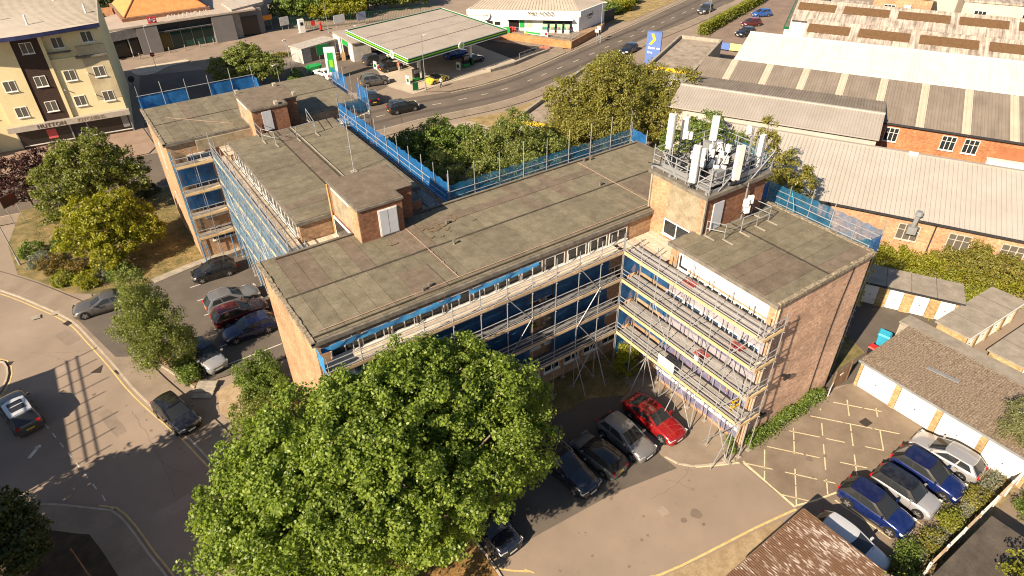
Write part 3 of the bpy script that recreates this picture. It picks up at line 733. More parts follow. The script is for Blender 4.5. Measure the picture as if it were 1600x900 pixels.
# stair towers
def tower(x0, y0, y1, z0, z1, nm='stair_tower'):
    x1, xs, ys = x0 + 4.55, x0 + 3.2, y0 + 1.3
    pl = [(x0, y0), (xs, y0), (xs, ys), (x1, ys), (x1, y1), (x0, y1)]
    t = MB().prism(pl, z0, z1).build(nm, BRICK_RED, office)
    cp = [(x0 - .1, y0 - .1), (xs + .1, y0 - .1), (xs + .1, ys - .1), (x1 + .1, ys - .1), (x1 + .1, y1 + .1), (x0 - .1, y1 + .1)]
    MB().prism(cp, z1, z1 + .16).build('cap', CONC_DARK, t)
    MB().prism([(x + (.12 if x < x0 + 1 else -.12), y + (.12 if y < y0 + 1 else -.12)) for x, y in cp], z1 + .16, z1 + .20).build('felt', FELT_BROWN, t)
    MB().box(x0 - .05, x0, y0 + 1.3, y1 - .5, 12.5, z1 - .12).build('render_panel', RENDER_STAIN, t)
    MB().box(x0 - .06, x0 - .002, y0, y0 + 1.28, z0, z1 - .05).build('pilaster', BRICK, t)
    MB().box(x0 - .08, x0 - .003, y0 + 1.4, y1 - .6, z1 - .24, z1 - .10).build('head_trim', WHITE_DIRTY, t)
    return t
tm = tower(13.0, 37.3, 42.5, 10.4, 14.8)
MB().box(14.35, 15.75, 37.22, 37.3, 12.45, 14.45).build('door_frame', WHITE_DIRTY, tm)
for x in (14.42, 15.08): MB().box(x, x + .6, 37.17, 37.22, 12.55, 14.4).build('door', mat('pale blue grey door', (.46, .48, .52), .6, var=.07), tm)
MB().box(12.86, 12.94, 38.5, 42.3, 10.6, 12.3).build('window', WHITE, tm); MB().box(12.83, 12.86, 38.7, 42.1, 10.8, 12.15).build('pane', GLASS, tm)
MB().cyl((12.9, 42.55, 10.6), (12.9, 42.55, 14.7), .07, 8).build('downpipe', mat('ochre pipe', (.46, .30, .12), .6), tm, sm=40)
MB().box(17.8, 18.7, 39.4, 41.2, 10.4, 13.0).build('tank_housing', BRICK_RED, office); MB().box(17.75, 18.75, 39.35, 41.25, 13.0, 13.08).build('cap', CONC_DARK, tm)
tf = tower(13.0, 60.8, 66.0, 10.9, 14.4)
MB().box(13.8, 14.65, 60.72, 60.8, 12.45, 14.2).build('door', mat('pale blue grey door', (.46, .48, .52), .6), tf)
for c in ((13.2, 66.0), (16.8, 65.9), (17.5, 62.3), (15.3, 60.9)): block('cap_stone', (*c, 14.72), (.32, .42, .34), CONC, tf)
ta = MB().box(32.4, 38.5, 24.8, 29.8, 10.4, 15.1).build('stair_tower', BRICK_RED, office)
MB().box(32.15, 38.75, 24.55, 30.05, 15.1, 15.36).build('cap', CONC_DARK, ta)
MB().box(32.33, 32.4, 28.0, 29.8, 10.4, 15.08).build('pilaster', BRICK, ta); MB().box(32.31, 32.4, 24.8, 25.15, 12.3, 15.08).build('pilaster', BRICK, ta)
MB().box(32.34, 32.4, 25.15, 28.0, 12.25, 14.95).build('render_panel', RENDER_STAIN, ta)
MB().box(32.22, 32.34, 29.68, 29.8, 12.4, 15.05).build('corner_post', CONC, ta); MB().box(32.25, 32.4, 24.7, 24.8, 12.4, 15.05).build('corner_post', CONC, ta)
window(office, (32.33, 26.9, 11.6), 2.4, 1.2, FX, 2, WHITE, GLASS)
MB().box(33.2, 34.2, 24.72, 24.8, 12.45, 14.5).build('door', mat('pale blue grey door', (.46, .48, .52), .6), ta)
MB().cyl((36.2, 24.55, 12.4), (36.2, 24.55, 15.3), .06, 8).build('cable_riser', GREYMETAL, ta, sm=40)
# flat connecting roofs in boards
for x0, x1, y0, y1, z, al in ((28.9, 32.4, 25.6, 29.15, 10.62, 'Y'), (9.6, 13.0, 39.3, 42.6, 10.62, 'Y'), (17.7, 21.6, 39.3, 42.6, 10.62, 'Y'), (9.8, 13.0, 60.6, 63.1, 11.05, 'X'), (17.7, 21.6, 60.6, 63.1, 11.05, 'X')):
    s = x0 if al == 'Y' else y0
    hi = x1 if al == 'Y' else y1
    while s < hi - .1:
        w = .225
        if al == 'Y': block('deck_board', (s + w / 2, (y0 + y1) / 2, z + random.uniform(0, .012)), (w - .02, y1 - y0, .04), BOARD, office)
        else: block('deck_board', ((x0 + x1) / 2, s + w / 2, z + random.uniform(0, .012)), (x1 - x0, w - .02, .04), BOARD if x0 < 15 else WHITE_DIRTY, office)
        s += w
block('parapet_beam', (11.3, 63.12, 11.6), (6.6, .25, 1.0), RENDER_STAIN, office); block('parapet_beam', (20.6, 60.62, 11.2), (6, .25, .35), WHITE_DIRTY, office)
# facades
SPAND = mat('violet blue spandrel panel', (.10, .095, .17), .6, col2=(.19, .18, .27), scale=2)
for z in (2.45, 5.45, 8.45):
    block('wall_band', (30.19, 21.05, z), (.03, 8.3, 2.0), mat('lilac grey infill', (.27, .25, .29), .7, col2=(.36, .33, .36), scale=1.5), office)
def facade(y0, y1, x, yaw, floors, nwin, w, h, axis, frame=WHITE, pane=GLASS, panel=None):
    for z in floors:
        for i in range(nwin):
            t = y0 + (y1 - y0) * (i + .5) / nwin
            c = (x, t, z) if axis == 'Y' else (t, x, z)
            window(office, c, w, h, yaw, 2, frame, pane)
            if panel:
                d = (.05, w, .75) if axis == 'Y' else (w, .05, .75)
                block('spandrel_panel', (c[0], c[1], z - h / 2 - .48), d, panel, office)
facade(17.1, 25.1, 30.19, FX, (1.9, 4.9, 7.9), 5, 1.52, 1.35, 'Y', WHITE, GLASS_BLUE, SPAND)
block('fascia_panel', (30.16, 20.7, 11.55), (.10, 7.0, .98), WHITE, office)
window(office, (30.16, 24.0, 11.3), .9, 1.2, FX, 1, WHITE, GLASS)
facade(17.2, 24.4, 30.17, FX, (10.2,), 6, 1.14, 1.3, 'Y', WHITE, GLASS)
block('fascia_panel', (39.9, 21, 11.6), (.08, 8.2, .8), WHITE, office)
facade(7.2, 30.0, 29.39, FY, (1.9, 4.9, 7.9), 12, 1.45, 1.35, 'X', WHITE, GLASS, None)
facade(7.2, 30.0, 29.37, FY, (11.25,), 12, 1.7, 1.0, 'X', WHITE_DIRTY, GLASS)
facade(43.4, 59.8, 10.39, FX, (1.9, 4.9, 7.9), 9, 1.4, 1.35, 'Y', WHITE, GLASS)
facade(43.2, 59.6, 10.36, FX, (11.4,), 9, 1.75, 1.05, 'Y', WHITE, GLASS)
facade(6.6, 9.6, 63.38, FY, (2.4, 5.0, 7.6, 10.2), 1, 2.4, 1.3, 'X', WHITE, GLASS_BLUE)
facade(43, 60, 20.02, FXP, (4.9, 7.9, 11.2), 8, 1.4, 1.2, 'Y'); facade(22, 39, 39.02, FYP, (4.9, 7.9, 11.2), 8, 1.4, 1.2, 'X')
window(office, (5.48, 68.5, 9.3), .45, 2.6, FX, 1, WHITE, GLASS, sill=False)
window(office, (5.48, 68.5, 4.6), .45, 1.6, FX, 1, WHITE, GLASS, sill=False)
# wall fixtures on the end wall
for x, z in ((33.2, 5.0), (31.6, 2.3)):
    MB().box(x - .12, x + .12, 16.45, 16.8, z, z + .12).box(x - .3, x + .3, 16.35, 16.5, z - .05, z + .2).build('floodlight', PLASTIC_BLACK, office)
MB().path([(38.0, 16.69, 12.2), (37.9, 16.69, 11.6), (37.6, 16.69, 9), (37.5, 16.69, 6), (37.55, 16.69, .2)], .03, 6).build('cable', BLACK, office)
MB().cyl((30.35, 16.66, .1), (30.35, 16.66, 12.0), .06, 8).build('downpipe', WOOD_PALE, office, sm=40)
# roof edge handrails standing on feet
def handrail(pts, parent, label, z0=12.4, h=1.15):
    t = thing('roof_handrail', label, 'handrail', (pts[0][0], pts[0][1], z0))
    for i, p in enumerate(pts):
        tube('post', (*p, z0), (*p, z0 + h), .028, STEEL, t)
        block('foot', (p[0], p[1] - .35, z0 + .02), (.12, .9, .05), CONC, t)
    for a, b in zip(pts, pts[1:]):
        tube('rail', (*a, z0 + h), (*b, z0 + h), .028, STEEL, t); tube('rail', (*a, z0 + h * .52), (*b, z0 + h * .52), .026, STEEL, t)
    return t
handrail([(32.5, 24.5), (33.1, 23.4), (34.8, 23.4), (36.3, 23.3), (37.6, 23.3), (37.5, 24.7)], office, 'galvanised roof handrail below the aerial tower')
handrail([(12.9, 60.6), (12.9, 58.6), (13.6, 57.2), (15.6, 57.3), (17.4, 57.5), (17.9, 61.0)], office, 'galvanised roof handrail round the far stair tower door')
# slim mast with small aerials on the left wing
t = thing('roof_mast', 'slim steel roof mast with small grid aerials on the left wing', 'mast', (17.0, 48.0, 12.4))
tube('pole', (17, 48, 12.4), (17, 48, 17.2), .035, STEEL, t)
block('base_plate', (17, 48, 12.43), (.5, .5, .06), CONC, t)
for z, w in ((16.9, .9), (16.6, .9), (16.3, .9), (14.6, .7)):
    tube('crossbar', (17 - w / 2, 48.1, z), (17 + w / 2, 47.9, z), .016, STEEL, t)
for dx in (-.45, -.2, .2, .45): tube('dipole', (17 + dx, 48 - dx * .2, 16.2), (17 + dx, 48 - dx * .2, 17.0), .014, STEEL, t)

# ================================================================ scaffolding
def scaffold(name, label, runs, cat='scaffold'):
    a = runs[0]['a']
    S = thing(name, label, cat, (a[0], a[1], 0))
    for r in runs:
        A, B = Vector(r['a']), Vector(r['b']); d = (B - A); Ln = d.length; d.normalize()
        inn = Vector(r['inn']); wd = r.get('w', 1.3); lifts = r['lifts']; z0 = r.get('z0', 0); zt = r['zt']; bay = r.get('bay', 2.05)
        n = max(1, round(Ln / bay)); yaw = math.atan2(d.y, d.x)
        R = .034; tm_ = r.get('mt', STEEL)
        bm = r.get('board', BOARD)
        for i in range(n + 1):
            p = A + d * (Ln * i / n)
            for side, q in ((0, p), (1, p + inn * wd)):
                if side and r.get('noinner'): continue
                lean = random.uniform(-.03, .03)
                tube('standard', (q.x, q.y, z0), (q.x + lean, q.y + random.uniform(-.03, .03), (zt if not side else min(zt, lifts[-1] + r.get('inner_up', .9))) + random.uniform(-.25, .35)), R, tm_, S)
                if z0 < .2: block('base_plate', (q.x, q.y, .09), (.3, .3, .05), CONC, S)
            for z in lifts:
                e = p + inn * (wd + .12); s = p - inn * .12
                tube('transom', (s.x, s.y, z - .09), (e.x, e.y, z - .09), R * .9, tm_, S)
        for z in lifts:
            ext = .15
            for off, zz in ((0, z - .04), (wd, z - .04)) + tuple((0, z + k) for k in r.get('rails', (.5, .98))) :
                p, q = A - d * ext + inn * off, B + d * ext + inn * off
                tube('ledger', (p.x, p.y, zz), (q.x, q.y, zz), R * .92, tm_, S)
            nb = r.get('nb', 5); seg = max(1, round(Ln / 3.9))
            for k in range(nb):
                o = (k + .5) * wd / nb
                for j in range(seg):
                    c = A + d * (Ln * (j + .5) / seg) + inn * o
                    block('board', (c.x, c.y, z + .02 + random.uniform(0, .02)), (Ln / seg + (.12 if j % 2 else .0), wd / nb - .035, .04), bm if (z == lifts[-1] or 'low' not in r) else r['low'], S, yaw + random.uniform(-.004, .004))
            for j in range(seg):
                c = A + d * (Ln * (j + .5) / seg) - inn * .035
                block('toe_board', (c.x, c.y, z + .13), (Ln / seg - .03, .035, .225), r.get('toe', TOE), S, yaw)
        if r.get('brace', True):
            zs = [z0 + .3] + list(lifts)
            up = True
            for i in range(0, n - 1, r.get('bstep', 4)):
                for k in range(len(zs) - 1):
                    p, q = A + d * (Ln * i / n) - inn * .06, A + d * (Ln * min(n, i + 1) / n) - inn * .06
                    if not up: p, q = q, p
                    tube('brace', (p.x, p.y, zs[k]), (q.x, q.y, zs[k + 1] + .3), R * .92, tm_, S)
                    up = not up
        if r.get('raker'):
            for i in r['raker']:
                p = A + d * (Ln * i / n)
                q = p - inn * 1.5
                tube('raker', (q.x, q.y, .1), (p.x, p.y, 3.4), R, tm_, S)
                tube('raker', (p.x + d.x * 2, p.y + d.y * 2, .1), (p.x, p.y, 3.4), R, tm_, S)
        for (f0, f1, za, zb, off, mt) in r.get('nets', ()):
            net(S, A + d * (Ln * f0) + inn * off, A + d * (Ln * f1) + inn * off, za, zb, mt)
    return S
def net(S, a, b, za, zb, mt, name='debris_net'):
    """sagging sheet of debris netting between two plan points"""
    a, b = Vector(a), Vector(b); L = (b - a).length; d = (b - a) / L; nn = Vector((-d.y, d.x))
    nu, nv = max(2, int(L / .35)), max(2, int((zb - za) / .35))
    vs, fs = [], []
    ph = random.uniform(0, 9)
    for j in range(nv + 1):
        for i in range(nu + 1):
            u, v = i / nu, j / nv
            o = (.05 * math.sin(u * L * 2.1 + ph) + .04 * math.sin(u * L * 5.3 + v * 4 + ph * 2)) * math.sin(math.pi * min(1, v * 1.2)) + random.uniform(-.035, .035)
            sag = .12 * math.sin(u * L * 3.06) ** 2 * (1 if j == nv else 0)
            p = a + d * (L * u) + nn * o
            vs.append((p.x, p.y, za + (zb - za) * v - sag))
    for j in range(nv):
        for i in range(nu):
            k = j * (nu + 1) + i; fs.append((k, k + 1, k + nu + 2, k + nu + 1))
    mb = MB(); mb.add(vs, fs)
    return mb.build(name, mt, S, sm=80)
LIFTS = (3.55, 6.0, 8.4, 10.75)
fs_ = scaffold('scaffold', 'tall scaffold with pale boards and blue netting along the front of the long wing', [
    dict(a=(6.6, 27.9), b=(28.3, 27.9), inn=(0, 1), w=1.25, lifts=LIFTS, zt=12.3, bay=2.0, bstep=3, raker=(7, 9, 10), inner_up=.9, board=BOARD, low=BOARD_SHADED, rails=(.35, .7, 1.05),
         toe=planks('weathered toe board', (.36, .26, .16), (.50, .38, .26), .2),
         nets=[(.01, .30, 3.2, 10.6, 1.1, NET_FRONT), (.305, .665, 1.3, 10.6, 1.1, NET_FRONT), (.755, .99, 2.9, 10.6, 1.1, NET_FRONT), (.67, .75, 8.9, 10.6, 1.1, NET_FRONT)])])
for f0, f1 in ((.0, .42), (.45, .7)):
    net(fs_, (6.7 + 21.5 * f0, 29.05), (6.7 + 21.5 * f1, 29.05), 11.55, 11.98, SHEET_BLUE, 'blue_sheet')
net(fs_, (6.45, 27.9), (6.45, 29.1), 10.8, 12.2, SHEET_BLUE, 'blue_sheet')
rs_ = scaffold('scaffold', 'tall scaffold with grey board decks and yellow toe boards on the right wing', [
    dict(a=(28.35, 16.4), b=(28.35, 27.8), inn=(1, 0), w=1.55, lifts=LIFTS, zt=12.3, bay=1.65, bstep=2, board=BOARD_GREY, nb=6, raker=(0, 3, 5), rails=(.35, .7, 1.05)),
    dict(a=(28.3, 16.05), b=(30.3, 16.05), inn=(0, 1), w=.5, lifts=(3.55, 6.0, 8.4, 10.75), zt=12.2, bay=1.0, nb=2, brace=False, noinner=True)])
for z in LIFTS:
    net(rs_, (28.3, 27.78), (29.9, 27.78), z - 2.0, z - .3, NET); net(rs_, (30.02, 24.2 + (z % 1)), (30.02, 27.7), z - 2.1, z - .3, NET_FRONT)
LADDER = mat('yellow ladder gate', (.72, .47, .03), .5)
for z, y in ((3.6, 17.3),):
    MB().box(28.9, 29.9, y - .03, y + .03, z + .15, z + .3).box(28.9, 29.9, y - .03, y + .03, z + .75, z + .9).box(28.9, 29.0, y - .025, y + .025, z, z + 1.0).box(29.8, 29.9, y - .025, y + .025, z, z + 1.0).build('ladder_gate', LADDER, rs_)
RED_HATCH = mat('red trapdoor', (.30, .06, .055), .7, var=.2)
for (y, z) in ((22.6, 10.84), (18.2, 8.5), (20.6, 6.1)):
    block('trapdoor', (29.3, y, z), (.65, .9, .05), RED_HATCH, rs_)
    L_ = MB()
    for s in (0, .4): L_.cyl((29.1 + s, y + .6, z - 2.35), (29.1 + s, y - .1, z + .9), .02, 6)
    for k in range(9): L_.cyl((29.1, y + .6 - .0777 * k, z - 2.3 + .34 * k), (29.5, y + .6 - .0777 * k, z - 2.3 + .34 * k), .014, 5)
    L_.build('ladder', GREYMETAL, rs_)
lw_ = scaffold('scaffold', 'blue netted scaffold down the garden side of the left wing', [
    dict(a=(8.9, 41.0), b=(8.9, 61.4), inn=(1, 0), w=1.25, lifts=LIFTS, zt=12.9, bay=2.05, bstep=1, rails=(.35, .7, 1.05, 1.5), nets=[(.0, 1., 2.2, 11.7, -.06, NET_PALE)]),
    dict(a=(5.6, 61.9), b=(8.9, 61.9), inn=(0, 1), w=1.3, lifts=(2.9, 5.2, 7.6, 10.3), zt=12.0, bay=1.65, nb=5, brace=False, nets=[(.0, 1, 8.0, 10.2, 1.25, NET), (0, 1, 5.5, 7.5, 1.25, NET)])])
for q in ((5.6, 61.9), (6.0, 61.7), (8.4, 61.7), (8.9, 61.0), (8.9, 59.0), (8.9, 55), (8.9, 51), (8.9, 47), (8.9, 43), (8.9, 41)):
    tube('sleeved_standard', (q[0] - .04, q[1], .1), (q[0] - .04, q[1], 2.7), .05, STEEL_BLUE, lw_)
net(lw_, (5.5, 61.9), (5.5, 63.3), 3, 11.9, NET_OPEN)
net(lw_, (8.9, 40.95), (10.2, 40.95), 9.0, 11.6, NET_OPEN)
bk_ = scaffold('scaffold', 'blue netted scaffold in the angle behind the left wing and the long wing', [
    dict(a=(21.6, 62.4), b=(21.6, 40.6), inn=(-1, 0), w=1.2, lifts=(8.4, 10.75), zt=13.9, bay=2.2, brace=False, board=BOARD_GREY, rails=(.5, 1.0, 1.5), nets=[(0, 1, 10.9, 13.0, -.05, NET)]),
    dict(a=(21.6, 40.55), b=(40.5, 40.55), inn=(0, -1), w=1.2, lifts=(8.4, 10.75), zt=14.3, bay=2.35, brace=False, board=BOARD_GREY, rails=(.5, 1.0, 1.5), nets=[(0, 1, 10.9, 12.85, -.05, NET_OPEN)]),
    dict(a=(40.6, 40.5), b=(40.6, 38.6), inn=(-1, 0), w=.5, lifts=(10.75,), zt=13.2, bay=2, brace=False, nb=2, nets=[(0, 1, 10.9, 12.9, -.05, NET)]),
    dict(a=(21.6, 62.4), b=(24.6, 62.4), inn=(0, 1), w=.8, lifts=(8.4, 10.75), zt=13.6, bay=1.5, brace=False, nb=3, nets=[(0, 1, 11.5, 12.9, -.05, NET_OPEN)])])
fr_ = scaffold('scaffold', 'short netted scaffold on the road side corner of the far block', [
    dict(a=(25.1, 63.0), b=(25.1, 73.6), inn=(-1, 0), w=1.0, lifts=(8.4, 10.75), zt=13.7, bay=2.0, brace=False, nb=4, rails=(.5, 1.0), nets=[(.0, .28, 10.8, 13.3, -.05, NET), (.55, .95, 10.8, 13.2, -.05, NET)])])
fb_ = scaffold('scaffold', 'blue netted edge scaffold along the back of the far block', [
    dict(a=(5.6, 74.9), b=(17.0, 74.9), inn=(0, -1), w=.9, lifts=(8.4, 10.75), zt=14.4, bay=2.3, brace=False, nb=4, rails=(.5, 1.0, 2.6), nets=[(.0, .40, 11.3, 13.3, -.05, NET), (.60, 1, 11.3, 13.3, -.05, NET)])])
net(fb_, (17.1, 74.9), (17.1, 73.6), 11.3, 13.3, NET); net(fb_, (5.5, 74.9), (5.5, 74.0), 11.3, 13.3, NET)
re_ = scaffold('scaffold', 'netted scaffold with timber deck along the garage side of the right wing', [
    dict(a=(41.5, 17.3), b=(41.5, 26.3), inn=(-1, 0), w=1.3, lifts=(3.6, 6.0, 8.4, 11.2), zt=13.7, bay=1.8, brace=False, nb=5, rails=(.5, 1.0, 1.5), board=BOARD, nets=[(.0, 1, 11.2, 13.2, -.06, NET_OPEN)])])
net(re_, (41.5, 17.25), (40.2, 17.25), 11.2, 13.0, NET); net(re_, (41.5, 26.35), (40.0, 26.35), 11.2, 13.2, NET)
te_ = scaffold('scaffold', 'small netted scaffold bay hung beside the aerial tower', [
    dict(a=(41.6, 27.2), b=(41.6, 30.2), inn=(-1, 0), w=2.2, lifts=(10.75, 12.6), zt=15.6, z0=8, bay=1.5, brace=False, nb=7, rails=(.5, 1.0, 1.5, 2.3), nets=[(0, 1, 12.5, 15.2, -.06, NET_OPEN)])])
net(te_, (39.4, 27.15), (41.6, 27.15), 11.6, 13.0, SHEET_BLUE); net(te_, (41.6, 30.2), (39.4, 30.2), 12.5, 15.0, NET_OPEN)
# banners and tools hung on the scaffolds
def banner(label, c, yaw, w, h, line, mt=WHITE, tc=None, cat='banner'):
    t = thing('banner', label, cat, c, yaw)
    MB().box(-w / 2, w / 2, -.012, .012, -h / 2, h / 2).build('panel', mt, t, world=False)
    text('lettering', line, h * .34, tc or RED, t, (0, -.016, h * .2), (rad(90), 0, 0), .003, world=False)
    for k in range(2): MB().box(-w * .35, w * .35, -.018, -.012, -h * .12 - k * h * .18, -h * .05 - k * h * .18).build('small_print', GREYMETAL if k else tc or RED, t, world=False)
    return t
banner('white scaffolder\'s banner with red lettering on the long wing scaffold', (19.0, 27.82, 4.3), 0, 1.7, .85, 'SCAFFOLD')
banner('plain white banner with faint print on the right wing scaffold', (28.26, 22.6, 4.3), FX, 1.5, .85, 'SCAFFOLD', WHITE, mat('faded pink print', (.62, .42, .42), .8))
banner('dark blue and red banner low on the left wing scaffold', (8.75, 46.0, 6.2), FX, 2.2, .8, 'SCAFFOLD', mat('dark banner cloth', (.05, .07, .12), .7, col2=(.12, .05, .06), scale=1.5), mat('orange print', (.55, .2, .1), .7))
t = tag(MB().box(28.2, 28.26, 20.05, 20.35, 6.4, 6.75).build('tag_sign', WHITE), 'small white inspection tag on the right wing scaffold', 'sign')
rope = MB()
for k in range(5):
    pts = [(40.8 + (.28 + .02 * k) * math.cos(a), 23.4 + .3 * math.sin(a), 11.35 + .05 * k) for a in np.linspace(0, 2 * math.pi, 17)]
    rope.path(pts, .03, 5)
rope.path([(40.8, 23.4, 11.5), (41.0, 23.7, 12.4), (41.3, 24.2, 13.1)], .025, 5)
tag(rope.build('rope_coil', CYANP, sm=60), 'coil of light blue rope on the garage side scaffold deck', 'rope')
tag(MB().box(40.4, 41.2, 20.6, 21.3, 11.26, 11.36).build('tray', mat('orange red tray', (.55, .12, .05), .6)), 'orange tray lying on the garage side scaffold deck', 'tray')
tag(MB().box(19.6, 20.6, 44.0, 44.7, 10.82, 10.9).build('tray', RED), 'red tray lying on the boards behind the left wing', 'tray')

# ================================================================ mobile phone aerials on the tower
random.seed(21)
fr = thing('aerial_frame', 'galvanised steel grillage with handrails on top of the stair tower', 'steel frame', (35.6, 27.3, 15.36))
for y in (24.9, 26.4, 28.2, 29.9): block('beam', (35.6, y, 15.46), (6.6, .18, .2), GREYMETAL, fr)
for x in (32.5, 34.4, 36.6, 38.8): block('beam', (x, 27.4, 15.64), (.16, 5.3, .18), GREYMETAL, fr)
block('grating', (35.6, 27.4, 15.75), (6.0, 4.8, .05), mat('steel grating', (.20, .20, .20), .6, col2=(.32, .32, .31), scale=6, metal=.3), fr)
ring = [(32.5, 24.8), (38.8, 24.8), (38.8, 30.0), (32.5, 30.0), (32.5, 24.8)]
for a, b in zip(ring, ring[1:]):
    for z in (16.0, 16.4, 16.85): tube('rail', (*a, z), (*b, z), .032, STEEL, fr)
    for k in range(5):
        p = lerp(a, b, k / 5); tube('post', (*p, 15.36), (*p, 16.9 + .25 * (k == 0)), .04, STEEL, fr)
block('side_plate', (32.44, 28.0, 15.95), (.05, 2.6, .3), GREYMETAL, fr); block('side_plate', (36.4, 24.74, 15.95), (3.2, .05, .35), GREYMETAL, fr); block('cabinet', (36.9, 28.6, 16.25), (1.2, .8, 1.0), GREYMETAL, fr); block('cabinet', (34.0, 25.6, 16.1), (.9, .7, .7), GREYMETAL, fr)
for a, b in (((32.5, 24.8, 16.9), (32.5, 26.2, 15.5)), ((33.3, 24.75, 15.4), (35.4, 24.75, 16.9)), ((32.45, 27.6, 15.4), (32.45, 29.2, 16.9)), ((36.6, 24.7, 15.4), (38.6, 24.7, 16.9)), ((33.4, 29.6, 15.8), (34.3, 30.0, 17.6)), ((35.2, 27, 15.8), (36.0, 28.0, 17.4))): tube('strut', a, b, .045, STEEL, fr)
AERIAL_GREY = mat('weathered radome', (.50, .50, .48), .45, col2=(.60, .60, .58), scale=2.5, spec=.4)
def aerial(label, x, y, z0, z1, yaw, w=.52, d=.30):
    t = thing('panel_aerial', label, 'aerial', (x, y, z0), yaw, 'white panel aerials on the tower')
    mb = MB(); P = []
    for sx, sy in ((-1, -.4), (-.82, -1), (.82, -1), (1, -.4), (1, 1), (-1, 1)): P.append((sx * w / 2, sy * d / 2))
    mb.prism(P, 0, z1 - z0); mb.build('radome', AERIAL_GREY, t, world=False, sm=30)
    MB().prism([(a * .96, b * .96) for a, b in P], -.05, 0).build('end_cap', GREYMETAL, t, world=False)
    MB().cyl((0, .32, -1.0), (0, .32, z1 - z0 + .1), .05, 8).build('pole', STEEL, t, world=False, sm=40)
    for k in (.25, z1 - z0 - .3): MB().box(-.08, .08, d / 2, .36, k, k + .12).build('bracket', STEEL_DARK, t, world=False)
    c = MB()
    for k in range(6):
        x0 = (k - 2.5) * .05; c.path([(x0, 0, -.04), (x0 * 1.5, .05, -.35), (x0 * 2 + random.uniform(-.1, .1), .25, -.65), (random.uniform(-.2, .2), .4, -1.0)], .022, 5)
    c.build('feeder_cables', BLACK, t, world=False)
    return t
aerial('tallest white panel aerial at the left corner of the tower', 33.75, 29.9, 16.55, 19.05, rad(-75))
aerial('white panel aerial with remote units strapped on, behind the tallest one', 35.3, 30.0, 16.85, 18.45, rad(-60), .5)
aerial('white panel aerial at the far back edge of the tower frame', 36.8, 28.6, 16.85, 18.6, rad(-40), .5)
aerial('white panel aerial on the near left corner of the tower frame', 32.15, 26.05, 15.95, 18.5, rad(-70))
aerial('white panel aerial on the near right side of the tower frame', 34.7, 24.6, 15.95, 18.35, rad(-20))
aerial('white panel aerial at the far right corner of the tower frame', 37.4, 25.0, 15.95, 18.3, rad(10), .4)
def unit(label, x, y, z, yaw, w=.36, h=.5, d=.24):
    t = thing('radio_unit', label, 'radio unit', (x, y, z), yaw, 'white remote radio units on the tower frame')
    mb = MB(); w2, d2, b = w / 2, d / 2, .05
    mb.prism([(-w2 + b, -d2), (w2 - b, -d2), (w2, -d2 + b), (w2, d2), (-w2, d2), (-w2, -d2 + b)], 0, h); mb.build('case', WHITE_GLOSS, t, world=False)
    f = MB()
    for k in range(4): f.box(-w2 * .8 + k * w2 * .5, -w2 * .8 + k * w2 * .5 + .02, d2, d2 + .05, .05, h - .05)
    f.build('cooling_fins', GREYMETAL, t, world=False)
    MB().path([(0, 0, 0), (.05, .08, -.3), (random.uniform(-.2, .2), .2, -.7)], .025, 5).build('cable', BLACK, t, world=False)
spots = [(34.1, 27.9, 16.4), (34.5, 27.4, 16.35), (34.9, 27.7, 16.5), (35.3, 27.3, 16.45), (35.7, 27.7, 16.55), (36.1, 27.4, 16.6), (34.0, 26.9, 16.2), (34.4, 26.5, 16.2), (35.1, 26.6, 16.3), (35.5, 26.2, 16.3), (34.2, 25.9, 16.1), (34.7, 25.7, 16.0),
         (36.4, 27.6, 16.6), (36.7, 27.1, 16.5), (35.15, 29.7, 17.0), (35.5, 29.6, 16.9), (35.9, 26.9, 16.3), (33.8, 27.4, 16.0)]
UL = ['far left in the middle row of', 'second from left in the middle row of', 'third from left in the middle row of', 'fourth from left in the middle row of', 'fifth from left in the middle row of', 'sixth from left in the middle row of', 'leftmost in the lower row of', 'second in the lower row of', 'third in the lower row of', 'fourth in the lower row of', 'nearest on the left of', 'nearest on the right of', 'topmost on the right of', 'rightmost of', 'strapped left behind the second aerial above', 'strapped right behind the second aerial above', 'low on the right of', 'low on the left of']
for i, (x, y, z) in enumerate(spots):
    unit('white remote radio unit ' + UL[i] + ' the tower cluster', x, y, z, random.uniform(-1.6, -.4))
for x, z, w_ in ((36.1, 13.0, 'left'), (36.5, 13.15, 'right'), (36.3, 12.45, 'lowest')): unit('white radio unit, ' + w_ + ' of the three on the riser below the tower frame', x, 24.3, z + .6, rad(-20), .4, .55)
for i, p in enumerate([(34.3, 27.7), (35.5, 27.5), (34.6, 26.2), (36.5, 27.3), (33.2, 29.2), (33.2, 25.4)]):
    tag(tube('unit_pole', (*p, 15.75), (*p, 17.5 - .12 * i), .05, STEEL, None), ['steel pole among the radio units, nearest the left aerial', 'steel pole in the middle of the radio units', 'steel pole in front of the radio units', 'steel pole at the right of the radio units', 'steel pole beside the tallest aerial', 'steel pole behind the near left aerial'][i], 'pole')
for k in range(34):
    a = (random.uniform(32.8, 38.4), random.uniform(25.0, 29.8), 15.8); b = (a[0] + random.uniform(-.9, .9), a[1] + random.uniform(-.9, .9), 15.8 + random.uniform(.5, 1.9))
    tube('strut', a, b, random.choice((.025, .035, .045)), random.choice((STEEL, GREYMETAL, STEEL_DARK)), fr)
for k in range(9): block('junction_box', (random.uniform(33, 38), random.uniform(25.2, 29.5), random.uniform(15.9, 16.6)), (.35, .25, .45), random.choice((GREYMETAL, CONC, STEEL_DARK)), fr, random.uniform(0, 3))
cb = MB()
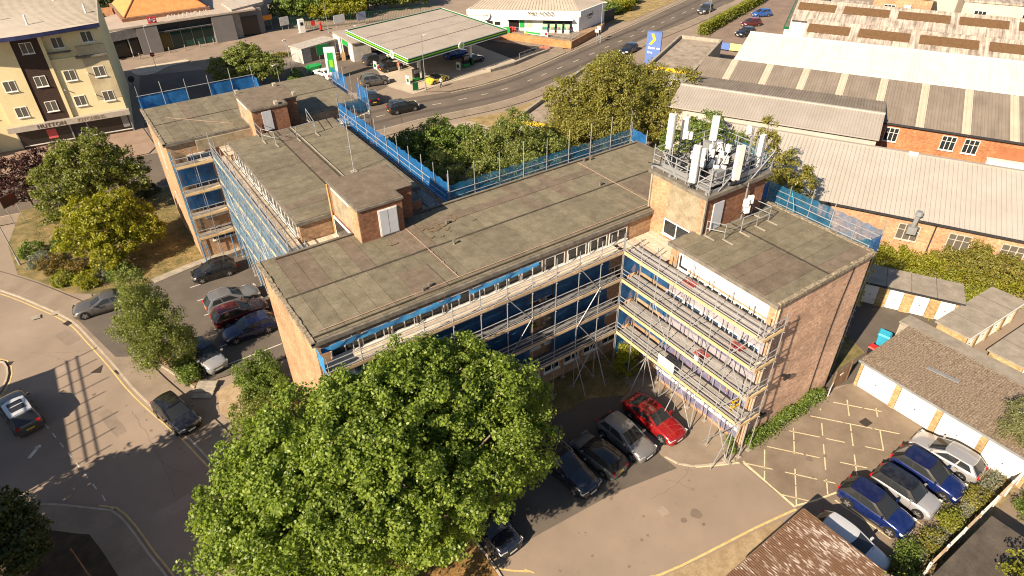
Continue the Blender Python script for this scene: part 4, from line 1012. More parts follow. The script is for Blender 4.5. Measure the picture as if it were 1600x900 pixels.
for k in range(70):
    x, y = random.uniform(32.9, 38.2), random.uniform(25.1, 29.7)
    pts = [(x, y, 15.8)]
    for j in range(4): pts.append((pts[-1][0] + random.uniform(-.7, .7), pts[-1][1] + random.uniform(-.5, .5), 15.82 + random.uniform(0, .65)))
    cb.path(pts, .03, 5)
tag(cb.build('cable_tangle', BLACK), 'tangle of black feeder cables across the tower frame', 'cables', kind='stuff')
d = thing('dish_aerial', 'small white round dish aerial on a pole at the right of the tower', 'dish', (37.9, 26.2, 15.4), rad(-130))
tube('pole', (0, 0, 0), (0, 0, 3.0), .05, STEEL, d, world=False)
dm = MB()
for r0, y0, r1, y1 in ((0, .02, .18, -.02), (.18, -.02, .32, -.12), (.32, -.12, .34, -.3)):
    dm.cyl((0, -.1 + y0, 2.7), (0, -.1 + y1 - .001, 2.7), max(r0, .01), 18, r1)
dm.build('dish', WHITE_GLOSS, d, world=False, sm=50)
MB().cyl((0, -.42, 2.7), (0, -.40, 2.7), .33, 18).build('dish_cover', WHITE, d, world=False)

# ================================================================ warehouses (their own grid, 62 degrees off)
WR = rad(-62)
def wpt(u, w): return (u * math.cos(WR) - w * math.sin(WR), u * math.sin(WR) + w * math.cos(WR))
def corr(parent, u0, u1, w0, z0, w1, z1, mt, name='roof', pitch=.33, amp=.035, t=.05):
    """profiled sheet roof: ribs run down the slope"""
    n = max(2, int((u1 - u0) / pitch)); vs, fs = [], []
    prof = ((0, 0), (.25, 0), (.4, 1), (.6, 1), (.75, 0))
    us = [(u0 + (u1 - u0) * (i + a) / n, b * amp) for i in range(n) for a, b in prof] + [(u1, 0)]
    for u, b in us: vs += [(u, w0, z0 + b), (u, w1, z1 + b), (u, w0, z0 - t), (u, w1, z1 - t)]
    for i in range(len(us) - 1):
        k = 4 * i; fs += [(k, k + 4, k + 5, k + 1), (k + 2, k + 3, k + 7, k + 6), (k, k + 2, k + 6, k + 4), (k + 1, k + 5, k + 7, k + 3)]
    e = 4 * (len(us) - 1); fs += [(0, 1, 3, 2), (e, e + 2, e + 3, e + 1)]
    return MB().add(vs, fs).build(name, mt, parent, world=False)
def whouse(label, cat='warehouse'): return thing('warehouse', label, cat, (0, 0, 0), WR)
def sink(o, u, w):
    """move a thing's origin to its base without moving its parts"""
    p = wpt(u, w); o.location = (*p, 0)
    for c in o.children: c.location = (c.location[0] - u, c.location[1] - w, c.location[2])
BEIGE = mat('beige profiled sheet', (.36, .335, .295), .6, col2=(.415, .385, .345), scale=.35, spec=.3)
BEIGE_D = mat('dull beige profiled sheet', (.275, .25, .22), .65, col2=(.33, .30, .27), scale=.35)
ASB = streaked('old grey asbestos sheet', (.17, .142, .115), (.235, .20, .165), WR, 1.6, .15)
ASB_PALE = streaked('bleached asbestos sheet', (.17, .14, .115), (.44, .39, .335), WR, 2.4, .25, lo=.36, hi=.58, seam=1.1, seamc=.55)
ROOFLIGHT = mat('cream rooflight sheet', (.42, .36, .275), .6, col2=(.48, .42, .33), scale=.6)
WHITEROOF = streaked('white coated roof sheet', (.48, .48, .47), (.58, .58, .57), WR, 1.2, .06, .6, seam=1.0, seamc=.86)
# W1 nearest
w1 = whouse('long beige warehouse nearest the scaffolded office with brick wall below its eave')
MB().box(-15, 45, 66.6, 77.3, 0, 3.9).build('wall', BRICK_PINK, w1, world=False)
corr(w1, -15.2, 45.2, 66.2, 4.05, 77.5, 5.9, BEIGE, 'roof', .42, .06); MB().box(-15.2, 45.2, 77.5, 77.9, 5.4, 6.05).build('ridge_gutter', BEIGE_D, w1, world=False)
MB().box(-15.2, 45.2, 66.05, 66.2, 3.9, 4.08).build('gutter', STEEL_DARK, w1, world=False)
for u in (8.3, 12.6, 16.9, 21.5, 26): window(w1, (u, 66.56, 2.4), 1.9, 1.7, 0, 3, mat('pale steel window frame', (.40, .37, .32), .7), glass('dusty glass', (.10, .09, .075), .25), world=False, bar=True)
for u in (10.4, 19.2): MB().cyl((u, 66.5, .2), (u, 66.5, 3.9), .06, 8).build('downpipe', STEEL_DARK, w1, world=False)
du = MB().box(8.1, 8.9, 65.8, 66.5, 2.6, 3.4).cyl((8.5, 66.1, 3.4), (8.6, 66.1, 4.6), .22, 10).cyl((8.6, 66.1, 4.6), (8.6, 66.1, 5.0), .34, 10, .28).build('extract_duct', GREYMETAL, w1, world=False)
MB().box(7.0, 7.9, 77.2, 77.6, 5.9, 6.2).build('roof_hatch', WHITE, w1, world=False)
# W2 mid gable block
w2 = whouse('short beige gabled warehouse block between the near warehouse and the striped roof')
MB().box(-19.6, 3.8, 80.4, 91.8, 0, 5.9).build('wall', BEIGE, w2, world=False)
MB().add([(3.78, 80.4, 5.9), (3.78, 85.1, 7.15), (3.78, 91.8, 6.35), (3.78, 91.8, 5.9)], [(0, 3, 2, 1)]).build('gable', BEIGE_D, w2, world=False)
corr(w2, -20, 4, 80.1, 6.0, 85.1, 7.2, BEIGE_D); corr(w2, -20, 4, 85.1, 7.2, 92, 6.4, ASB)
MB().box(-20, 4.02, 84.9, 85.3, 7.16, 7.30).build('ridge_cap', BEIGE, w2, world=False)
MB().box(-20, 4.0, 79.95, 80.1, 5.85, 6.02).build('gutter', BEIGE_D, w2, world=False)
corr(w2, -19, 3.5, 78.3, 3.9, 80.4, 4.5, BEIGE, 'lean_to_roof')
# W3/W4 striped grey and white roof
w3 = whouse('large warehouse with grey sheets and cream rooflight stripes below a white roof')
MB().box(-16, 60, 97.4, 108, 0, 5.3).build('rear_wall', BEIGE, w3, world=False); MB().box(-20, 60, 87.4, 97.39, 0, 5.3).build('wall', brick('orange warehouse brick', (.46, .19, .085), (.38, .145, .065), (.36, .24, .17)), w3, world=False)
s = -20.; i = 0
while s < 60:
    e = s + (3.8 if i % 2 == 0 else .95)
    corr(w3, s, e - .03, 87.1, 5.5, 97.4, 7.5, ASB if i % 2 == 0 else ROOFLIGHT, 'roof_sheet' if i % 2 == 0 else 'rooflight'); s = e; i += 1
corr(w3, -16, 60, 97.5, 7.55, 107.5, 8.8, WHITEROOF, 'white_roof', .5, .03); corr(w3, -16, 60, 107.5, 8.8, 112, 7.6, WHITEROOF, 'white_roof_back', .5, .03)
MB().box(-16, 60, 107.4, 107.7, 8.75, 8.95).build('ridge_cap', WHITE_DIRTY, w3, world=False)
MB().box(-16, 60, 108.1, 111.8, 0, 7.6).build('back_wall', BEIGE, w3, world=False); MB().box(-20.2, 60, 86.95, 87.1, 5.35, 5.55).build('gutter', STEEL_DARK, w3, world=False)
for u in (5.4, 11.4, 13.7): window(w3, (u, 87.36, 4.1), 1.5, 1.7, 0, 3, WHITE_DIRTY, GLASS, world=False, bar=True)
MB().box(16.4, 24, 87.3, 87.38, 2.2, 4.7).build('roller_door', mat('brown roller door', (.28, .11, .05), .7, var=.1), w3, world=False)
MB().box(15.6, 22, 86.4, 87.2, 2.6, 3.3).build('canopy_sheet', WHITE_DIRTY, w3, world=False)
# W5 old north light roofs
BROWNGLASS = mat('grimy rooflight', (.13, .075, .035), .7, var=.15, scale=2)
for nm, (wa, zr, ua, ub) in (('old bleached asbestos roof with brown rooflights just behind the white roof', (122.0, 8.0, -9.5, 60)), ('old bleached asbestos roof with brown rooflights, the rear one of the pair', (136.6, 8.0, -13, 60))):
    w5 = whouse(nm)
    MB().box(ua, ub, wa - 5.5, wa + 6, 0, 5.8).build('wall', WHITE_DIRTY, w5, world=False)
    corr(w5, ua, ub, wa - 6.2, 5.9, wa, zr, ASB_PALE, 'roof', .9, .06); corr(w5, ua, ub, wa, zr, wa + 6.5, 5.9, ASB_PALE, 'roof_back', .9, .06)
    u = ua + .4
    k = 0
    while u < ub - 7:
        L = (6.2, 7.2, 7.8, 7.0)[k % 4]
        MB().slab((u, wa - 3.2, 7.02), (u + L, wa - 3.2, 7.02), (u + L, wa - 1.0, 7.77), (u, wa - 1.0, 7.77), .05).build('rooflight', BROWNGLASS, w5, world=False)
        u += L + 1.3; k += 1
    MB().box(ua, ub, wa - .15, wa + .15, zr, zr + .12).build('ridge_cap', ASB_PALE, w5, world=False)
# flat roofed white office by the trade yard
gf = thing('flat_office', 'white flat roofed office with a green trimmed mossy roof in the trade yard', 'office', (122, 78, 0), rad(31))
MB().box(-11, 16, -3, 3, 0, 3.6).build('wall', WHITE, gf, world=False); MB().box(-11.2, 16.2, -3.2, 3.2, 3.6, 3.95).build('fascia', GREEN_DARK, gf, world=False)
MB().box(-11, 16, -3, 3, 3.95, 4.0).build('roof', mat('mossy flat roof', (.09, .085, .06), .95, col2=(.17, .155, .115), scale=.5), gf, world=False)
for x in (-4, 2, 8): window(gf, (x, 3.02, 2.2), 1.6, 1.4, rad(180), 2, WHITE, GLASS, world=False)
window(gf, (-11.02, 0, 2.2), 1.8, 1.4, rad(-90), 2, WHITE, GLASS, world=False)
# tall cream buildings at the top right
for nm, u0, u1, w0, ww, h, mt_ in (('cream rendered works building behind the old roofs with small barred window', 14, 40, 153, 14, 6.8, mat('cream render', (.50, .43, .32), .85, col2=(.56, .49, .38), scale=.4)), ('orange brick works building with air conditioner behind the old roofs', -1, 9, 153, 12, 6.5, BRICK_PINK), ('low tan flat roofed store behind the old roofs', -14, -2, 153, 10, 3.0, mat('tan roof', (.36, .29, .2), .9)), ('cream works building with parapet far behind the old roofs', 10, 44, 171, 14, 7, mat('cream render', (.5, .43, .32), .85))):
    wb = whouse(nm, 'works building')
    MB().box(u0, u1, w0, w0 + ww, 0, h).build('wall', mt_, wb, world=False); MB().box(u0 - .2, u1 + .2, w0 - .2, w0 + ww + .2, h, h + .3).build('parapet', ASB_PALE if mt_ != BRICK_PINK else CONC, wb, world=False)
    for u in np.arange(u0 + 3, u1 - 2, 7.5): window(wb, (float(u), w0 - .02, h - 2), 2.0, 1.3, 0, 3, WHITE, GLASS, world=False)
    if mt_ == BRICK_PINK: MB().box(4.5, 5.6, w0 - .5, w0, 4.4, 5.3).build('air_conditioner', WHITE, wb, world=False)
# --- tyre and exhaust centre with yellow trim
AUTOGREY = mat('grey cladding', (.20, .20, .19), .7, var=.08)
GRAVEL = mat('silted flat roof', (.20, .165, .13), .95, col2=(.34, .29, .235), scale=.9, bump=.4, fine=.15)
for nm, u0, u1, w0, w1_, h in (('grey flat roofed workshop with yellow edge beside the totem sign', -29.3, -22.0, 100.6, 119, 4.0), ('low grey flat roofed workshop with yellow edge half hidden by trees', -38.2, -30.6, 73.4, 99, 3.5)):
    b = thing('workshop', nm, 'workshop', (0, 0, 0), WR)
    MB().box(u0, u1, w0, w1_, 0, h - .4).build('wall', AUTOGREY, b, world=False)
    MB().box(u0 + .3, u1 - .3, w0 + .3, w1_ - .3, h - .4, h - .3).build('roof', GRAVEL, b, world=False)
    for x0, x1, y0, y1 in ((u0 - .05, u0 + .32, w0, w1_), (u1 - .32, u1 + .05, w0, w1_), (u0 + .32, u1 - .32, w1_ - .32, w1_ + .05)): MB().box(x0, x1, y0, y1, h - .6, h + .25).build('parapet', CONC, b, world=False)
    MB().box(u0 - .05, u1 + .05, w0 - .08, w0 + .3, h - .42, h + .02).build('yellow_trim', YELLOWP, b, world=False)
    MB().box(u0 - .08, u0 + .2, w0 - .10, w0 - .08, 0, h).build('yellow_trim', YELLOWP, b, world=False)
    for k, u in enumerate((u0 + 2.6, u0 + 4.6)): window(b, (u, w0 - .02, 2.0), .95, 1.0, 0, 1, WHITE, GLASS, world=False)
    for k in range(2): MB().box(u0 + .9, u0 + 1.8, w0 - .45, w0 - .02, 1.2 + k * 1.05, 2.0 + k * 1.05).build('air_conditioner', WHITE, b, world=False)
tt = thing('totem_sign', 'blue totem sign with a yellow chevron beside the grey workshop', 'sign', (86.0, 82.6, 0), rad(-56))
MB().box(-1.25, 1.25, -.35, .35, 0, 5.4).build('pylon', BLUEP, tt, world=False)
ch = MB(); P = [(-.55, 5.1), (-.1, 5.1), (.35, 4.2), (-.35, 3.3), (-.85, 3.3), (-.15, 4.2)]
ch.add([(x, -.37, z) for x, z in P] + [(x, -.35, z) for x, z in P], [(0, 5, 4, 3, 2, 1)] + [(i, (i + 1) % 6, 6 + (i + 1) % 6, 6 + i) for i in range(6)]).build('chevron', YELLOWP, tt, world=False)
text('lettering', 'Book on', .62, WHITE, tt, (-.95, -.36, 2.75), (rad(90), 0, 0), .008, 'LEFT', world=False)
text('lettering', 'line', .62, WHITE, tt, (-.95, -.36, 2.0), (rad(90), 0, 0), .008, 'LEFT', world=False)
bn = thing('fence_banner', 'blue and yellow banner on the fence of the trade yard', 'banner', (101.5, 80.5, 0), rad(-62))
MB().box(-1.4, 1.4, -.03, .03, .3, 1.5).build('panel', BLUEP, bn, world=False); MB().box(1.45, 3.4, -.03, .03, .3, 1.5).build('panel', mat('pale yellow panel', (.7, .6, .2), .6), bn, world=False)
MB().box(3.6, 10.5, -.03, .03, .4, 1.4).build('panel', mat('navy panel', (.05, .07, .2), .6), bn, world=False)
for x in (-1.4, 1.42, 3.5, 7, 10.5): MB().box(x - .04, x + .04, .03, .1, 0, 1.6).build('post', STEEL, bn, world=False)

# ================================================================ garages
GROOF = mat('mossy corrugated asbestos', (.115, .078, .05), .95, col2=(.30, .245, .185), scale=8, fine=.3, bump=.5, lo=.36, hi=.66, detail=9)
GDOOR = mat('white garage door', (.68, .66, .61), .5, var=.05)
def garages(label, loc, rz, n, w, depth, h, roofmat, drop=.25, door_side=-1, doors=True, fascia=WHITE, pier=.45, corrug=True, brickm=None):
    """row of lock-ups: doors face local -X, the row runs along local -Y"""
    t = thing('garage_row', label, 'garages', loc, rz)
    L = n * w
    bm = brickm or BRICK_YEL
    MB().box(.12, depth, -L, 0, 0, h - .1).build('wall', bm, t, world=False)
    for i in range(n + 1):
        y = -i * w; MB().box(-.05, .12, max(-L, y - pier / 2), min(0, y + pier / 2), 0, h - .06).build('pier', bm, t, world=False)
    for i in range(n):
        y0, y1 = -(i + 1) * w + pier / 2 + .03, -i * w - pier / 2 - .03
        if doors:
            dd = MB().box(.02, .11, y0, y1, .05, h - .2).build('garage_door', GDOOR, t, world=False)
            rb = MB()
            for k in range(int((y1 - y0) / .16)): rb.box(.008, .02, y0 + .06 + k * .16, y0 + .16 + k * .16, .12, h - .27)
            rb.build('door_ribs', GDOOR, dd, world=False)
            MB().box(-.02, .008, (y0 + y1) / 2 - .06, (y0 + y1) / 2 + .06, 1.0, 1.06).build('handle', STEEL_DARK, dd, world=False)
            MB().box(.0, .1, y0, y1, h - .19, h - .1).build('lintel', fascia, t, world=False)
    if corrug:
        nn = int((L + .3) / .16); vs, fs = [], []
        for i in range(nn * 2 + 1):
            y = .15 - (L + .3) * i / (nn * 2); b = .03 * (i % 2)
            vs += [(-.3, y, h + b), (depth + .2, y, h - drop + b), (-.3, y, h - .06), (depth + .2, y, h - drop - .06)]
        for i in range(nn * 2):
            k = 4 * i; fs += [(k, k + 1, k + 5, k + 4), (k + 2, k + 6, k + 7, k + 3), (k, k + 4, k + 6, k + 2), (k + 1, k + 3, k + 7, k + 5)]
        e = 8 * nn; fs += [(0, 2, 3, 1), (e, e + 1, e + 3, e + 2)]
        r = MB().add(vs, fs).build('roof', roofmat, t, world=False)
        for i in range(1, 7): MB().slab((-.31, -L * i / 7 - .05, h + .045), (depth + .2, -L * i / 7 - .05, h - drop + .045), (depth + .2, -L * i / 7 + .05, h - drop + .045), (-.31, -L * i / 7 + .05, h + .045), .02).build('sheet_lap', roofmat, r, world=False)
    else:
        r = MB().slab((-.3, -L - .15, h), (depth + .2, -L - .15, h - drop), (depth + .2, .15, h - drop), (-.3, .15, h), .14).build('roof', roofmat, t, world=False)
        for i in range(1, n): MB().slab((-.28, -w * i - .03, h + .012), (depth + .18, -w * i - .03, h - drop + .012), (depth + .18, -w * i + .03, h - drop + .012), (-.28, -w * i + .03, h + .012), .01).build('felt_lap', CONC_DARK, r, world=False)
    MB().box(-.34, -.3, -L - .15, .15, h - .14, h + .05).build('fascia', fascia, t, world=False)
    return t
FLAT = mat('grey mineral garage roof', (.21, .185, .15), .95, col2=(.30, .265, .215), scale=1.2, fine=.12)
gA = garages('garage row with brown mossy corrugated roof and wide white doors beside the hatched yard', (42.15, 15.7, 0), 0, 4, 2.95, 6.2, 2.55, GROOF, -.15, fascia=GREYMETAL, pier=.4)
MB().box(6.3, 7.8, -12, .8, 0, 2.5).build('rear_wall', CONC, gA, world=False)
MB().slab((6.3, -12.3, 2.72), (7.9, -12.3, 2.62), (7.9, .9, 2.62), (6.3, .9, 2.72), .15).build('rear_roof', FLAT, gA, world=False)
block('roof_patch', (3.0, -4.3, 2.68), (.3, 2.2, .05), GREYMETAL, gA, rad(8), world=False)
gB = garages('garage row with grey felt roof and narrow white doors below the brambles', (51.0, 23.6, 0), rad(29), 5, 1.95, 3.0, 2.3, FLAT, .1, pier=.78, corrug=False, fascia=STEEL_DARK)
gC = garages('middle row of grey roofed garages seen end on behind the mossy garage roof', (51.6, 12.7, 0), rad(88), 4, 2.1, 2.3, 2.3, FLAT, .1, pier=.5, corrug=False, fascia=WHITE)
gD = garages('nearest row of grey roofed garages at the right edge behind the mossy garage roof', (51.4, 8.6, 0), rad(88), 4, 2.1, 2.3, 2.3, FLAT, .1, pier=.5, corrug=False, fascia=WHITE)
RUST = streaked('rusty flaking corrugated sheet', (.125, .07, .042), (.40, .35, .31), 0, 12., 3.0, lo=.53, hi=.60)
gE = thing('garage', 'small garage with rusty flaking corrugated roof at the bottom of the photo', 'garage', (27.2, 10.1, 0), rad(-88))
MB().box(.1, 8, -6.6, 0, 0, 2.3).build('wall', BRICK_YEL, gE, world=False)
vs, fs = [], []
for i in range(101):
    y = .2 - 7.0 * i / 100; b = .03 * (i % 2)
    vs += [(-.1, y, 2.42 + b), (8.2, y, 2.62 + b), (-.1, y, 2.37), (8.2, y, 2.57)]
for i in range(100):
    k = 4 * i; fs += [(k, k + 1, k + 5, k + 4), (k + 2, k + 6, k + 7, k + 3), (k, k + 4, k + 6, k + 2), (k + 1, k + 3, k + 7, k + 5)]
fs += [(0, 2, 3, 1), (400, 401, 403, 402)]
r = MB().add(vs, fs).build('roof', RUST, gE, world=False)
for x in (2.6, 5.3): MB().box(x, x + .05, -6.8, .2, 2.49 + x * .0244, 2.50 + x * .0244).build('sheet_lap', RUST, r, world=False)
MB().box(-.14, -.1, -6.8, .2, 2.25, 2.46).build('fascia', WOOD, gE, world=False); MB().box(-.1, 8.2, .2, .25, 2.25, 2.5).build('fascia', WOOD, gE, world=False)
lo = thing('lean_to', 'low lean-to with ribbed grey sheet beside the rusty garage roof', 'shed', (20.6, 9.7, 0), rad(-88))
MB().box(.6, 6, -3.5, -.2, 0, 1.7).build('wall', WOOD, lo, world=False)
vs, fs = [], []
for i in range(61):
    y = 0 - 4.0 * i / 60; b = .03 * (i % 2); vs += [(.5, y, 1.85 + b), (6.2, y, 2.0 + b)]
for i in range(60): fs.append((2 * i, 2 * i + 1, 2 * i + 3, 2 * i + 2))
MB().add(vs, fs).build('roof', mat('grey ribbed sheet', (.16, .13, .11), .8, col2=(.45, .41, .36), scale=3, fine=.4), lo, world=False)
sd = thing('shed', 'dark flat roofed outbuilding beyond the fence at the bottom right', 'shed', (33, 0, 0), 0)
MB().box(29.8, 36.0, -4, 3.5, 0, 2.0).build('wall', WOOD, sd); MB().box(29.6, 36.2, -4.2, 3.7, 2.0, 2.2).build('roof', mat('dark shed felt', (.05, .042, .036), .95, col2=(.10, .085, .07), scale=.8, fine=.15), sd)
# --- timber fence at bottom right, each board leaning a little
fn = thing('panel_fence', 'weathered concrete and timber fence running behind the parked cars at the bottom right', 'fence', (36, 4.2, 0))
random.seed(5)
for i in range(7):
    x = 31 + i * 1.95
    block('post', (x, 4.2, .75), (.13, .13, 1.5), WHITE_DIRTY, fn)
    for k in range(12): block('board', (x + .16 + k * .15, 4.2 + random.uniform(-.03, .03), .62), (.135, .025, 1.15 + random.uniform(-.06, .06)), WOOD_PALE, fn, random.uniform(-.05, .05))
    block('capping', (x + .95, 4.2, 1.3), (1.85, .14, .05), WHITE_DIRTY if i % 2 else WOOD_PALE, fn)
# --- brown gate between the office and the garages
gt = thing('timber_gate', 'brown timber double gate between the brick end wall and the garages', 'gate', (41.1, 16.3, 0))
for i in range(13): block('board', (40.25 + i * .145, 16.3, .95), (.135, .03, 1.8), WOOD, gt)
for z in (.4, 1.5): block('rail', (41.1, 16.34, z), (1.85, .04, .1), WOOD, gt)
for x in (40.1, 42.05): block('post', (x, 16.3, 1.0), (.12, .12, 2.0), WOOD, gt)
block('notice', (40.9, 16.27, 1.3), (.4, .02, .12), WHITE, gt)
t = tag(MB().obox((40.0, 16.25, .45), (1.3, .06, .9), rad(18)).build('slatted_sign', mat('striped slat board', (.5, .5, .52), .7)), 'white slatted board leaning at the foot of the brick end wall', 'board')
for k in range(4): block('slat', (39.98, 16.2, .18 + k * .2), (1.2, .03, .06), STEEL_DARK, t, rad(18))
def wheelie(label, x, y, yaw, body, lid, s=1.):
    b = thing('wheelie_bin', label, 'bin', (x, y, 0), yaw)
    mb = MB(); w0, w1_ = .5 * s, .62 * s
    mb.add([(-w0 / 2, -w0 / 2, .08), (w0 / 2, -w0 / 2, .08), (w0 / 2, w0 / 2, .08), (-w0 / 2, w0 / 2, .08), (-w1_ / 2, -w1_ / 2, 1.1 * s), (w1_ / 2, -w1_ / 2, 1.1 * s), (w1_ / 2, w1_ / 2, 1.1 * s), (-w1_ / 2, w1_ / 2, 1.1 * s)], [(3, 2, 1, 0), (4, 5, 6, 7), (0, 1, 5, 4), (1, 2, 6, 5), (2, 3, 7, 6), (3, 0, 4, 7)]).build('body', body, b, world=False)
    l = MB(); l.add([(-.36 * s, -.36 * s, 1.12 * s), (.36 * s, -.36 * s, 1.12 * s), (.36 * s, .36 * s, 1.18 * s), (-.36 * s, .36 * s, 1.18 * s), (-.28 * s, -.28 * s, 1.22 * s), (.28 * s, -.28 * s, 1.22 * s), (.28 * s, .3 * s, 1.28 * s), (-.28 * s, .3 * s, 1.28 * s)], [(3, 2, 1, 0), (4, 5, 6, 7), (0, 1, 5, 4), (1, 2, 6, 5), (2, 3, 7, 6), (3, 0, 4, 7)]).build('lid', lid, b, world=False)
    for s_ in (-1, 1): MB().cyl((s_ * .24 * s, .26 * s, .1), (s_ * .3 * s, .26 * s, .1), .1, 10).build('wheel', BLACK, b, world=False)
    return b
wheelie('large cyan lidded bin in the shaded yard behind the mossy garages', 47.6, 16.9, rad(20), mat('cyan bin plastic', (.03, .26, .40), .5), CYANP, 1.35)
wheelie('small red lidded bin beside the cyan bin', 45.9, 16.7, rad(10), PLASTIC_BLACK, RED, 1.0)

# ================================================================ cream flats over a shop
random.seed(11)
CREAM = mat('cream stucco', (.62, .53, .30), .9, col2=(.70, .61, .37), scale=.35, fine=.04)
CREAM_ST = mat('stained cream render', (.36, .30, .19), .9, col2=(.52, .45, .29), scale=.7)
BRN = mat('dark brown cladding', (.045, .026, .02), .7, var=.15, scale=4)
fl = thing('flats', 'cream rendered block of flats with a dark brown window column over a shop', 'apartment building', (5.9, 103.9, 0), rad(-7))
MB().box(-36, 0, .3, 22, 0, 13.9).build('wall', CREAM, fl, world=False)
MB().box(-13.6, -.02, -.05, .3, 3.3, 10.9).build('lower_wall', CREAM, fl, world=False)
MB().box(-13.6, -9.9, -.3, .3, 3.3, 14.2).build('bay', CREAM, fl, world=False)
MB().box(-6.9, -6.5, -.3, .3, 3.3, 14.2).build('fin_wall', CREAM, fl, world=False)
MB().box(-9.9, -6.9, -.16, .3, 3.3, 14.3).build('dark_cladding', BRN, fl, world=False)
for k in range(40): block('cladding_board', (-8.4, -.17, 3.45 + k * .27), (2.98, .02, .25), BRN, fl, world=False)
MB().box(-3.0, .0, -.08, -.051, 5.0, 10.7).build('stained_patch', CREAM_ST, fl, world=False)
MB().box(-3.6, .1, -.5, .3, 10.7, 10.95).build('ledge', CONC_DARK, fl, world=False); MB().box(-3.3, -.02, -.12, .29, 10.95, 12.1).build('balustrade', CREAM_ST, fl, world=False)
MB().box(-6.5, -3.9, -.35, .3, 11.6, 11.72).build('ledge', CONC_DARK, fl, world=False)
for s, zs in ((-11.85, (8.55, 5.15)), (-8.4, (12.8, 8.6, 5.3)), (-5.0, (12.9, 8.8, 5.4)), (-1.55, (13.2, 8.8, 5.5)), (-15.6, (12.8, 8.6, 5.3)), (-19, (12.8, 8.6, 5.3))):
    for z in zs:
        y = -.31 if s == -11.85 else (-.2 if s == -8.4 else (-.07 if z < 10 and s > -13 else .28))
        window(fl, (s, y, z - .1), 1.35, 1.35, 0, 2, WHITE, glass('curtained glass', (.10, .095, .08), .15), world=False)
# curved roof edge with blue fascia
vs, fs = [], []
for i in range(25):
    x = .4 - 37 * i / 24; y = -.6 - 2.2 * math.sin(max(0, min(1, -x / 22)) * math.pi)
    vs += [(x, y, 14.25), (x, y, 14.75), (x, 22.3, 15.6), (x, y + .25, 14.25)]
for i in range(24):
    k = 4 * i; fs += [(k, k + 1, k + 5, k + 4), (k + 1, k + 2, k + 6, k + 5), (k, k + 4, k + 7, k + 3)]
fsu = MB().add(vs, fs); fsu.mi = [1 if j % 3 == 0 else 0 for j in range(len(fs))]
fsu.build('roof', [mat('ribbed pale roof', (.40, .35, .28), .6, col2=(.48, .43, .35), scale=.4), mat('navy fascia', (.035, .04, .11), .5)], fl, world=False)
for k in range(36): block('roof_rib', (-18, -.2 + k * .62, 14.79 + (k * .62 + .3) * .0375), (36.5, .05, .05), CONC, fl, world=False)
for x, y in ((-11.2, 6), (-7.6, 2.2), (-1, 5), (-12.8, 12), (-5, 14)): MB().cyl((x, y, 14.9), (x, y, 16.1), .12, 8).build('flue', WHITE, fl, world=False, sm=40)
MB().box(-14.2, .25, -.85, -.05, 2.65, 3.35).build('shop_fascia', mat('weathered silver fascia', (.34, .31, .27), .5, col2=(.44, .40, .35), scale=1.5, metal=.2), fl, world=False)
LET = mat('brown letters', (.10, .065, .04), .7)
text('lettering', 'HUTTON', .72, LET, fl, (-9.2, -.87, 3.0), (rad(90), 0, 0), .03, spacing=1.15, world=False)
text('lettering', 'KITCHENS', .66, mat('pale bronze letters', (.26, .20, .14), .6), fl, (-4.5, -.87, 3.0), (rad(90), 0, 0), .02, spacing=1.1, world=False)
DARKSHOP = glass('dark shop glass', (.018, .016, .015), .12)
for x0, x1 in ((-13.3, -7.4), (-5.3, -.1)):
    MB().box(x0, x1, -.04, .28, .5, 2.6).build('shop_window', DARKSHOP, fl, world=False); MB().box(x0, x1, -.12, -.04, .38, .5).build('sill', WHITE_DIRTY, fl, world=False)
    MB().box(x0, x1, -.05, .28, 0, .38).build('stall_riser', BRN, fl, world=False)
MB().box(-7.3, -5.4, .05, .28, 0, 2.6).build('shop_door', STEEL_DARK, fl, world=False)
MB().box(-10.2, -9.1, -.06, -.041, .95, 2.2).build('poster', mat('red poster', (.55, .10, .10), .6), fl, world=False)
MB().box(-1.1, -.3, -.06, -.041, .8, 2.5).build('window_sign', GREYMETAL, fl, world=False)
for x in (-13.5, -7.35, -5.35, -.05): MB().box(x - .08, x + .08, -.1, .28, 0, 2.65).build('pilaster', GREYMETAL, fl, world=False)
for x, z in ((-2.9, 8.7), (-3.0, 5.8), (-6.2, 7.0), (-13.2, 11.8)): MB().cyl((x, -.4, z), (x, .2, z), .07, 8).build('flue', WHITE_DIRTY, fl, world=False)
# neighbouring shop at the very left
sh = thing('shop', 'yellow and blue shop front left of the flats', 'shop', (-13.2, 105.0, 0), rad(-4))
MB().box(-9, -.2, -1.2, 6, 0, 5.4).build('wall', mat('warm cream wall', (.52, .40, .2), .85), sh, world=False)
MB().box(-9, -.1, -1.5, -1.2, 2.7, 3.3).build('blue_fascia', mat('blue fascia', (.05, .17, .35), .5), sh, world=False); MB().box(-8.5, -1.8, -1.26, -1.2, .3, 2.6).build('shop_window', DARKSHOP, sh, world=False)
MB().box(-9, 0, -1.6, -1.2, 4.6, 4.9).build('ledge', WOOD, sh, world=False)

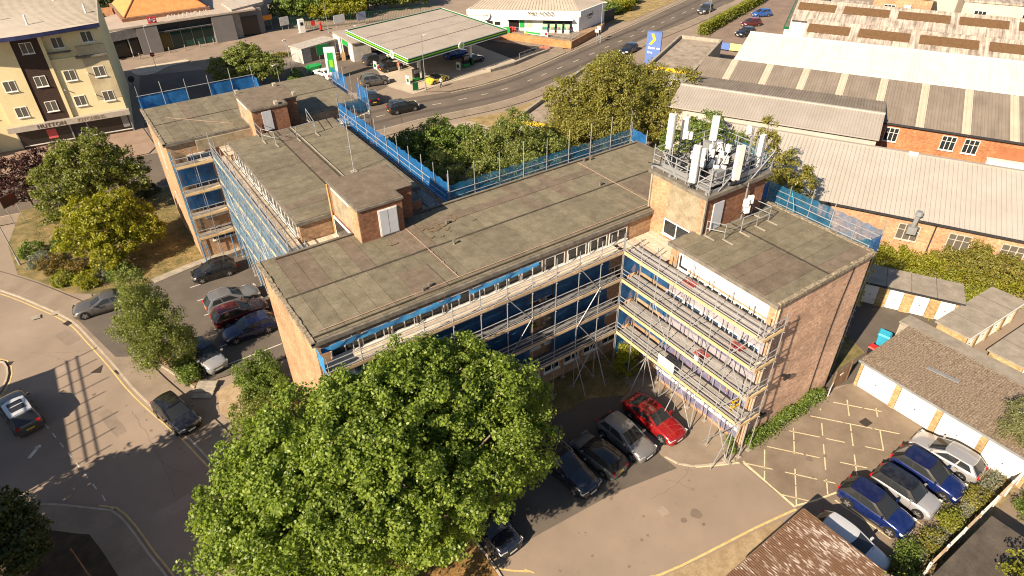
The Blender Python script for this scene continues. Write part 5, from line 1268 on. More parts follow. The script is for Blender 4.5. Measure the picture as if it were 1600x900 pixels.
# ================================================================ railway station
st = thing('station_building', 'single storey grey railway station with glazed front and orange hipped roof', 'station', (22, 146, 0), 0)
SG = mat('grey wall panel', (.165, .155, .155), .75, var=.06, scale=1)
MB().box(9, 33, 143.9, 160, 0, 4.9).build('wall', mat('pale concrete block', (.33, .30, .26), .85), st)
MB().box(14.0, 17.6, 142.6, 143.9, 0, 4.95).build('grey_panel', SG, st); MB().box(27.4, 31.4, 142.6, 143.9, 0, 4.9).build('grey_panel', SG, st)
MB().box(17.6, 27.4, 143.55, 143.9, 3.5, 4.85).build('fascia', mat('charcoal fascia', (.06, .056, .056), .6), st)
for k in range(5): block('fascia_joint', (17.6 + k * 1.96 + 1, 143.54, 4.2), (.04, .03, 1.3), STEEL_DARK, st)
block('canopy_rail', (22.5, 142.9, 3.55), (9.8, .08, .08), GREYMETAL, st); MB().box(17.6, 27.4, 142.9, 143.55, 3.3, 3.5).build('canopy', mat('charcoal fascia', (.06, .056, .056), .6), st)
for k in range(5):
    x0 = 17.7 + k * 1.94; MB().box(x0, x0 + 1.86, 143.7, 143.88, .15, 3.3).build('glazing', GLASS_GREEN if k else glass('yellow tinted glass', (.10, .075, .008), .2), st)
for k in range(6): block('mullion', (17.64 + k * 1.94, 143.66, 1.7), (.08, .1, 3.3), GREYMETAL, st)
MB().prism([(9.2, 141.8), (14.0, 142.9), (14.0, 146), (8.6, 146)], 3.3, 4.9).build('canopy', mat('light concrete canopy', (.36, .33, .29), .8), st)
MB().prism([(9.6, 143.0), (13.95, 143.5), (13.95, 143.89), (9.2, 143.89)], 0, 3.3).build('entrance', DARKSHOP, st)
block('post', (12.2, 142.6, 1.6), (.15, .15, 3.2), WHITE_DIRTY, st)
MB().box(8.6, 36, 142.5, 162, 4.95, 5.25).build('roof', mat('pinkish grey flat roof', (.34, .28, .23), .9, col2=(.40, .34, .28), scale=.5), st)
MB().box(31.4, 37.5, 144.4, 158, 0, 4.9).build('side_wing', SG, st); MB().prism([(31.5, 142.8), (38.5, 145.8), (41, 152), (36, 156), (31.5, 150)], 4.95, 5.6).build('angled_roof', mat('pale lead roof', (.38, .34, .29), .8), st)
MB().prism([(36.5, 147.5), (40.5, 150), (42, 156), (38, 158)], 0, 4.95).build('angled_wing', mat('curved grey cladding', (.24, .22, .20), .7), st)
MB().box(31.6, 36.4, 144.2, 144.4, 0, 3.6).build('opening', DARKSHOP, st)
TILE = mat('orange clay tiles', (.52, .20, .07), .9, col2=(.62, .27, .10), scale=1.3, fine=.14)
hx0, hx1, hy0, hy1, hz = 13.2, 28.0, 147.2, 162, 5.9
MB().box(hx0 - .5, hx1 + .5, hy0 - .5, hy1 + .5, 5.25, 5.85).build('roof_upstand', BRICK_RED, st)
MB().add([(hx0, hy0, hz), (hx1, hy0, hz), (hx1, hy1, hz), (hx0, hy1, hz), (20.6, 154.6, 12.4)], [(0, 1, 4), (1, 2, 4), (2, 3, 4), (3, 0, 4), (3, 2, 1, 0)]).build('hipped_roof', TILE, st)
for c in ((hx0, hy0), (hx1, hy0)): MB().cyl((*c, hz + .03), (20.6, 154.6, 12.45), .13, 6).build('hip_tiles', mat('dark ridge tile', (.30, .12, .05), .9), st)
text('lettering', 'BILLERICAY', 1.15, WHITE, st, (23.4, 142.55, 5.85), (rad(90), 0, 0), .06, spacing=1.25)
lg = MB().box(16.4, 17.9, 142.6, 142.72, 5.3, 6.4).build('rail_sign', mat('sign red', (.5, .05, .06), .5), st)
for z, k in ((5.72, 1), (5.98, 1)): block('sign_bar', (17.15, 142.58, z), (1.2, .03, .09), WHITE, lg)
for a in ((16.75, 5.98, 16.95, 6.22), (17.55, 5.72, 17.35, 5.48), (16.9, 5.74, 17.35, 5.96)):
    MB().cyl((a[0], 142.57, a[1]), (a[2], 142.57, a[3]), .045, 5).build('sign_arrow', mat('sign blue', (.04, .06, .3), .5) if a[0] == 16.9 else WHITE, lg)
MB().box(2, 12, 152, 162, 0, 4.2).build('annex_wall', BRICK_RED, st); MB().add([(1.6, 151.6, 4.2), (12.4, 151.6, 4.2), (12.4, 157, 6.2), (1.6, 157, 6.2), (1.6, 162.4, 4.2), (12.4, 162.4, 4.2)], [(0, 1, 2, 3), (3, 2, 5, 4), (0, 3, 4), (1, 5, 2)]).build('annex_roof', mat('mossy brown tiles', (.26, .12, .06), .95, col2=(.36, .19, .09), scale=1.2), st)
bol = [((13.0, 140.4), 'steel bollard nearest the station side entrance'), ((15.2, 139.9), 'steel bollard in front of the left grey station panel'), ((18.3, 141.2), 'first steel bollard in front of the station glazing'), ((21.1, 141.0), 'second steel bollard in front of the station glazing'), ((23.9, 141.6), 'third steel bollard in front of the station glazing'), ((26.6, 142.0), 'fourth steel bollard in front of the station glazing')]
for (x, y), lb in bol:
    tag(MB().cyl((x, y, 0), (x, y, 1.05), .09, 10).cyl((x, y, 1.05), (x, y, 1.12), .09, 10, .03).build('bollard', GREYMETAL, sm=40), lb, 'bollard', 'bollards outside the station')
def lamppost(label, x, y, h, heads=((1.0, 0),), r=.07, mt=None, z0=0):
    t = thing('lamp_post', label, 'street lamp', (x, y, z0))
    MB().cyl((0, 0, 0), (0, 0, h), r, 8, r * .6).build('pole', mt or STEEL, t, world=False, sm=40); MB().cyl((0, 0, 0), (0, 0, 1.0), r * 1.5, 8).build('base', mt or STEEL, t, world=False, sm=40)
    for L, a in heads:
        e = (L * math.cos(a), L * math.sin(a), h + .12)
        MB().cyl((0, 0, h - .05), e, .035, 6).build('arm', mt or STEEL, t, world=False)
        MB().obox((e[0] * 1.25, e[1] * 1.25, h + .13), (.55, .22, .12), a).build('lantern', WHITE_DIRTY, t, world=False)
    return t
lamppost('tall lamp post beside the petrol station kerb', 47.5, 94.3, 8.3, ((.5, rad(0)),))
lamppost('slim lamp post in front of the left grey station panel', 15.2, 141.2, 5.2, ((.3, 0),))
lamppost('lamp post on the pavement behind the clipped hedge', 113.1, 94.2, 6.5, ((.6, rad(110)),))
lamppost('lamp post beside the white food shop', 87.2, 97.8, 7.2, ((.5, rad(-60)),))
lamppost('lamp post at the junction on the left edge', -9.8, 72.9, 5.4, ((1.3, rad(155)),))
lamppost('lamp post with twin floodlights by the station fence', 47.8, 136.2, 6.8, ((.7, rad(0)), (.7, rad(180))))
lamppost('white headed lamp post between the petrol station shed and the far block', 26.5, 100.5, 6.2, ((.3, rad(200)),))
lamppost('second lamp post by the fenced compound of the petrol station', 31.5, 110.5, 6.8, ((.3, rad(200)),))
lamppost('slim lamp post in front of the petrol shop wall', 46.4, 117.6, 5.2, ((.3, rad(90)),))
lamppost('leaning rusty pole in the shade at the bottom left', -8.4, 31.2, 3.6, (), .05, mat('rusty pole', (.2, .11, .06), .8))
def roadsign(label, x, y, h, w, hh, mt, yaw, z0=0, txt=None, posts=2, cat='sign'):
    t = thing('road_sign', label, cat, (x, y, z0), yaw)
    for s in ((-1, 1) if posts == 2 else (0,)): MB().cyl((s * w * .35, .05, 0), (s * w * .35, .05, h), .04, 8).build('post', STEEL, t, world=False)
    MB().box(-w / 2, w / 2, -.02, .02, h - hh, h).build('panel', mt, t, world=False); MB().box(-w / 2 - .03, w / 2 + .03, .02, .035, h - hh - .03, h + .03).build('back_frame', GREYMETAL, t, world=False)
    return t
rsg = roadsign('two post direction sign at the junction by the purple tree', -9.2, 82.4, 3.6, 1.7, 1.2, mat('dark green sign', (.03, .05, .03), .6, col2=(.25, .04, .03), scale=.8), rad(35))
ns = thing('road_sign', 'small red no entry sign on the station island', 'sign', (14.2, 132.0, 0), 0)
MB().cyl((0, 0, 0), (0, 0, 2.9), .04, 8).build('post', STEEL, ns, world=False); MB().cyl((0, -.06, 2.6), (0, -.04, 2.6), .38, 16).build('disc', RED, ns, world=False); MB().box(-.26, .26, -.075, -.06, 2.54, 2.66).build('bar', WHITE, ns, world=False)
ns2 = thing('road_sign', 'round no entry sign on a post by the shop side road', 'sign', (93.5, 107.5, 0), rad(-40))
MB().cyl((0, 0, 0), (0, 0, 2.8), .04, 8).build('post', STEEL, ns2, world=False); MB().cyl((0, -.06, 2.5), (0, -.04, 2.5), .4, 16).build('disc', RED, ns2, world=False); MB().box(-.28, .28, -.075, -.06, 2.44, 2.56).build('bar', WHITE, ns2, world=False)
for (x, y, lb) in ((86.0, 97.6, 'left of two small square signs on posts at the white shop corner'), (87.6, 98.9, 'right of two small square signs on posts at the white shop corner')): roadsign(lb, x, y, 2.7, .7, .55, WHITE, rad(-62), posts=1)
tl = thing('traffic_signal', 'dark round headed sign on a pole behind the far block netting', 'sign', (8.6, 116.5, 0), rad(20))
MB().cyl((0, 0, 0), (0, 0, 3.4), .06, 8).build('post', STEEL_DARK, tl, world=False); MB().cyl((0, -.05, 3.5), (0, .05, 3.5), .5, 16).build('disc', STEEL_DARK, tl, world=False)
nt_ = roadsign('white parking notice on two posts on the brown grass under the big tree', 9.8, 20.4, 1.75, .62, .8, WHITE, rad(0), .03)
for k in range(6): MB().box(-.25, .25 - .08 * (k % 3), -.028, -.02, 1.62 - k * .11, 1.66 - k * .11 + (.03 if k == 0 else 0)).build('small_print', GREYMETAL, nt_, world=False)
tag(MB().cyl((11.05, 19.25, 0), (11.05, 19.25, 1.6), .05, 8).build('timber_post', WOOD, sm=40), 'slim dark timber post at the corner of the brown grass', 'post')
tag(MB().cyl((7.25, 20.9, 0), (7.2, 20.8, 2.4), .05, 8).build('steel_post', STEEL_DARK, sm=40), 'slim dark post under the lower edge of the big tree', 'post')
tag(MB().cyl((5.6, 21.2, 0), (5.6, 21.2, .9), .09, 8).build('marker_post', WHITE_DIRTY, sm=40), 'short white marker post below the big tree', 'post')

# ================================================================ petrol station
cp = thing('fuel_canopy', 'wide flat petrol station canopy with green striped fascia', 'canopy', (55, 106, 0), 0)
Q = [(43.9, 115.7), (44.9, 94.3), (66.5, 99.1), (65.1, 119.6)]
def inset(poly, d):
    c = Vector((sum(p[0] for p in poly) / len(poly), sum(p[1] for p in poly) / len(poly)))
    return [tuple(Vector(p) + (c - Vector(p)).normalized() * d) for p in poly]
CROOF = mat('canopy roof sheet', (.29, .255, .215), .8, col2=(.345, .305, .26), scale=.4)
MB().prism(inset(Q, .3), 4.75, 5.3).build('roof', CROOF, cp)
for f in (.3, .52, .72):
    a, b = lerp(Q[0], Q[1], f), lerp(Q[3], Q[2], f)
    d_ = Vector(b) - Vector(a); c = (Vector(a) + Vector(b)) / 2
    block('roof_joint', (c.x, c.y, 5.315), (d_.length * .94, .14 if f != .52 else .05, .04), STEEL_DARK if f != .52 else CONC, cp, math.atan2(d_.y, d_.x))
for i in range(4):
    a, b = Vector(Q[i]), Vector(Q[(i + 1) % 4]); d_ = b - a; c = (a + b) / 2; yaw = math.atan2(d_.y, d_.x); nn = Vector((d_.y, -d_.x)).normalized()
    if nn.dot(c - Vector((55, 107))) < 0: nn = -nn
    block('fascia', (c.x, c.y, 5.02), (d_.length + .2, .2, .78), GREEN_DARK, cp, yaw)
    for z, mt_, h_ in ((5.40, WHITE_GLOSS, .12), (5.06, GREEN_LIME, .17), (4.66, WHITE_GLOSS, .10)):
        e = c + nn * .12; block('fascia_stripe', (e.x, e.y, z), (d_.length + .26, .06, h_), mt_, cp, yaw)
    for f in ((.24,) if i == 0 else ((.5,) if i == 1 else ())):
        e = a + d_ * (f if i == 1 else .78) + nn * .2
        k = MB().cyl((e.x, e.y, 5.05), (e.x + nn.x * .12, e.y + nn.y * .12, 5.05), .62, 20).build('logo_disc', WHITE_GLOSS, cp, sm=40)
        fl_ = MB()
        for q in range(10):
            t_ = q * math.pi / 5; tv = Vector((-nn.y, nn.x, 0))
            p0 = Vector((e.x + nn.x * .14, e.y + nn.y * .14, 5.05))
            p1 = p0 + tv * math.cos(t_) * .46 + Vector((0, 0, 1)) * math.sin(t_) * .46
            pl, pr = p0 + tv * math.cos(t_ - .25) * .3 + Vector((0, 0, math.sin(t_ - .25) * .3)), p0 + tv * math.cos(t_ + .25) * .3 + Vector((0, 0, math.sin(t_ + .25) * .3))
            fl_.add([p0, pl, p1, pr], [(0, 1, 2, 3)])
        fl_.build('logo_petals', GREEN_LIME, k)
for x, y in ((49.3, 111.5), (49.8, 100.7), (60.2, 101.2), (60, 113)): block('column', (x, y, 2.35), (.45, .45, 4.7), WHITE_GLOSS, cp)
for x, y in ((49.4, 100.0), (59.8, 100.5)): block('price_panel', (x, y - .35, 4.05), (1.7, .12, .85), mat('lime price panel', (.42, .50, .03), .5), cp, rad(12))
def pump(label, x, y, yaw):
    t = thing('fuel_pump', label, 'fuel pump', (x, y, 0), yaw, 'fuel pumps under the canopy')
    MB().box(-1.6, 1.6, -.6, .6, 0, .15).build('plinth', CONC, t, world=False)
    MB().box(-.55, .55, -.3, .3, .15, 2.1).build('cabinet', PLASTIC_BLACK, t, world=False); MB().box(-.5, .5, -.32, .32, 1.45, 2.0).build('display', GREYMETAL, t, world=False); MB().box(-.57, .57, -.33, .33, .3, .75).build('skirt', GREEN, t, world=False)
    for s in (-1, 1):
        for k in range(3): MB().path([(-.35 + k * .3, s * .33, 1.9), (-.35 + k * .3, s * .5, 1.2), (-.3 + k * .3, s * .45, .7), (-.35 + k * .3, s * .34, 1.2)], .025, 5).build('hose', BLACK, t, world=False)
    MB().box(-1.75, -1.6, -.5, .5, 0, 1.3).build('guard_board', WHITE, t, world=False); MB().box(-1.76, -1.75, -.35, .35, .3, .9).build('guard_panel', GREEN_DARK, t, world=False); MB().box(1.3, 1.6, -.25, .25, .15, 1.4).build('bin', GREEN_DARK, t, world=False)
pump('fuel pump nearest the road under the canopy edge', 48.2, 98.8, rad(8)); pump('fuel pump at the left of the canopy beside the black car', 47.2, 109.2, rad(8)); pump('fuel pump at the right of the canopy with a green bin', 58.6, 100.2, rad(8)); pump('fuel pump deep in the canopy shade', 58.4, 110.5, rad(8))
sp = thing('petrol_shop', 'white and grey petrol station shop behind the canopy', 'shop', (50, 118, 0), 0)
MB().prism([(44.2, 114.9), (47.6, 114.9), (47.6, 117.5), (60, 119.5), (60, 124), (44.4, 124)], 0, 3.1).build('wall', mat('light grey cladding', (.40, .38, .35), .7), sp)
MB().prism([(44.0, 114.7), (47.7, 114.7), (47.8, 117.3), (60.2, 119.3), (60.2, 124.2), (44.2, 124.2)], 3.1, 3.35).build('roof', CROOF, sp)
MB().box(44.12, 44.2, 117.2, 119.6, 2.2, 3.0).build('green_sign', GREEN, sp); MB().box(44.14, 44.2, 117.4, 119.4, .1, 2.1).build('opening', DARKSHOP, sp)
MB().box(44.1, 44.2, 115.0, 116.4, 0, 3.0).build('white_panel', WHITE, sp); MB().box(44.1, 44.2, 120.5, 123.8, 0, 3.0).build('white_panel', WHITE, sp); MB().box(47.7, 52, 117.3, 117.6, .2, 2.8).build('shop_window', GLASS, sp)
cw = thing('service_shed', 'low grey shed with a shaded open side beside the petrol station', 'shed', (39.5, 122, 0), rad(18))
MB().box(-3.8, 3.8, -1.6, 1.6, 0, 2.5).build('wall', mat('pale metal cladding', (.42, .40, .38), .6), cw, world=False); MB().box(-4, 4, -1.9, 1.8, 2.5, 2.7).build('roof', mat('grey sheet roof', (.36, .33, .29), .7), cw, world=False)
MB().box(-1.9, 3.6, -1.66, -1.6, .1, 2.3).build('roller_shutter', mat('brown grey shutter', (.15, .13, .11), .7), cw, world=False)
# totem, green boards, bins
bt = thing('price_totem', 'white and green price totem behind the far block roof edge', 'sign', (37.6, 108.4, 0), rad(-25))
MB().box(-.9, .9, -.2, .2, 0, 5.2).build('pylon', WHITE_GLOSS, bt, world=False); MB().box(-.5, .5, -.22, -.2, 1.2, 4.4).build('green_panel', GREEN, bt, world=False); MB().box(-.3, .3, -.24, -.22, 2.0, 3.2).build('yellow_panel', GREEN_LIME, bt, world=False)
roadsign('dark green board on posts behind the white car', 39.6, 117.4, 3.3, 2.2, 1.7, GREEN_DARK, rad(-10)); roadsign('small green sign at the forecourt kerb', 45.9, 94.7, 1.4, .9, 1.2, GREEN_DARK, rad(-5))
for (x, y, mt_, lb) in ((36.0, 113.0, GREEN, 'green recycling skip left of the lamp post'), (27.6, 106.0, GREEN_DARK, 'dark green skip beside the hedge near the far block')):
    k = thing('skip', lb, 'skip', (x, y, 0), rad(10)); MB().add([(-.8, -.6, .1), (.8, -.6, .1), (.8, .6, .1), (-.8, .6, .1), (-1.1, -.8, 1.3), (1.1, -.8, 1.3), (1.1, .8, 1.3), (-1.1, .8, 1.3)], [(3, 2, 1, 0), (4, 5, 6, 7), (0, 1, 5, 4), (1, 2, 6, 5), (2, 3, 7, 6), (3, 0, 4, 7)]).build('body', mt_, k, world=False); MB().box(-1.15, 1.15, -.85, .85, 1.3, 1.42).build('lid', mt_, k, world=False)
random.seed(2)
for i, (x, y) in enumerate(((41.8, 117.6), (42.4, 118.3), (43.1, 117.2))): tag(MB().obox((x, y, .45 + .1 * i), (.9 - .1 * i, .7, .9 + .2 * i), rad(20 + 25 * i)).build('crate', mat('brown carton', (.34, .22, .12), .9)), ['brown carton left of the petrol shop', 'brown carton in the middle by the petrol shop', 'tallest brown carton by the petrol shop wall'][i], 'carton')
# street things by the station fence
pb = thing('post_box', 'red pillar post box by the green station fence', 'post box', (47.2, 138.8, 0))
MB().cyl((0, 0, 0), (0, 0, .25), .3, 16).build('base', BLACK, pb, world=False); MB().cyl((0, 0, .25), (0, 0, 1.5), .26, 16).build('body', RED, pb, world=False, sm=40); MB().cyl((0, 0, 1.5), (0, 0, 1.75), .33, 16, .12).build('cap', RED, pb, world=False, sm=40); MB().box(-.12, .12, -.28, -.25, 1.25, 1.32).build('slot', BLACK, pb, world=False)
kk = thing('ticket_kiosk', 'white freestanding cabinet beside the red post box', 'cabinet', (43.6, 139.8, 0)); MB().box(-.55, .55, -.45, .45, 0, 2.6).build('case', WHITE, kk, world=False); MB().box(-.3, .3, -.47, -.45, 1.5, 2.1).build('screen', BLACK, kk, world=False); MB().box(-.8, .8, -.7, .6, 0, .12).build('plinth', CONC, kk, world=False)
for (x, y, w, mt_, lb) in ((41.5, 143.8, 2.0, WHITE_DIRTY, 'white notice board on the green fence left of the cabinet'), (51.3, 138.5, 2.6, WHITE, 'larger white notice board right of the post box'), (56.0, 138.0, 2.2, mat('blue grey poster', (.28, .32, .42), .6), 'blue grey poster board at the right end of the green fence')): roadsign(lb, x, y, 2.6, w, 1.6, mt_, rad(10))
roadsign('orange topped green board near the station', 38.6, 145.6, 3.0, 2.2, .9, mat('orange panel', (.7, .25, .03), .6), rad(5)); roadsign('small red notice beside the post box', 46.0, 139.6, 2.0, .8, .9, RED, 0, posts=1)
def fence(label, pts, h, mt, spacing=.28, name='railing_fence', r=.022):
    t = thing(name, label, 'fence', (*pts[0], 0))
    for a, b in zip(pts, pts[1:]):
        L = math.dist(a, b); n = int(L / spacing)
        for z in (.2, h - .12): tube('rail', (*a, z), (*b, z), .025, mt, t)
        for i in range(n + 1):
            p = lerp(a, b, i / max(1, n)); tube('bar', (*p, 0), (*p, h), r * (1.8 if i % 8 == 0 else 1), mt, t)
    return t
fence('dark green palisade fence in front of the trees by the station', [(38.5, 147), (46, 141.6), (58, 138.8), (72, 136)], 2.3, mat('fence green', (.01, .06, .03), .6), .35)
fence('grey palisade fence round the compound beside the service shed', [(26, 117.5), (31, 117.0), (35.6, 120.5)], 1.9, GREYMETAL, .3)
fence('thin bar fence along the pavement above the service shed', [(30, 128.5), (38, 126.2), (46.5, 128.0)], 1.1, GREYMETAL, .6)
tag(tube('barrier_rail', (26.2, 134.2, 1.05), (29.6, 133.0, 1.05), .05, GREYMETAL, None), 'grey crossing barrier on the station square', 'barrier')
# retaining wall and railing at the exit
rw = thing('retaining_wall', 'low retaining wall with handrail at the petrol station exit', 'wall', (66, 96.6, 0))
MB().prism([(60.5, 95.2), (66, 96.1), (70.5, 97.6), (75.5, 98.8), (75.4, 99.2), (70.2, 98.1), (65.8, 96.6), (60.4, 95.7)], 0, .55).build('wall', CONC, rw)
for a, b in (((68.0, 97.4), (71.0, 98.2)), ((71.0, 98.2), (74.5, 99.0))):
    for z in (.95, 1.45): tube('rail', (*a, z), (*b, z), .035, STEEL, rw)
    for f in (0, .5, 1): p = lerp(a, b, f); tube('post', (*p, .5), (*p, 1.48), .035, STEEL, rw)
# ================================================================ white food shop
fs2 = thing('food_shop', 'white food shop with ribbed roof on a brick plinth', 'shop', (80, 110, 0), 0)
A_, B_, C_, D_ = (69.5, 116.9), (85.7, 102.6), (94.7, 105.6), (80.5, 124.5)
MB().prism([A_, B_, C_, D_], 1.3, 5.0).build('wall', WHITE, fs2)
MB().prism(inset([A_, B_, C_, D_], -.3), 4.0, 5.05).build('fascia', WHITE, fs2)
rf = MB(); ap = ((83.3, 113.4)); rf.add([(*A_, 5.05), (*B_, 5.05), (*C_, 5.05), (*D_, 5.05), (77.0, 119.6, 7.0), (88.5, 109.2, 7.0)], [(0, 1, 5, 4), (1, 2, 5), (2, 3, 4, 5), (3, 0, 4)]); rf.build('roof', mat('beige standing seam roof', (.36, .31, .25), .6, col2=(.43, .375, .31), scale=.4), fs2)
for i in range(34):
    f = (i + .5) / 34; a, b = lerp((*A_, 5.08), (*B_, 5.08), f), lerp((77.0, 119.6, 7.03), (88.5, 109.2, 7.03), f); tube('seam', a, b, .05, CONC, fs2)
yw = math.atan2(B_[1] - A_[1], B_[0] - A_[0]); nv = Vector((math.sin(yw), -math.cos(yw)))
def on_front(s, z, o=.32): p = Vector(A_) + (Vector(B_) - Vector(A_)) * s + nv * o; return (p.x, p.y, z)
BLK = mat('black lettering', (.02, .02, .02), .6)
text('lettering', 'M&S FOOD', .95, BLK, fs2, on_front(.66, 4.52, .4), (rad(90), 0, yw), .03, spacing=1.1)
text('lettering', 'M&S', 1.15, BLK, fs2, (89.3, 103.55, 3.9), (rad(90), 0, math.atan2(3, 9)), .03)
p = (89.2, 103.5, 3.2); block('underline', p, (1.2, .05, .12), BLK, fs2, math.atan2(3, 9))
MB().cyl(on_front(.16, 4.1, .33), on_front(.16, 4.1, .40), .9, 20).build('oval_sign', WHITE_DIRTY, fs2); text('lettering', 'WILD BEAN', .22, BLK, fs2, on_front(.16, 4.15, .43), (rad(90), 0, yw), .01)
def fpanel(nm, s0, s1, z0, z1, mt_, o=.06, th=.08):
    a, b = Vector(on_front(s0, 0, o)), Vector(on_front(s1, 0, o)); c = (a + b) / 2; block(nm, (c.x, c.y, (z0 + z1) / 2), ((b - a).length, th, z1 - z0), mt_, fs2, yw)
fpanel('awning', .34, .95, 3.55, 3.7, WHITE, .6, 1.0); fpanel('shop_window', .68, .94, 1.9, 3.5, GLASS); fpanel('door', .37, .46, 1.4, 3.4, DARKSHOP); fpanel('poster', .53, .58, 2.0, 3.2, mat('leafy poster', (.2, .3, .12), .6, col2=(.6, .6, .5), scale=6)); fpanel('poster', .47, .51, 1.9, 3.3, GREEN); fpanel('window', .17, .22, 2.4, 3.0, GLASS); fpanel('window', .24, .29, 2.3, 2.9, GLASS)
MB().prism([(69.2, 114.2), (74.5, 109.6), (80.2, 97.9), (92.4, 103.3), (94.9, 105.4), (86, 103), (70, 117)], 0, 1.3).build('plinth', brick('orange plinth brick', (.46, .22, .09), (.40, .18, .075), (.36, .25, .16)), fs2)
MB().prism([(70, 114.3), (75, 109.9), (80.4, 98.5), (85.6, 101.5), (85.6, 102.4), (70, 116.4)], 1.3, 1.36).build('terrace', PAVING, fs2)
for a, b in (((75, 110.0), (80.4, 98.6)), ((80.4, 98.6), (85.0, 100.9))):
    for z in (1.9, 2.35): tube('rail', (*a, z), (*b, z), .03, STEEL, fs2)
    for k in range(9): p = lerp(a, b, k / 8); tube('baluster', (*p, 1.35), (*p, 2.36), .025, STEEL, fs2)
random.seed(3)
bx = thing('banner', 'green and white advertising banner on the food shop railing', 'banner', (77.3, 105.1, 1.36), math.atan2(-11.4, 5.4)); MB().box(-2.6, 2.6, -.06, -.03, .15, .95).build('panel', WHITE, bx, world=False); MB().box(-2.2, 1.0, -.07, -.06, .25, .6).build('green_band', GREEN, bx, world=False); MB().box(-2.5, -1.6, -.075, -.07, .15, .3).build('yellow_band', YELLOWP, bx, world=False); MB().box(1.9, 2.4, -.07, -.06, .3, .85).build('red_patch', RED, bx, world=False)
for i in range(4):
    p = on_front(.70 + i * .066, 1.36, 1.3); k = thing('produce_rack', ['produce rack with teal crates nearest the food shop door', 'second produce rack outside the food shop', 'third produce rack outside the food shop', 'produce rack nearest the corner of the food shop'][i], 'rack', p, yw, 'racks outside the food shop')
    MB().box(-.5, .5, -.35, .35, 0, .6).build('stand', WHITE_DIRTY, k, world=False)
    for j in range(3): MB().obox((-.33 + j * .33, 0, .8), (.3, .8, .25), 0).build('crate', [mat('teal crate', (.05, .25, .2), .6), mat('pale green crate', (.3, .45, .28), .6), mat('flower crate', (.45, .2, .2), .7)][(i + j) % 3 if i else 0], k, world=False)
    MB().box(-.5, .5, .3, .36, .6, 1.5).build('back_panel', mat('pale green crate', (.3, .45, .28), .6), k, world=False)
k = thing('trolley_row', 'row of red trolleys beside the food shop door', 'trolleys', on_front(.40, 1.36, 1.6), yw)
for j in range(5): MB().obox((-.9 + j * .4, 0, .75), (.32, .5, .45), 0).cyl((-.9 + j * .4, -.2, 0), (-.9 + j * .4, -.2, .5), .03, 6).cyl((-.9 + j * .4, .2, 0), (-.9 + j * .4, .2, .5), .03, 6).build('trolley', mat('red mesh', (.45, .04, .04), .6), k, world=False)
block('green_gate', (*on_front(.36, 1.9, 2.2)[:2], 1.9), (1.3, .08, 1.1), GREEN, fs2, yw)
dk = thing('bin_store', 'dark fenced bin store behind the food shop', 'fence', (98.5, 108.5, 0), rad(18)); MB().box(-2.5, 2.5, -.1, .1, 0, 2.4).box(-2.5, -2.3, .1, 5, 0, 2.4).build('panel', mat('dark store boards', (.06, .055, .05), .8), dk, world=False); MB().box(-3.5, -2.7, -.6, .2, .3, 2.6).build('white_unit', WHITE, dk, world=False)
# ================================================================ scaffolded block to the left, outside the photo, whose shadow lies on the estate road
nb = thing('neighbour_block', 'brick block with scaffold poles left of the photo', 'apartment building', (-28, 45, 0), rad(0))
MB().box(-33.4, -21.5, 38.5, 50.3, 0, 8.4).build('wall', BRICK, nb); MB().box(-33.6, -21.3, 38.3, 50.5, 8.4, 8.6).build('roof', CONC_DARK, nb)
for k in range(9):
    y = 38.4 + k * 1.52; tube('standard', (-21.2, y, 0), (-21.2, y, 10.2 + .3 * (k % 3)), .05, STEEL, nb)
for z in (9.1, 9.6): tube('ledger', (-21.2, 38.1, z), (-21.2, 50.8, z), .06, STEEL, nb)

# ================================================================ cars
def cr(xs, ys, x):
    """smooth interpolation through control points"""
    return float(np.interp(x, xs, ys))
SPEC = {
  # L, W, H, wheel radius, bonnet/belt heights at (x fraction from rear), cabin x fractions (rear base, rear roof, front roof, front base)
  'hatch':  dict(L=4.28, W=1.80, H=1.47, r=.335, deck=[(0, .66), (.015, .86), (.05, .98), (.12, 1.01), (.35, .99), (.62, .95), (.72, .93), (.84, .87), (.92, .79), (.97, .68), (1, .50)], cab=(.025, .15, .50, .745)),
  'small':  dict(L=3.98, W=1.74, H=1.50, r=.315, deck=[(0, .66), (.015, .88), (.05, 1.00), (.12, 1.04), (.35, 1.01), (.62, .96), (.74, .94), (.86, .86), (.94, .76), (.98, .66), (1, .48)], cab=(.025, .14, .52, .785)),
  'suv':    dict(L=4.65, W=1.90, H=1.71, r=.375, deck=[(0, .76), (.015, .98), (.05, 1.09), (.12, 1.13), (.35, 1.12), (.62, 1.09), (.71, 1.07), (.85, 1.02), (.93, .95), (.975, .82), (1, .55)], cab=(.02, .115, .52, .73)),
  'estate': dict(L=4.66, W=1.84, H=1.47, r=.34, deck=[(0, .66), (.015, .86), (.05, .96), (.12, .99), (.35, .98), (.60, .95), (.68, .93), (.82, .87), (.92, .78), (.97, .67), (1, .48)], cab=(.02, .13, .47, .69)),
  'sedan':  dict(L=4.72, W=1.88, H=1.42, r=.355, deck=[(0, .60), (.015, .84), (.05, .96), (.10, 1.00), (.22, .99), (.60, .94), (.68, .92), (.82, .86), (.92, .76), (.97, .64), (1, .46)], cab=(.08, .29, .48, .70)),
  'mini':   dict(L=3.88, W=1.75, H=1.43, r=.325, deck=[(0, .64), (.015, .84), (.05, .93), (.12, .96), (.35, .96), (.64, .94), (.75, .92), (.88, .86), (.95, .77), (.98, .67), (1, .48)], cab=(.025, .10, .58, .755)),
  'roadster': dict(L=3.9, W=1.68, H=1.26, r=.31, deck=[(0, .58), (.02, .74), (.08, .82), (.3, .86), (.6, .84), (.68, .82), (.84, .76), (.93, .68), (.98, .57), (1, .42)], cab=(.20, .31, .50, .66)),
}
_car = {}
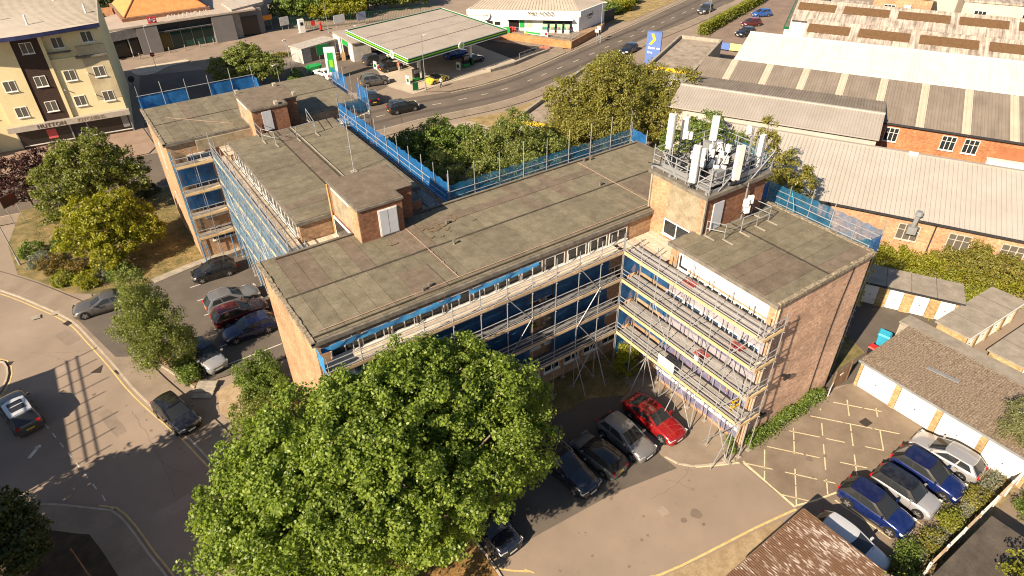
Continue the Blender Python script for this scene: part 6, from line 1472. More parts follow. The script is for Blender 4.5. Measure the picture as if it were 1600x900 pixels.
def car_meshes(kind):
    if kind in _car: return _car[kind]
    S = SPEC[kind]; L, W, H, R = S['L'], S['W'], S['H'], S['r']
    fx = [f for f, _ in S['deck']]; fz = [z for _, z in S['deck']]
    ns = 30
    fr_ = sorted(set([0, .006, .02, .05, .94, .975, .993, 1] + [i / (ns - 1) for i in range(ns)]))
    wx = [0, .006, .02, .06, .15, .8, .92, .975, .993, 1]; ww = [.62, .76, .86, .95, 1, 1, .965, .86, .74, .60]
    vs, fs = [], []
    for f in fr_:
        x = -L / 2 + f * L; w = W / 2 * np.interp(f, wx, ww); zb = np.interp(f, fx, fz); z0 = .17 + (.10 if f < .02 or f > .98 else 0)
        cham = min(1, min(f, 1 - f) * 10)
        pts = [(w * .90, z0), (w * .975, z0 + .10), (w, .45), (w * .995, zb * .70), (w * .965, zb - .13), (w * .91, zb - .035), (w * .78, zb + .02), (w * .45, zb + .055), (0, zb + .066)]
        ring = [(x, y, z) for y, z in pts] + [(x, -y, z) for y, z in reversed(pts[:-1])]
        vs += ring
    m_ = 17
    for i in range(len(fr_) - 1):
        for j in range(m_ - 1): k = i * m_ + j; fs.append((k, k + 1, k + m_ + 1, k + m_))
        fs.append((i * m_ + m_ - 1, i * m_, (i + 1) * m_, (i + 1) * m_ + m_ - 1))
    fs.append(tuple(range(m_))[::-1]); e = (len(fr_) - 1) * m_; fs.append(tuple(range(e, e + m_)))
    M_ = {}
    M_['body'] = MB().add(vs, fs).mesh('body', GREYMETAL, sm=50)
    # cabin shell
    c0, c1, c2, c3 = [-L / 2 + f * L for f in S['cab']]
    zb = lambda x: float(np.interp((x + L / 2) / L, fx, fz)) - .03
    wb, wr = W / 2 * .945, W / 2 * .755
    zr = H - .035
    nx, ny = 9, 8
    def low(t):   # belt outline x at parameter t (rear 0 .. front 1)
        return c0 + (c3 - c0) * t
    def P(t, v, s):   # side surface: t along, v up 0..1
        xb = c0 + (c3 - c0) * t; xt = c1 + (c2 - c1) * t
        x = xb + (xt - xb) * v
        bow = 1 - .05 * (2 * t - 1) ** 4
        y = (wb + (wr - wb) * v ** 1.15) * bow
        z = zb(xb) + (zr - .03 * (2 * t - 1) ** 2 - zb(xb)) * v
        return (x, s * y, z)
    cab = MB()
    tv = [i / nx for i in range(nx + 1)]; vv = [0, .35, .7, .9, 1]
    for s in (-1, 1):
        g_ = [P(t, v, s) for v in vv for t in tv]; k = nx + 1
        cab.add(g_, [(j * k + i, j * k + i + 1, (j + 1) * k + i + 1, (j + 1) * k + i) for j in range(4) for i in range(nx)])
    for t in (0, 1):   # front and rear screens
        g_ = []
        for v in vv:
            a, b = P(t, v, -1), P(t, v, 1)
            for i in range(ny + 1):
                u = i / ny; q = lerp(a, b, u); bul = (.10 if t else -.08) * (1 - (2 * u - 1) ** 2)
                g_.append((q[0] + bul, q[1], q[2]))
        k = ny + 1; cab.add(g_, [(j * k + i, j * k + i + 1, (j + 1) * k + i + 1, (j + 1) * k + i) for j in range(4) for i in range(ny)])
    M_['cabin'] = cab.mesh('cabin', GREYMETAL, sm=45)
    rf_ = []
    for i in range(nx + 1):
        for j in range(ny + 1):
            t, u = i / nx, j / ny; a, b = P(t, 1, -1), P(t, 1, 1); q = lerp(a, b, u)
            bul = (1 - (2 * u - 1) ** 2)
            ex = (.10 if t > .5 else -.08) * bul * abs(2 * t - 1) ** 3
            rf_.append((q[0] + ex, q[1], q[2] + .05 * bul * (1 - .4 * (2 * t - 1) ** 2)))
    k = ny + 1
    M_['roof'] = MB().add(rf_, [(i * k + j, i * k + j + 1, (i + 1) * k + j + 1, (i + 1) * k + j) for i in range(nx) for j in range(ny)]).mesh('roof', GREYMETAL, sm=60)
    def patch(fn, n1, n2, out, name):
        g_ = []
        for i in range(n1 + 1):
            for j in range(n2 + 1): g_.append(fn(i / n1, j / n2))
        k = n2 + 1; mb = MB().add(g_, [(i * k + j, i * k + j + 1, (i + 1) * k + j + 1, (i + 1) * k + j) for i in range(n1) for j in range(n2)])
        return mb.mesh(name, GLASS_CAR, sm=60)
    def side(t0, t1, s):
        def fn(a, b):
            t = t0 + (t1 - t0) * a; v = .12 + .74 * b
            sh = .0
            q = P(t, v, s); return (q[0], q[1] + s * .008, q[2])
        return fn
    M_['sides'] = [patch(side(a, b, s), 4, 3, 0, 'side_window') for s in (-1, 1) for a, b in ((.10, .40), (.44, .86))]
    def screen(t):
        def fn(a, b):
            u = .07 + .86 * a; v = .06 + .86 * b
            A, B = P(t, v, -1), P(t, v, 1); q = lerp(A, B, u); bul = (.10 if t else -.08) * (1 - (2 * u - 1) ** 2)
            return (q[0] + bul + (.012 if t else -.012), q[1], q[2] + .006)
        return fn
    M_['screens'] = [patch(screen(0), 8, 4, 0, 'rear_window'), patch(screen(1), 8, 4, 0, 'windscreen')]
    # wheels
    w_ = MB(); n = 20
    w_.cyl((0, -.10, 0), (0, .10, 0), R, n); M_['tyre'] = w_.mesh('tyre', BLACK, sm=40)
    ri = MB(); ri.cyl((0, -.108, 0), (0, .108, 0), R * .68, n)
    M_['rim'] = ri.mesh('rim', RIM_DARK, sm=40)
    sp = MB()
    for q in range(5):
        a = q * 2 * math.pi / 5
        for s in (-1, 1): sp.obox((math.cos(a) * R * .36, s * .112, math.sin(a) * R * .36), (R * .62, .012, R * .2), 0, -a)
    M_['spokes'] = sp.mesh('spokes', RIM)
    ar = MB(); ar.cyl((0, -.012, 0), (0, .012, 0), R * 1.13, 22); M_['arch'] = ar.mesh('wheel_arch', PLASTIC_BLACK)
    # lamps and trim
    zf = float(np.interp(.95, fx, fz)); zr_ = float(np.interp(.03, fx, fz))
    def lamp(x0, x1, y0, y1, z0, z1, s, mt, nm):
        return MB().add([(x0, s * y1, z0), (x1, s * y0, z0), (x1, s * y0, z1), (x0, s * y1, z1), (x0 - .2 * (1 if x0 > 0 else -1), s * (y1 - .01), z0), (x0 - .2 * (1 if x0 > 0 else -1), s * (y1 - .01), z1)], [(0, 1, 2, 3), (4, 0, 3, 5)]).mesh(nm, mt)
    hx = L / 2
    M_['headlights'] = [lamp(hx * .935, hx * .975, W * .22, W * .47, zf - .20, zf - .02, s, HEADLAMP, 'headlight') for s in (-1, 1)]
    for me in M_['headlights']:
        for v in me.vertices: v.co.z += .035
    M_['tails'] = [MB().obox((-hx * .972, s * W * .325, zr_ - .12), (.10, W * .15, .20), s * .3).mesh('tail_light', TAILLAMP) for s in (-1, 1)]
    M_['plates'] = [MB().box(-hx - .012, -hx + .05, -.26, .26, .50, .61).mesh('number_plate', PLATE_Y), MB().box(hx - .05, hx + .012, -.26, .26, .36, .47).mesh('number_plate', PLATE_W)]
    M_['grille'] = MB().box(hx - .10, hx + .006, -W * .24, W * .24, .27, .34).box(hx * .972, hx * .996, -W * .22, W * .22, zf - .26, zf - .13).mesh('grille', PLASTIC_BLACK)
    xm = c3 - .35
    M_['mirrors'] = [MB().obox((xm, s * (W / 2 + .07), zb(xm) + .12), (.12, .20, .13), s * -.15).mesh('mirror', GREYMETAL) for s in (-1, 1)]
    sm_ = MB()
    for s in (-1, 1):
        for f in (.27, .47, .675):
            x = -L / 2 + f * L; zt_ = float(np.interp(f, fx, fz)) - .06
            sm_.obox((x, s * (W / 2 * .99 + .002), (.28 + zt_) / 2), (.014, .02, zt_ - .28), 0)
        for f in (.30, .50): sm_.obox((-L / 2 + f * L, s * (W / 2 * .985 + .015), float(np.interp(f, fx, fz)) - .16), (.16, .03, .03), 0)
    M_['seams'] = sm_.mesh('door_seams', PLASTIC_BLACK)
    bs_ = MB()
    for s in (-1, 1):
        pts = [(-L / 2 + f * L, s * W / 2 * (.80 - .12 * (f - S['cab'][3]) / (1 - S['cab'][3])), float(np.interp(f, fx, fz)) + .016) for f in np.linspace(S['cab'][3], .95, 6)]
        bs_.path(pts, .008, 4)
    M_['bonnet'] = bs_.mesh('bonnet_seams', PLASTIC_BLACK)
    M_['wipers'] = MB().cyl((c3 + .04, -.5, zb(c3) + .06), (c3 - .02, .1, zb(c3) + .09), .012, 5).cyl((c3 + .04, .05, zb(c3) + .06), (c3 - .02, .6, zb(c3) + .09), .012, 5).mesh('wipers', PLASTIC_BLACK)
    M_['skirt'] = MB().box(-hx * .80, hx * .80, -W / 2 * .97, W / 2 * .97, .13, .24).mesh('sill_trim', PLASTIC_BLACK)
    xw = (-.29 * L - .02, .315 * L)
    M_['xw'] = xw; M_['S'] = S; M_['roofz'] = H; M_['P'] = P
    _car[kind] = M_
    return M_
GLASS_CAR = glass('car glass', (.022, .025, .028), .05)
RIM = mat('silver alloy', (.42, .42, .42), .35, var=.06, metal=.7); RIM_DARK = mat('dark wheel well', (.03, .03, .032), .6, var=.1)
HEADLAMP = mat('headlamp lens', (.55, .56, .56), .12, var=.1, spec=.8); TAILLAMP = mat('tail lamp lens', (.42, .012, .015), .2, var=.08, spec=.6)
PLATE_Y = mat('yellow number plate', (.72, .48, .03), .5, var=.03); PLATE_W = mat('white number plate', (.70, .69, .64), .5, var=.03)
def car(label, kind, loc, heading, col, roof=None, extras=(), group=None, z=0.):
    M_ = car_meshes(kind); t = thing('parked_car' if 'road' not in (group or '') else 'moving_car', label, 'car', (loc[0], loc[1], z), rad(heading), group)
    R = M_['S']['r']; t.scale = (1.03, 1.03, 1.05)
    b = link('body', M_['body'], t, col); link('sill_trim', M_['skirt'], b); link('grille', M_['grille'], b); link('door_seams', M_['seams'], b)['kind'] = 'stuff'; link('bonnet_seams', M_['bonnet'], b)['kind'] = 'stuff'; link('wipers', M_['wipers'], t)
    c = link('cabin', M_['cabin'], t, col if 'dark_pillars' not in extras else PLASTIC_BLACK); link('roof', M_['roof'], t, roof or col)
    for me in M_['sides']: link('side_window', me, c)
    link('rear_window', M_['screens'][0], t); link('windscreen', M_['screens'][1], t)
    for me in M_['headlights']: link('headlight', me, t)
    for me in M_['tails']: link('tail_light', me, t)
    for me in M_['plates']: link('number_plate', me, t)
    for me in M_['mirrors']: link('mirror', me, t, col)
    W = M_['S']['W']
    for x in M_['xw']:
        for s in (-1, 1):
            w = link('wheel', M_['tyre'], t); w.location = (x, s * (W / 2 - .088), R)
            link('rim', M_['rim'], w); link('spokes', M_['spokes'], w)['kind'] = 'stuff'
            a = link('wheel_arch', M_['arch'], b); a.location = (x, s * (W / 2 - .006), R * 1.04)
    P = M_['P']
    if 'rails' in extras:
        for s in (-1, 1): MB().path([(*P(.06, 1, s)[:2], P(.06, 1, s)[2] + .02), (*P(.2, 1, s)[:2], P(.2, 1, s)[2] + .08), (*P(.8, 1, s)[:2], P(.8, 1, s)[2] + .08), (*P(.94, 1, s)[:2], P(.94, 1, s)[2] + .02)], .022, 6).build('roof_rail', STEEL, t, world=False)
    if 'stripes' in extras:
        L = M_['S']['L']
        for s in (-1, 1):
            mb = MB(); xs = np.linspace(.76, .96, 8); S = M_['S']; fx = [f for f, _ in S['deck']]; fz = [z_ for _, z_ in S['deck']]
            v_ = []
            for f in xs: zz = float(np.interp(f, fx, fz)) + .045; v_ += [(-L / 2 + f * L, s * .14, zz), (-L / 2 + f * L, s * .42, zz - .008)]
            mb.add(v_, [(2 * i, 2 * i + 1, 2 * i + 3, 2 * i + 2) for i in range(7)]).build('bonnet_stripe', BLACK, t, world=False)
    if 'sunroof' in extras:
        for a, b_ in ((.22, .52), (.58, .82)):
            q = [P(a, 1, -1), P(b_, 1, -1)]
            MB().box(q[0][0], q[1][0], -.46, .46, M_['roofz'] + .004, M_['roofz'] + .022).build('glass_roof', GLASS_CAR, t, world=False)
    if 'spoiler' in extras: q = P(0, 1, 1); MB().box(q[0] - .22, q[0] + .04, -.52, .52, q[2] - .01, q[2] + .03).build('spoiler', PLASTIC_BLACK, t, world=False)
    return t
BLK_P = paint('black car paint', (.008, .008, .010), 0, .2); NAVY_BLK = paint('blue black car paint', (.010, .013, .024), .2, .22)
GREY_P = paint('grey car paint', (.105, .098, .092), .35, .3); GRAPH = paint('graphite car paint', (.052, .053, .058), .35, .28); SILV = paint('silver car paint', (.40, .40, .41), .45, .32); WHITE_P = paint('white silver car paint', (.52, .54, .57), .15, .3)
RED_P = paint('red car paint', (.27, .006, .008), .2, .2); DRED = paint('dark red car paint', (.09, .008, .010), .1, .25); BLUE_P = paint('deep blue car paint', (.008, .022, .13), .4, .2); NAVY = paint('navy car paint', (.009, .013, .065), .3, .22)
MIDGREY = paint('silver grey car paint', (.20, .20, .205), .4, .3); YEL_P = paint('yellow car paint', (.72, .55, .05), 0, .3); GRNGREY = paint('grey green car paint', (.13, .14, .135), .3, .3); MBLUE = paint('mid blue car paint', (.02, .09, .35), .2, .25)
gM, gR, gL, gP, gT = 'cars parked in front of the scaffold', 'cars parked on the garage yard', 'cars in the side car park', 'cars at the petrol station', 'cars driving on the main road'
car('black estate car with roof rails, leftmost of the row in front of the scaffold', 'estate', (18.9, 21.7), -84, NAVY_BLK, extras=('rails', 'sunroof'), group=gM)
car('grey green hatchback with black roof showing its yellow rear plate', 'mini', (21.3, 21.4), 98, GRNGREY, BLK_P, ('dark_pillars', 'spoiler'), gM)
car('grey hatchback with round headlights beside the red car', 'hatch', (23.9, 21.5), -85, MIDGREY, group=gM)
car('bright red coupe nearest the right wing scaffold', 'sedan', (26.7, 21.6), -86, RED_P, group=gM)
car('dark car half hidden under the edge of the big tree', 'hatch', (12.3, 21.0), -84, NAVY_BLK, group=gM)
car('deep blue hatchback nearest the rusty garage roof', 'hatch', (32.75, 8.3), -86, BLUE_P, NAVY, ('dark_pillars',), gR)
car('silver hatchback with black roof and bonnet stripes between the two blue cars', 'mini', (35.35, 7.9), -86, SILV, BLK_P, ('dark_pillars', 'stripes'), gR)
car('deep blue hatchback between the striped car and the silver car', 'hatch', (37.9, 7.8), -86, BLUE_P, NAVY, ('dark_pillars',), gR)
car('silver car parked nose in, nearest the white garage doors', 'hatch', (40.35, 7.9), 94, SILV, group=gR)
car('pale silver car tucked beside the rusty garage roof', 'hatch', (29.0, 7.7), -86, WHITE_P, group=gR)
car('black small hatchback at the far end of the side car park', 'small', (5.7, 59.6), 176, BLK_P, group=gL, z=.1)
car('grey saloon nosing out beside the birch tree', 'sedan', (-3.9, 60.0), 176, GREY_P, group=gL, z=.1)
car('silver estate car with its red tail light towards the birch', 'estate', (5.9, 54.0), 2, MIDGREY, extras=('rails',), group=gL, z=.1)
car('dark red estate car between the silver and the blue cars', 'estate', (5.9, 51.5), 2, DRED, extras=('rails',), group=gL, z=.1)
car('navy blue hatchback at the foot of the brick gable', 'hatch', (5.9, 48.8), 178, NAVY, group=gL, z=.1)
car('silver grey people carrier with black windscreen beside the bushes', 'small', (2.0, 47.2), -78, SILV, BLK_P, ('dark_pillars',), gL, z=.1)
car('black hatchback parked on the kerb below the birch', 'hatch', (-1.5, 42.0), -74, BLK_P, group=gL, z=.05)
car('grey car with white glass roof at the left edge', 'suv', (-11.0, 48.9), 104, GREY_P, WHITE_P, ('sunroof',), gL)
car('grey off-road car crossing the petrol station entrance', 'suv', (42.0, 101.6), -10, GREY_P, extras=('rails',), group=gP)
car('black off-road car seen from behind with red tail lights', 'suv', (38.1, 94.8), 82, BLK_P, extras=('rails',), group=gP)
car('black off-road car turning into the main road', 'suv', (40.3, 88.0), -4, BLK_P, extras=('rails',), group=gT)
car('black car filling up at the left pump', 'hatch', (47.6, 106.9), 4, BLK_P, group=gP)
car('yellow open top car with black hood at the near pump', 'roadster', (50.9, 96.6), 8, YEL_P, BLK_P, ('dark_pillars',), gP)
car('blue car in the shade under the canopy', 'suv', (60.3, 106.4), 8, MBLUE, group=gP)
car('dark car behind the right hand pump', 'hatch', (61.2, 102.0), 12, BLK_P, group=gP)
car('white car behind the far block roof edge', 'sedan', (36.6, 110.4), 105, WHITE, group=gP)
car('dark car behind the left pump', 'suv', (47.0, 112.0), 4, GRAPH, group=gP)
car('dark car driving past the white food shop towards the junction', 'hatch', (87.3, 89.9), -161, NAVY_BLK, group=gT)
car('dark green off-road car driving away up the main road', 'suv', (120.5, 101.6), -162, GRAPH, group=gT)
car('dark hatchback parked behind the clipped hedge', 'hatch', (113.0, 84.6), 178, NAVY_BLK, group='cars parked in the trade yard')
car('red car with pale roof parked behind the clipped hedge', 'small', (119.5, 88.5), 165, DRED, RED_P, group='cars parked in the trade yard')
car('blue car parked furthest along the clipped hedge', 'small', (127.5, 92.3), 160, MBLUE, group='cars parked in the trade yard')
car('dark car half hidden behind the trees beyond the netting', 'hatch', (45.0, 70.5), 20, NAVY_BLK)

# ================================================================ trees, hedges, shrubs
RNG = np.random.default_rng(7)
def unit3(n):
    v = RNG.normal(size=(n, 3)); return v / np.linalg.norm(v, axis=1, keepdims=True)
def leaf_mesh(name, C, N, size, mt, aspect=.62, jit=.35):
    """one folded leaf (two triangles pairs) per point"""
    n = len(C)
    t = np.cross(N, unit3(n)); t /= np.linalg.norm(t, axis=1, keepdims=True) + 1e-9
    b = np.cross(N, t)
    s = (size * RNG.uniform(1 - jit, 1 + jit, n))[:, None]
    fold = N * s * .14
    V = np.stack([C - t * s * .5, C + b * s * .5 * aspect + fold, C + t * s * .55, C - b * s * .5 * aspect + fold], 1).reshape(-1, 3)
    me = bpy.data.meshes.new(name)
    me.vertices.add(4 * n); me.vertices.foreach_set('co', V.astype(np.float32).ravel())
    F = np.arange(4 * n).reshape(-1, 4)
    T = np.concatenate([F[:, [0, 1, 2]], F[:, [0, 2, 3]]], 1).reshape(-1)
    me.loops.add(len(T)); me.loops.foreach_set('vertex_index', T.astype(np.int32))
    me.polygons.add(2 * n); me.polygons.foreach_set('loop_start', np.arange(0, 6 * n, 3, dtype=np.int32)); me.polygons.foreach_set('loop_total', np.full(2 * n, 3, np.int32))
    me.update(calc_edges=True); me.validate()
    me.materials.append(mt)
    return me
def lobe_points(lobes, clumps, per, cr_=.5, shell=.55, up=.25, droop=0.):
    """leaf positions: clumps sit in the outer shell of every lobe, leaves fill each clump"""
    C, N = [], []
    vol = np.array([l[1][0] * l[1][1] + l[1][0] * l[1][2] + l[1][1] * l[1][2] for l in lobes]); vol = vol / vol.sum()
    for (c, r), f in zip(lobes, vol):
        k = max(3, int(clumps * f)); d = unit3(k)
        rad_ = RNG.uniform(shell, 1.04, k) ** .7
        cc = np.array(c) + d * np.array(r) * rad_[:, None]
        for q, dd in zip(cc, d):
            m_ = int(per * RNG.uniform(.5, 1.5)); rr = cr_ * RNG.uniform(.6, 1.35)
            o = unit3(m_) * (RNG.uniform(0, 1, m_) ** .45)[:, None] * rr * np.array([1, 1, .72])
            if droop: o[:, 2] -= droop * np.abs(RNG.normal(size=m_)) * rr
            C.append(q + o)
            nn = o / (rr + 1e-6) * .5 + unit3(m_) * .75 + dd * .35; nn[:, 2] += up
            N.append(nn / np.linalg.norm(nn, axis=1, keepdims=True))
    return np.concatenate(C), np.concatenate(N)
def keep(C, N, test):
    k = test(C); return C[k], N[k]
BARK = mat('grey brown bark', (.10, .075, .055), .95, col2=(.19, .15, .115), scale=6, bump=.8)
def limb(mb, p, q, r0, r1, n=7, bend=.12):
    p, q = Vector(p), Vector(q); L = (q - p).length
    pts = [p]
    for i in range(1, 4): pts.append(p.lerp(q, i / 4) + Vector((random.uniform(-1, 1), random.uniform(-1, 1), random.uniform(-.4, .6))) * L * bend * .5)
    pts.append(q)
    for i in range(4): mb.cyl(pts[i], pts[i + 1], r0 + (r1 - r0) * i / 4, n, r0 + (r1 - r0) * (i + 1) / 4)
def tree(label, base, lobes, mt, leaves=(300, 60), size=.2, cr_=.5, trunk=.2, name='tree', cat='tree', group=None, test=None, twigs=0, up=.25, droop=0., shell=.55, aspect=.62, z=0.):
    """lobes: (offset from base, radii)"""
    t = thing(name, label, cat, (base[0], base[1], z), 0, group)
    C, N = lobe_points(lobes, leaves[0], leaves[1], cr_, shell, up, droop)
    if test is not None: C, N = keep(C, N, lambda P: test(P + np.array([base[0], base[1], z])))
    C[:, 2] = np.maximum(C[:, 2], .03)
    link('crown', leaf_mesh('crown', C, N, size, mt, aspect), t)
    mb = MB(); zt = max(l[0][2] for l in lobes); fork = min(zt * .45, max(.3, min(l[0][2] - l[1][2] * .4 for l in lobes)))
    limb(mb, (0, 0, -.05), (0, 0, max(fork, .3)), trunk, trunk * .72, 9, .03)
    for c, r in lobes:
        limb(mb, (0, 0, max(fork, .3) * .95), (c[0], c[1], c[2] + r[2] * .3), trunk * .5, trunk * .12, 6)
        for k in range(twigs):
            d = unit3(1)[0]; limb(mb, (c[0] * .7, c[1] * .7, c[2] * .85), (c[0] + d[0] * r[0] * .95, c[1] + d[1] * r[1] * .95, c[2] + abs(d[2]) * r[2] * .9), trunk * .18, .012, 5)
    mb.build('trunk', BARK, t, world=False, sm=60)
    return t
random.seed(17)
LF_MAPLE = leafmat('maple leaves', (.040, .085, .013), (.285, .365, .06), .44, (.42, .39, .08))
LF_CHERRY = leafmat('dark cherry leaves', (.06, .09, .016), (.215, .235, .05), .36, (.26, .21, .07))
LF_LIME = leafmat('yellow green leaves', (.10, .13, .012), (.33, .32, .03), .4, (.33, .27, .04))
LF_PURPLE = leafmat('purple plum leaves', (.030, .012, .012), (.085, .035, .028), .25, (.12, .07, .045))
LF_BIRCH = leafmat('birch leaves', (.075, .105, .024), (.255, .29, .075), .4, (.25, .23, .09))
LF_DRY = leafmat('late summer leaves', (.085, .10, .018), (.30, .275, .06), .4, (.34, .25, .08))
LF_SHRUB = leafmat('glossy shrub leaves', (.05, .09, .015), (.19, .26, .045), .3)
LF_DARK = leafmat('dark evergreen leaves', (.018, .036, .010), (.085, .11, .025), .28)
LF_HEDGE = leafmat('clipped hedge leaves', (.11, .14, .015), (.28, .29, .04), .35)
LF_SILVER = leafmat('silvery leaves', (.10, .115, .075), (.27, .28, .20), .3)
LF_RUST = leafmat('rusty green leaves', (.07, .075, .014), (.24, .16, .04), .3)
LF_CONIFER = leafmat('feathery pale conifer leaves', (.10, .12, .05), (.27, .27, .12), .35)
# the great maple in front
lob = []
for i in range(76):
    d = unit3(1)[0]; d[2] = d[2] * .8 + .15; k = random.uniform(.72, 1.12)
    lob.append(((d[0] * 7.9 * k, d[1] * 4.9 * k, 7.2 + d[2] * 4.3 * k), (1.9 + random.uniform(-.6, .7), 1.6 + random.uniform(-.5, .5), 1.35 + random.uniform(-.4, .5))))
lob.append(((0, 0, 7.6), (5.6, 3.4, 3.2)))
for i in range(26): x = random.uniform(-6.5, 7); lob.append(((x, random.uniform(-1, 3.4), 9.9 + 1.5 * math.cos((x - .5) / 5.5)), (.8, .75, 1.2)))
for o in ((1, 1.6, 9.4), (2.6, 2.4, 9.0), (0, 2.4, 9.4), (3.6, 1.0, 9.8), (-1, 3.0, 8.4), (2, 3.4, 7.4), (0, 3.4, 7.6), (4.4, 2.8, 8.0), (-3, 3, 8.6), (-4.6, 2.6, 8.0), (-2, 1.5, 9.6), (-5.6, 1.2, 7.6), (-4, 3.8, 6.6), (-5, 2.5, 8.6), (-3.5, 2.8, 9.3), (-6.2, 1.8, 7.6), (-1.5, 3, 9.8), (6.5, 0, 8.0), (6, -1.5, 7.2), (7.6, .6, 7.2), (5, .5, 9.0), (7.6, -2, 6), (6.4, 2.4, 7.2), (8.2, 1.6, 5.8), (1.6, .2, 10.2), (5.4, 2.6, 6.6)): lob.append((o, (1.9, 1.6, 1.5)))
for o in ((7.3, 1.2, 9.4), (8.6, -.4, 8.0), (-7.8, 1.4, 6.2), (-8.3, -1.2, 5.6), (7.0, -2.8, 6.2), (9.2, .4, 6.4), (-6.8, -3.0, 5.0), (-3, -4.8, 5)): lob.append((o, (1.4, 1.2, 1.3)))
for i in range(26):
    x = -7.6 + 12.6 * (i % 13) / 12 + random.uniform(-.4, .4); y = random.uniform(1.4, 3.4) if i < 13 else random.uniform(-1.6, 1.4)
    lob.append(((x, y, 13.3 - .055 * (x + .6) ** 2 - 1.2 - (0 if i < 13 else .9) + random.uniform(-.4, .3)), (1.7, 1.45, 1.45)))
    lob.append(((x * .9, y * .8, 9.6 - .05 * (x + .6) ** 2), (1.7, 1.5, 1.4)))
tree('great broad maple in front of the scaffolded office with thick green crown', (7.6, 22.7), lob, LF_MAPLE, (5200, 104), .155, .52, .42, test=lambda P: ~((P[:, 1] > 27.7) & (P[:, 0] > 6.2)) & (P[:, 2] > 2.2) & ~((P[:, 1] < 18.4) & (P[:, 0] > 8.4) & (P[:, 2] < 7.5)), twigs=1, shell=.5, up=.35, aspect=.85)
# left garden
tree('tall dark green cherry tree in the garden by the road', (-1.2, 79.6), [((0, 0, 6), (3.6, 3.2, 2.8)), ((2.6, .5, 5.2), (2.8, 2.6, 2.2)), ((-2.8, -.8, 4.9), (2.8, 2.6, 2.3)), ((0, -2.2, 4.6), (3, 2.4, 2.2)), ((3.9, -1.6, 4.2), (2, 2, 1.6)), ((1.2, 2, 7.2), (1.9, 1.8, 2.0)), ((-1.6, 1.4, 7.0), (1.7, 1.7, 1.6)), ((-4.2, -3, 3.6), (1.8, 1.8, 1.6))], LF_CHERRY, (620, 46), .24, .55, .2, twigs=5, shell=.45)
tree('bright yellow green maple in the garden between cherry and birch', (-1.6, 68.6), [((0, 0, 4.2), (3.1, 2.8, 2.3)), ((2.3, .6, 3.7), (2.3, 2.2, 1.8)), ((-2.2, -.6, 3.6), (2.3, 2.1, 1.8)), ((.4, -2.0, 3.1), (2.6, 1.9, 1.7)), ((1.6, 1.6, 5.0), (1.8, 1.8, 1.5)), ((-1.2, 1.0, 5.4), (1.7, 1.6, 1.3)), ((3.5, -1.2, 2.8), (1.6, 1.6, 1.3)), ((-.6, -3.0, 2.2), (1.6, 1.3, 1.3))], LF_LIME, (560, 52), .22, .5, .17, shell=.55)
tree('purple leaved plum tree at the left edge by the junction', (-7.8, 86.6), [((0, 0, 4.2), (2.8, 2.4, 2.0)), ((-2.4, .4, 4.4), (2.3, 2, 1.7)), ((2.0, 1.0, 4.6), (2.2, 2, 1.6)), ((4.2, 1.8, 4.6), (1.7, 1.5, 1.3)), ((-.6, -2.2, 3.0), (2, 1.6, 1.4))], LF_PURPLE, (260, 40), .22, .5, .16, twigs=3, shell=.4)
tree('silver birch with drooping pale leaves beside the side car park', (-.8, 48.2), [((-.2, .6, 8.2), (1.0, 1.0, 1.7)), ((-.2, .4, 6.4), (1.7, 1.7, 1.6)), ((.7, -.3, 5.2), (1.9, 1.8, 1.6)), ((-1.0, .3, 4.8), (1.8, 1.8, 1.6)), ((.2, -1.0, 3.9), (1.9, 1.7, 1.6)), ((-.9, -1.1, 3.2), (1.5, 1.4, 1.4)), ((1.3, -1.0, 3.0), (1.4, 1.3, 1.4))], LF_BIRCH, (600, 56), .125, .42, .13, droop=.8, shell=.35, up=.1, aspect=.7)
for i, (lb, x, y, h, r, mt_) in enumerate((('rounded dark green shrub at the road side of the garden', -8.5, 74.0, 1.5, 1.3, LF_SHRUB), ('grey green rounded shrub behind the lamp post', -7.9, 71.4, 1.3, 1.2, LF_SILVER), ('large rust tinted rounded shrub on the garden corner', -6.9, 69.4, 1.7, 1.45, LF_RUST), ('yellow leaved shrub on the garden kerb', -6.4, 66.6, 1.2, 1.0, LF_HEDGE), ('pinkish green shrub between the rust and the yellow ones', -5.0, 67.6, 1.3, 1.05, LF_RUST), ('round golden green shrub nearest the grey saloon', -4.4, 64.9, 1.5, 1.3, LF_LIME), ('small silvery shrub beside the round golden one', -3.0, 65.3, 1.3, 1.0, LF_SILVER), ('dark shrub below the yellow green maple', -1.8, 64.4, 1.5, 1.2, LF_SHRUB), ('small round shrub on the garden lawn', -5.9, 74.0, 1.1, 1.0, LF_SHRUB), ('dark clipped shrub by the road at the end of the far block', 3.6, 81.4, 1.3, 1.5, LF_DARK))):
    tree(lb, (x, y), [((0, 0, h * .5), (r, r * .95, h * .55)), ((r * .4, .2, h * .45), (r * .6, r * .6, h * .45)), ((-r * .4, -.2, h * .45), (r * .6, r * .6, h * .45))], mt_, (90, 44), .13, .3, .06, 'shrub', 'shrub', 'shrubs in the garden', shell=.6, z=.12)
for i, (lb, x, y, L, W_, h, yaw, mt_) in enumerate((('square cut green hedge between the gable and the big tree', 4.6, 41.2, 1.5, 2.6, 2.2, 0, LF_SHRUB), ('low bushy hedge at the foot of the birch', .2, 46.6, .7, 1.6, 1.3, 0, LF_SHRUB))):
    lb_ = [((dx * L, dy * W_, h * (.35 + .3 * k)), (L * .55, W_ * .45, h * .38)) for dx in (-.5, .5) for dy in (-.6, 0, .6) for k in (0, 1)]
    tree(lb, (x, y), lb_, mt_, (420 if i == 0 else 130, 46), .13, .34, .06, 'hedge', 'hedge', None, shell=.65, z=.1)
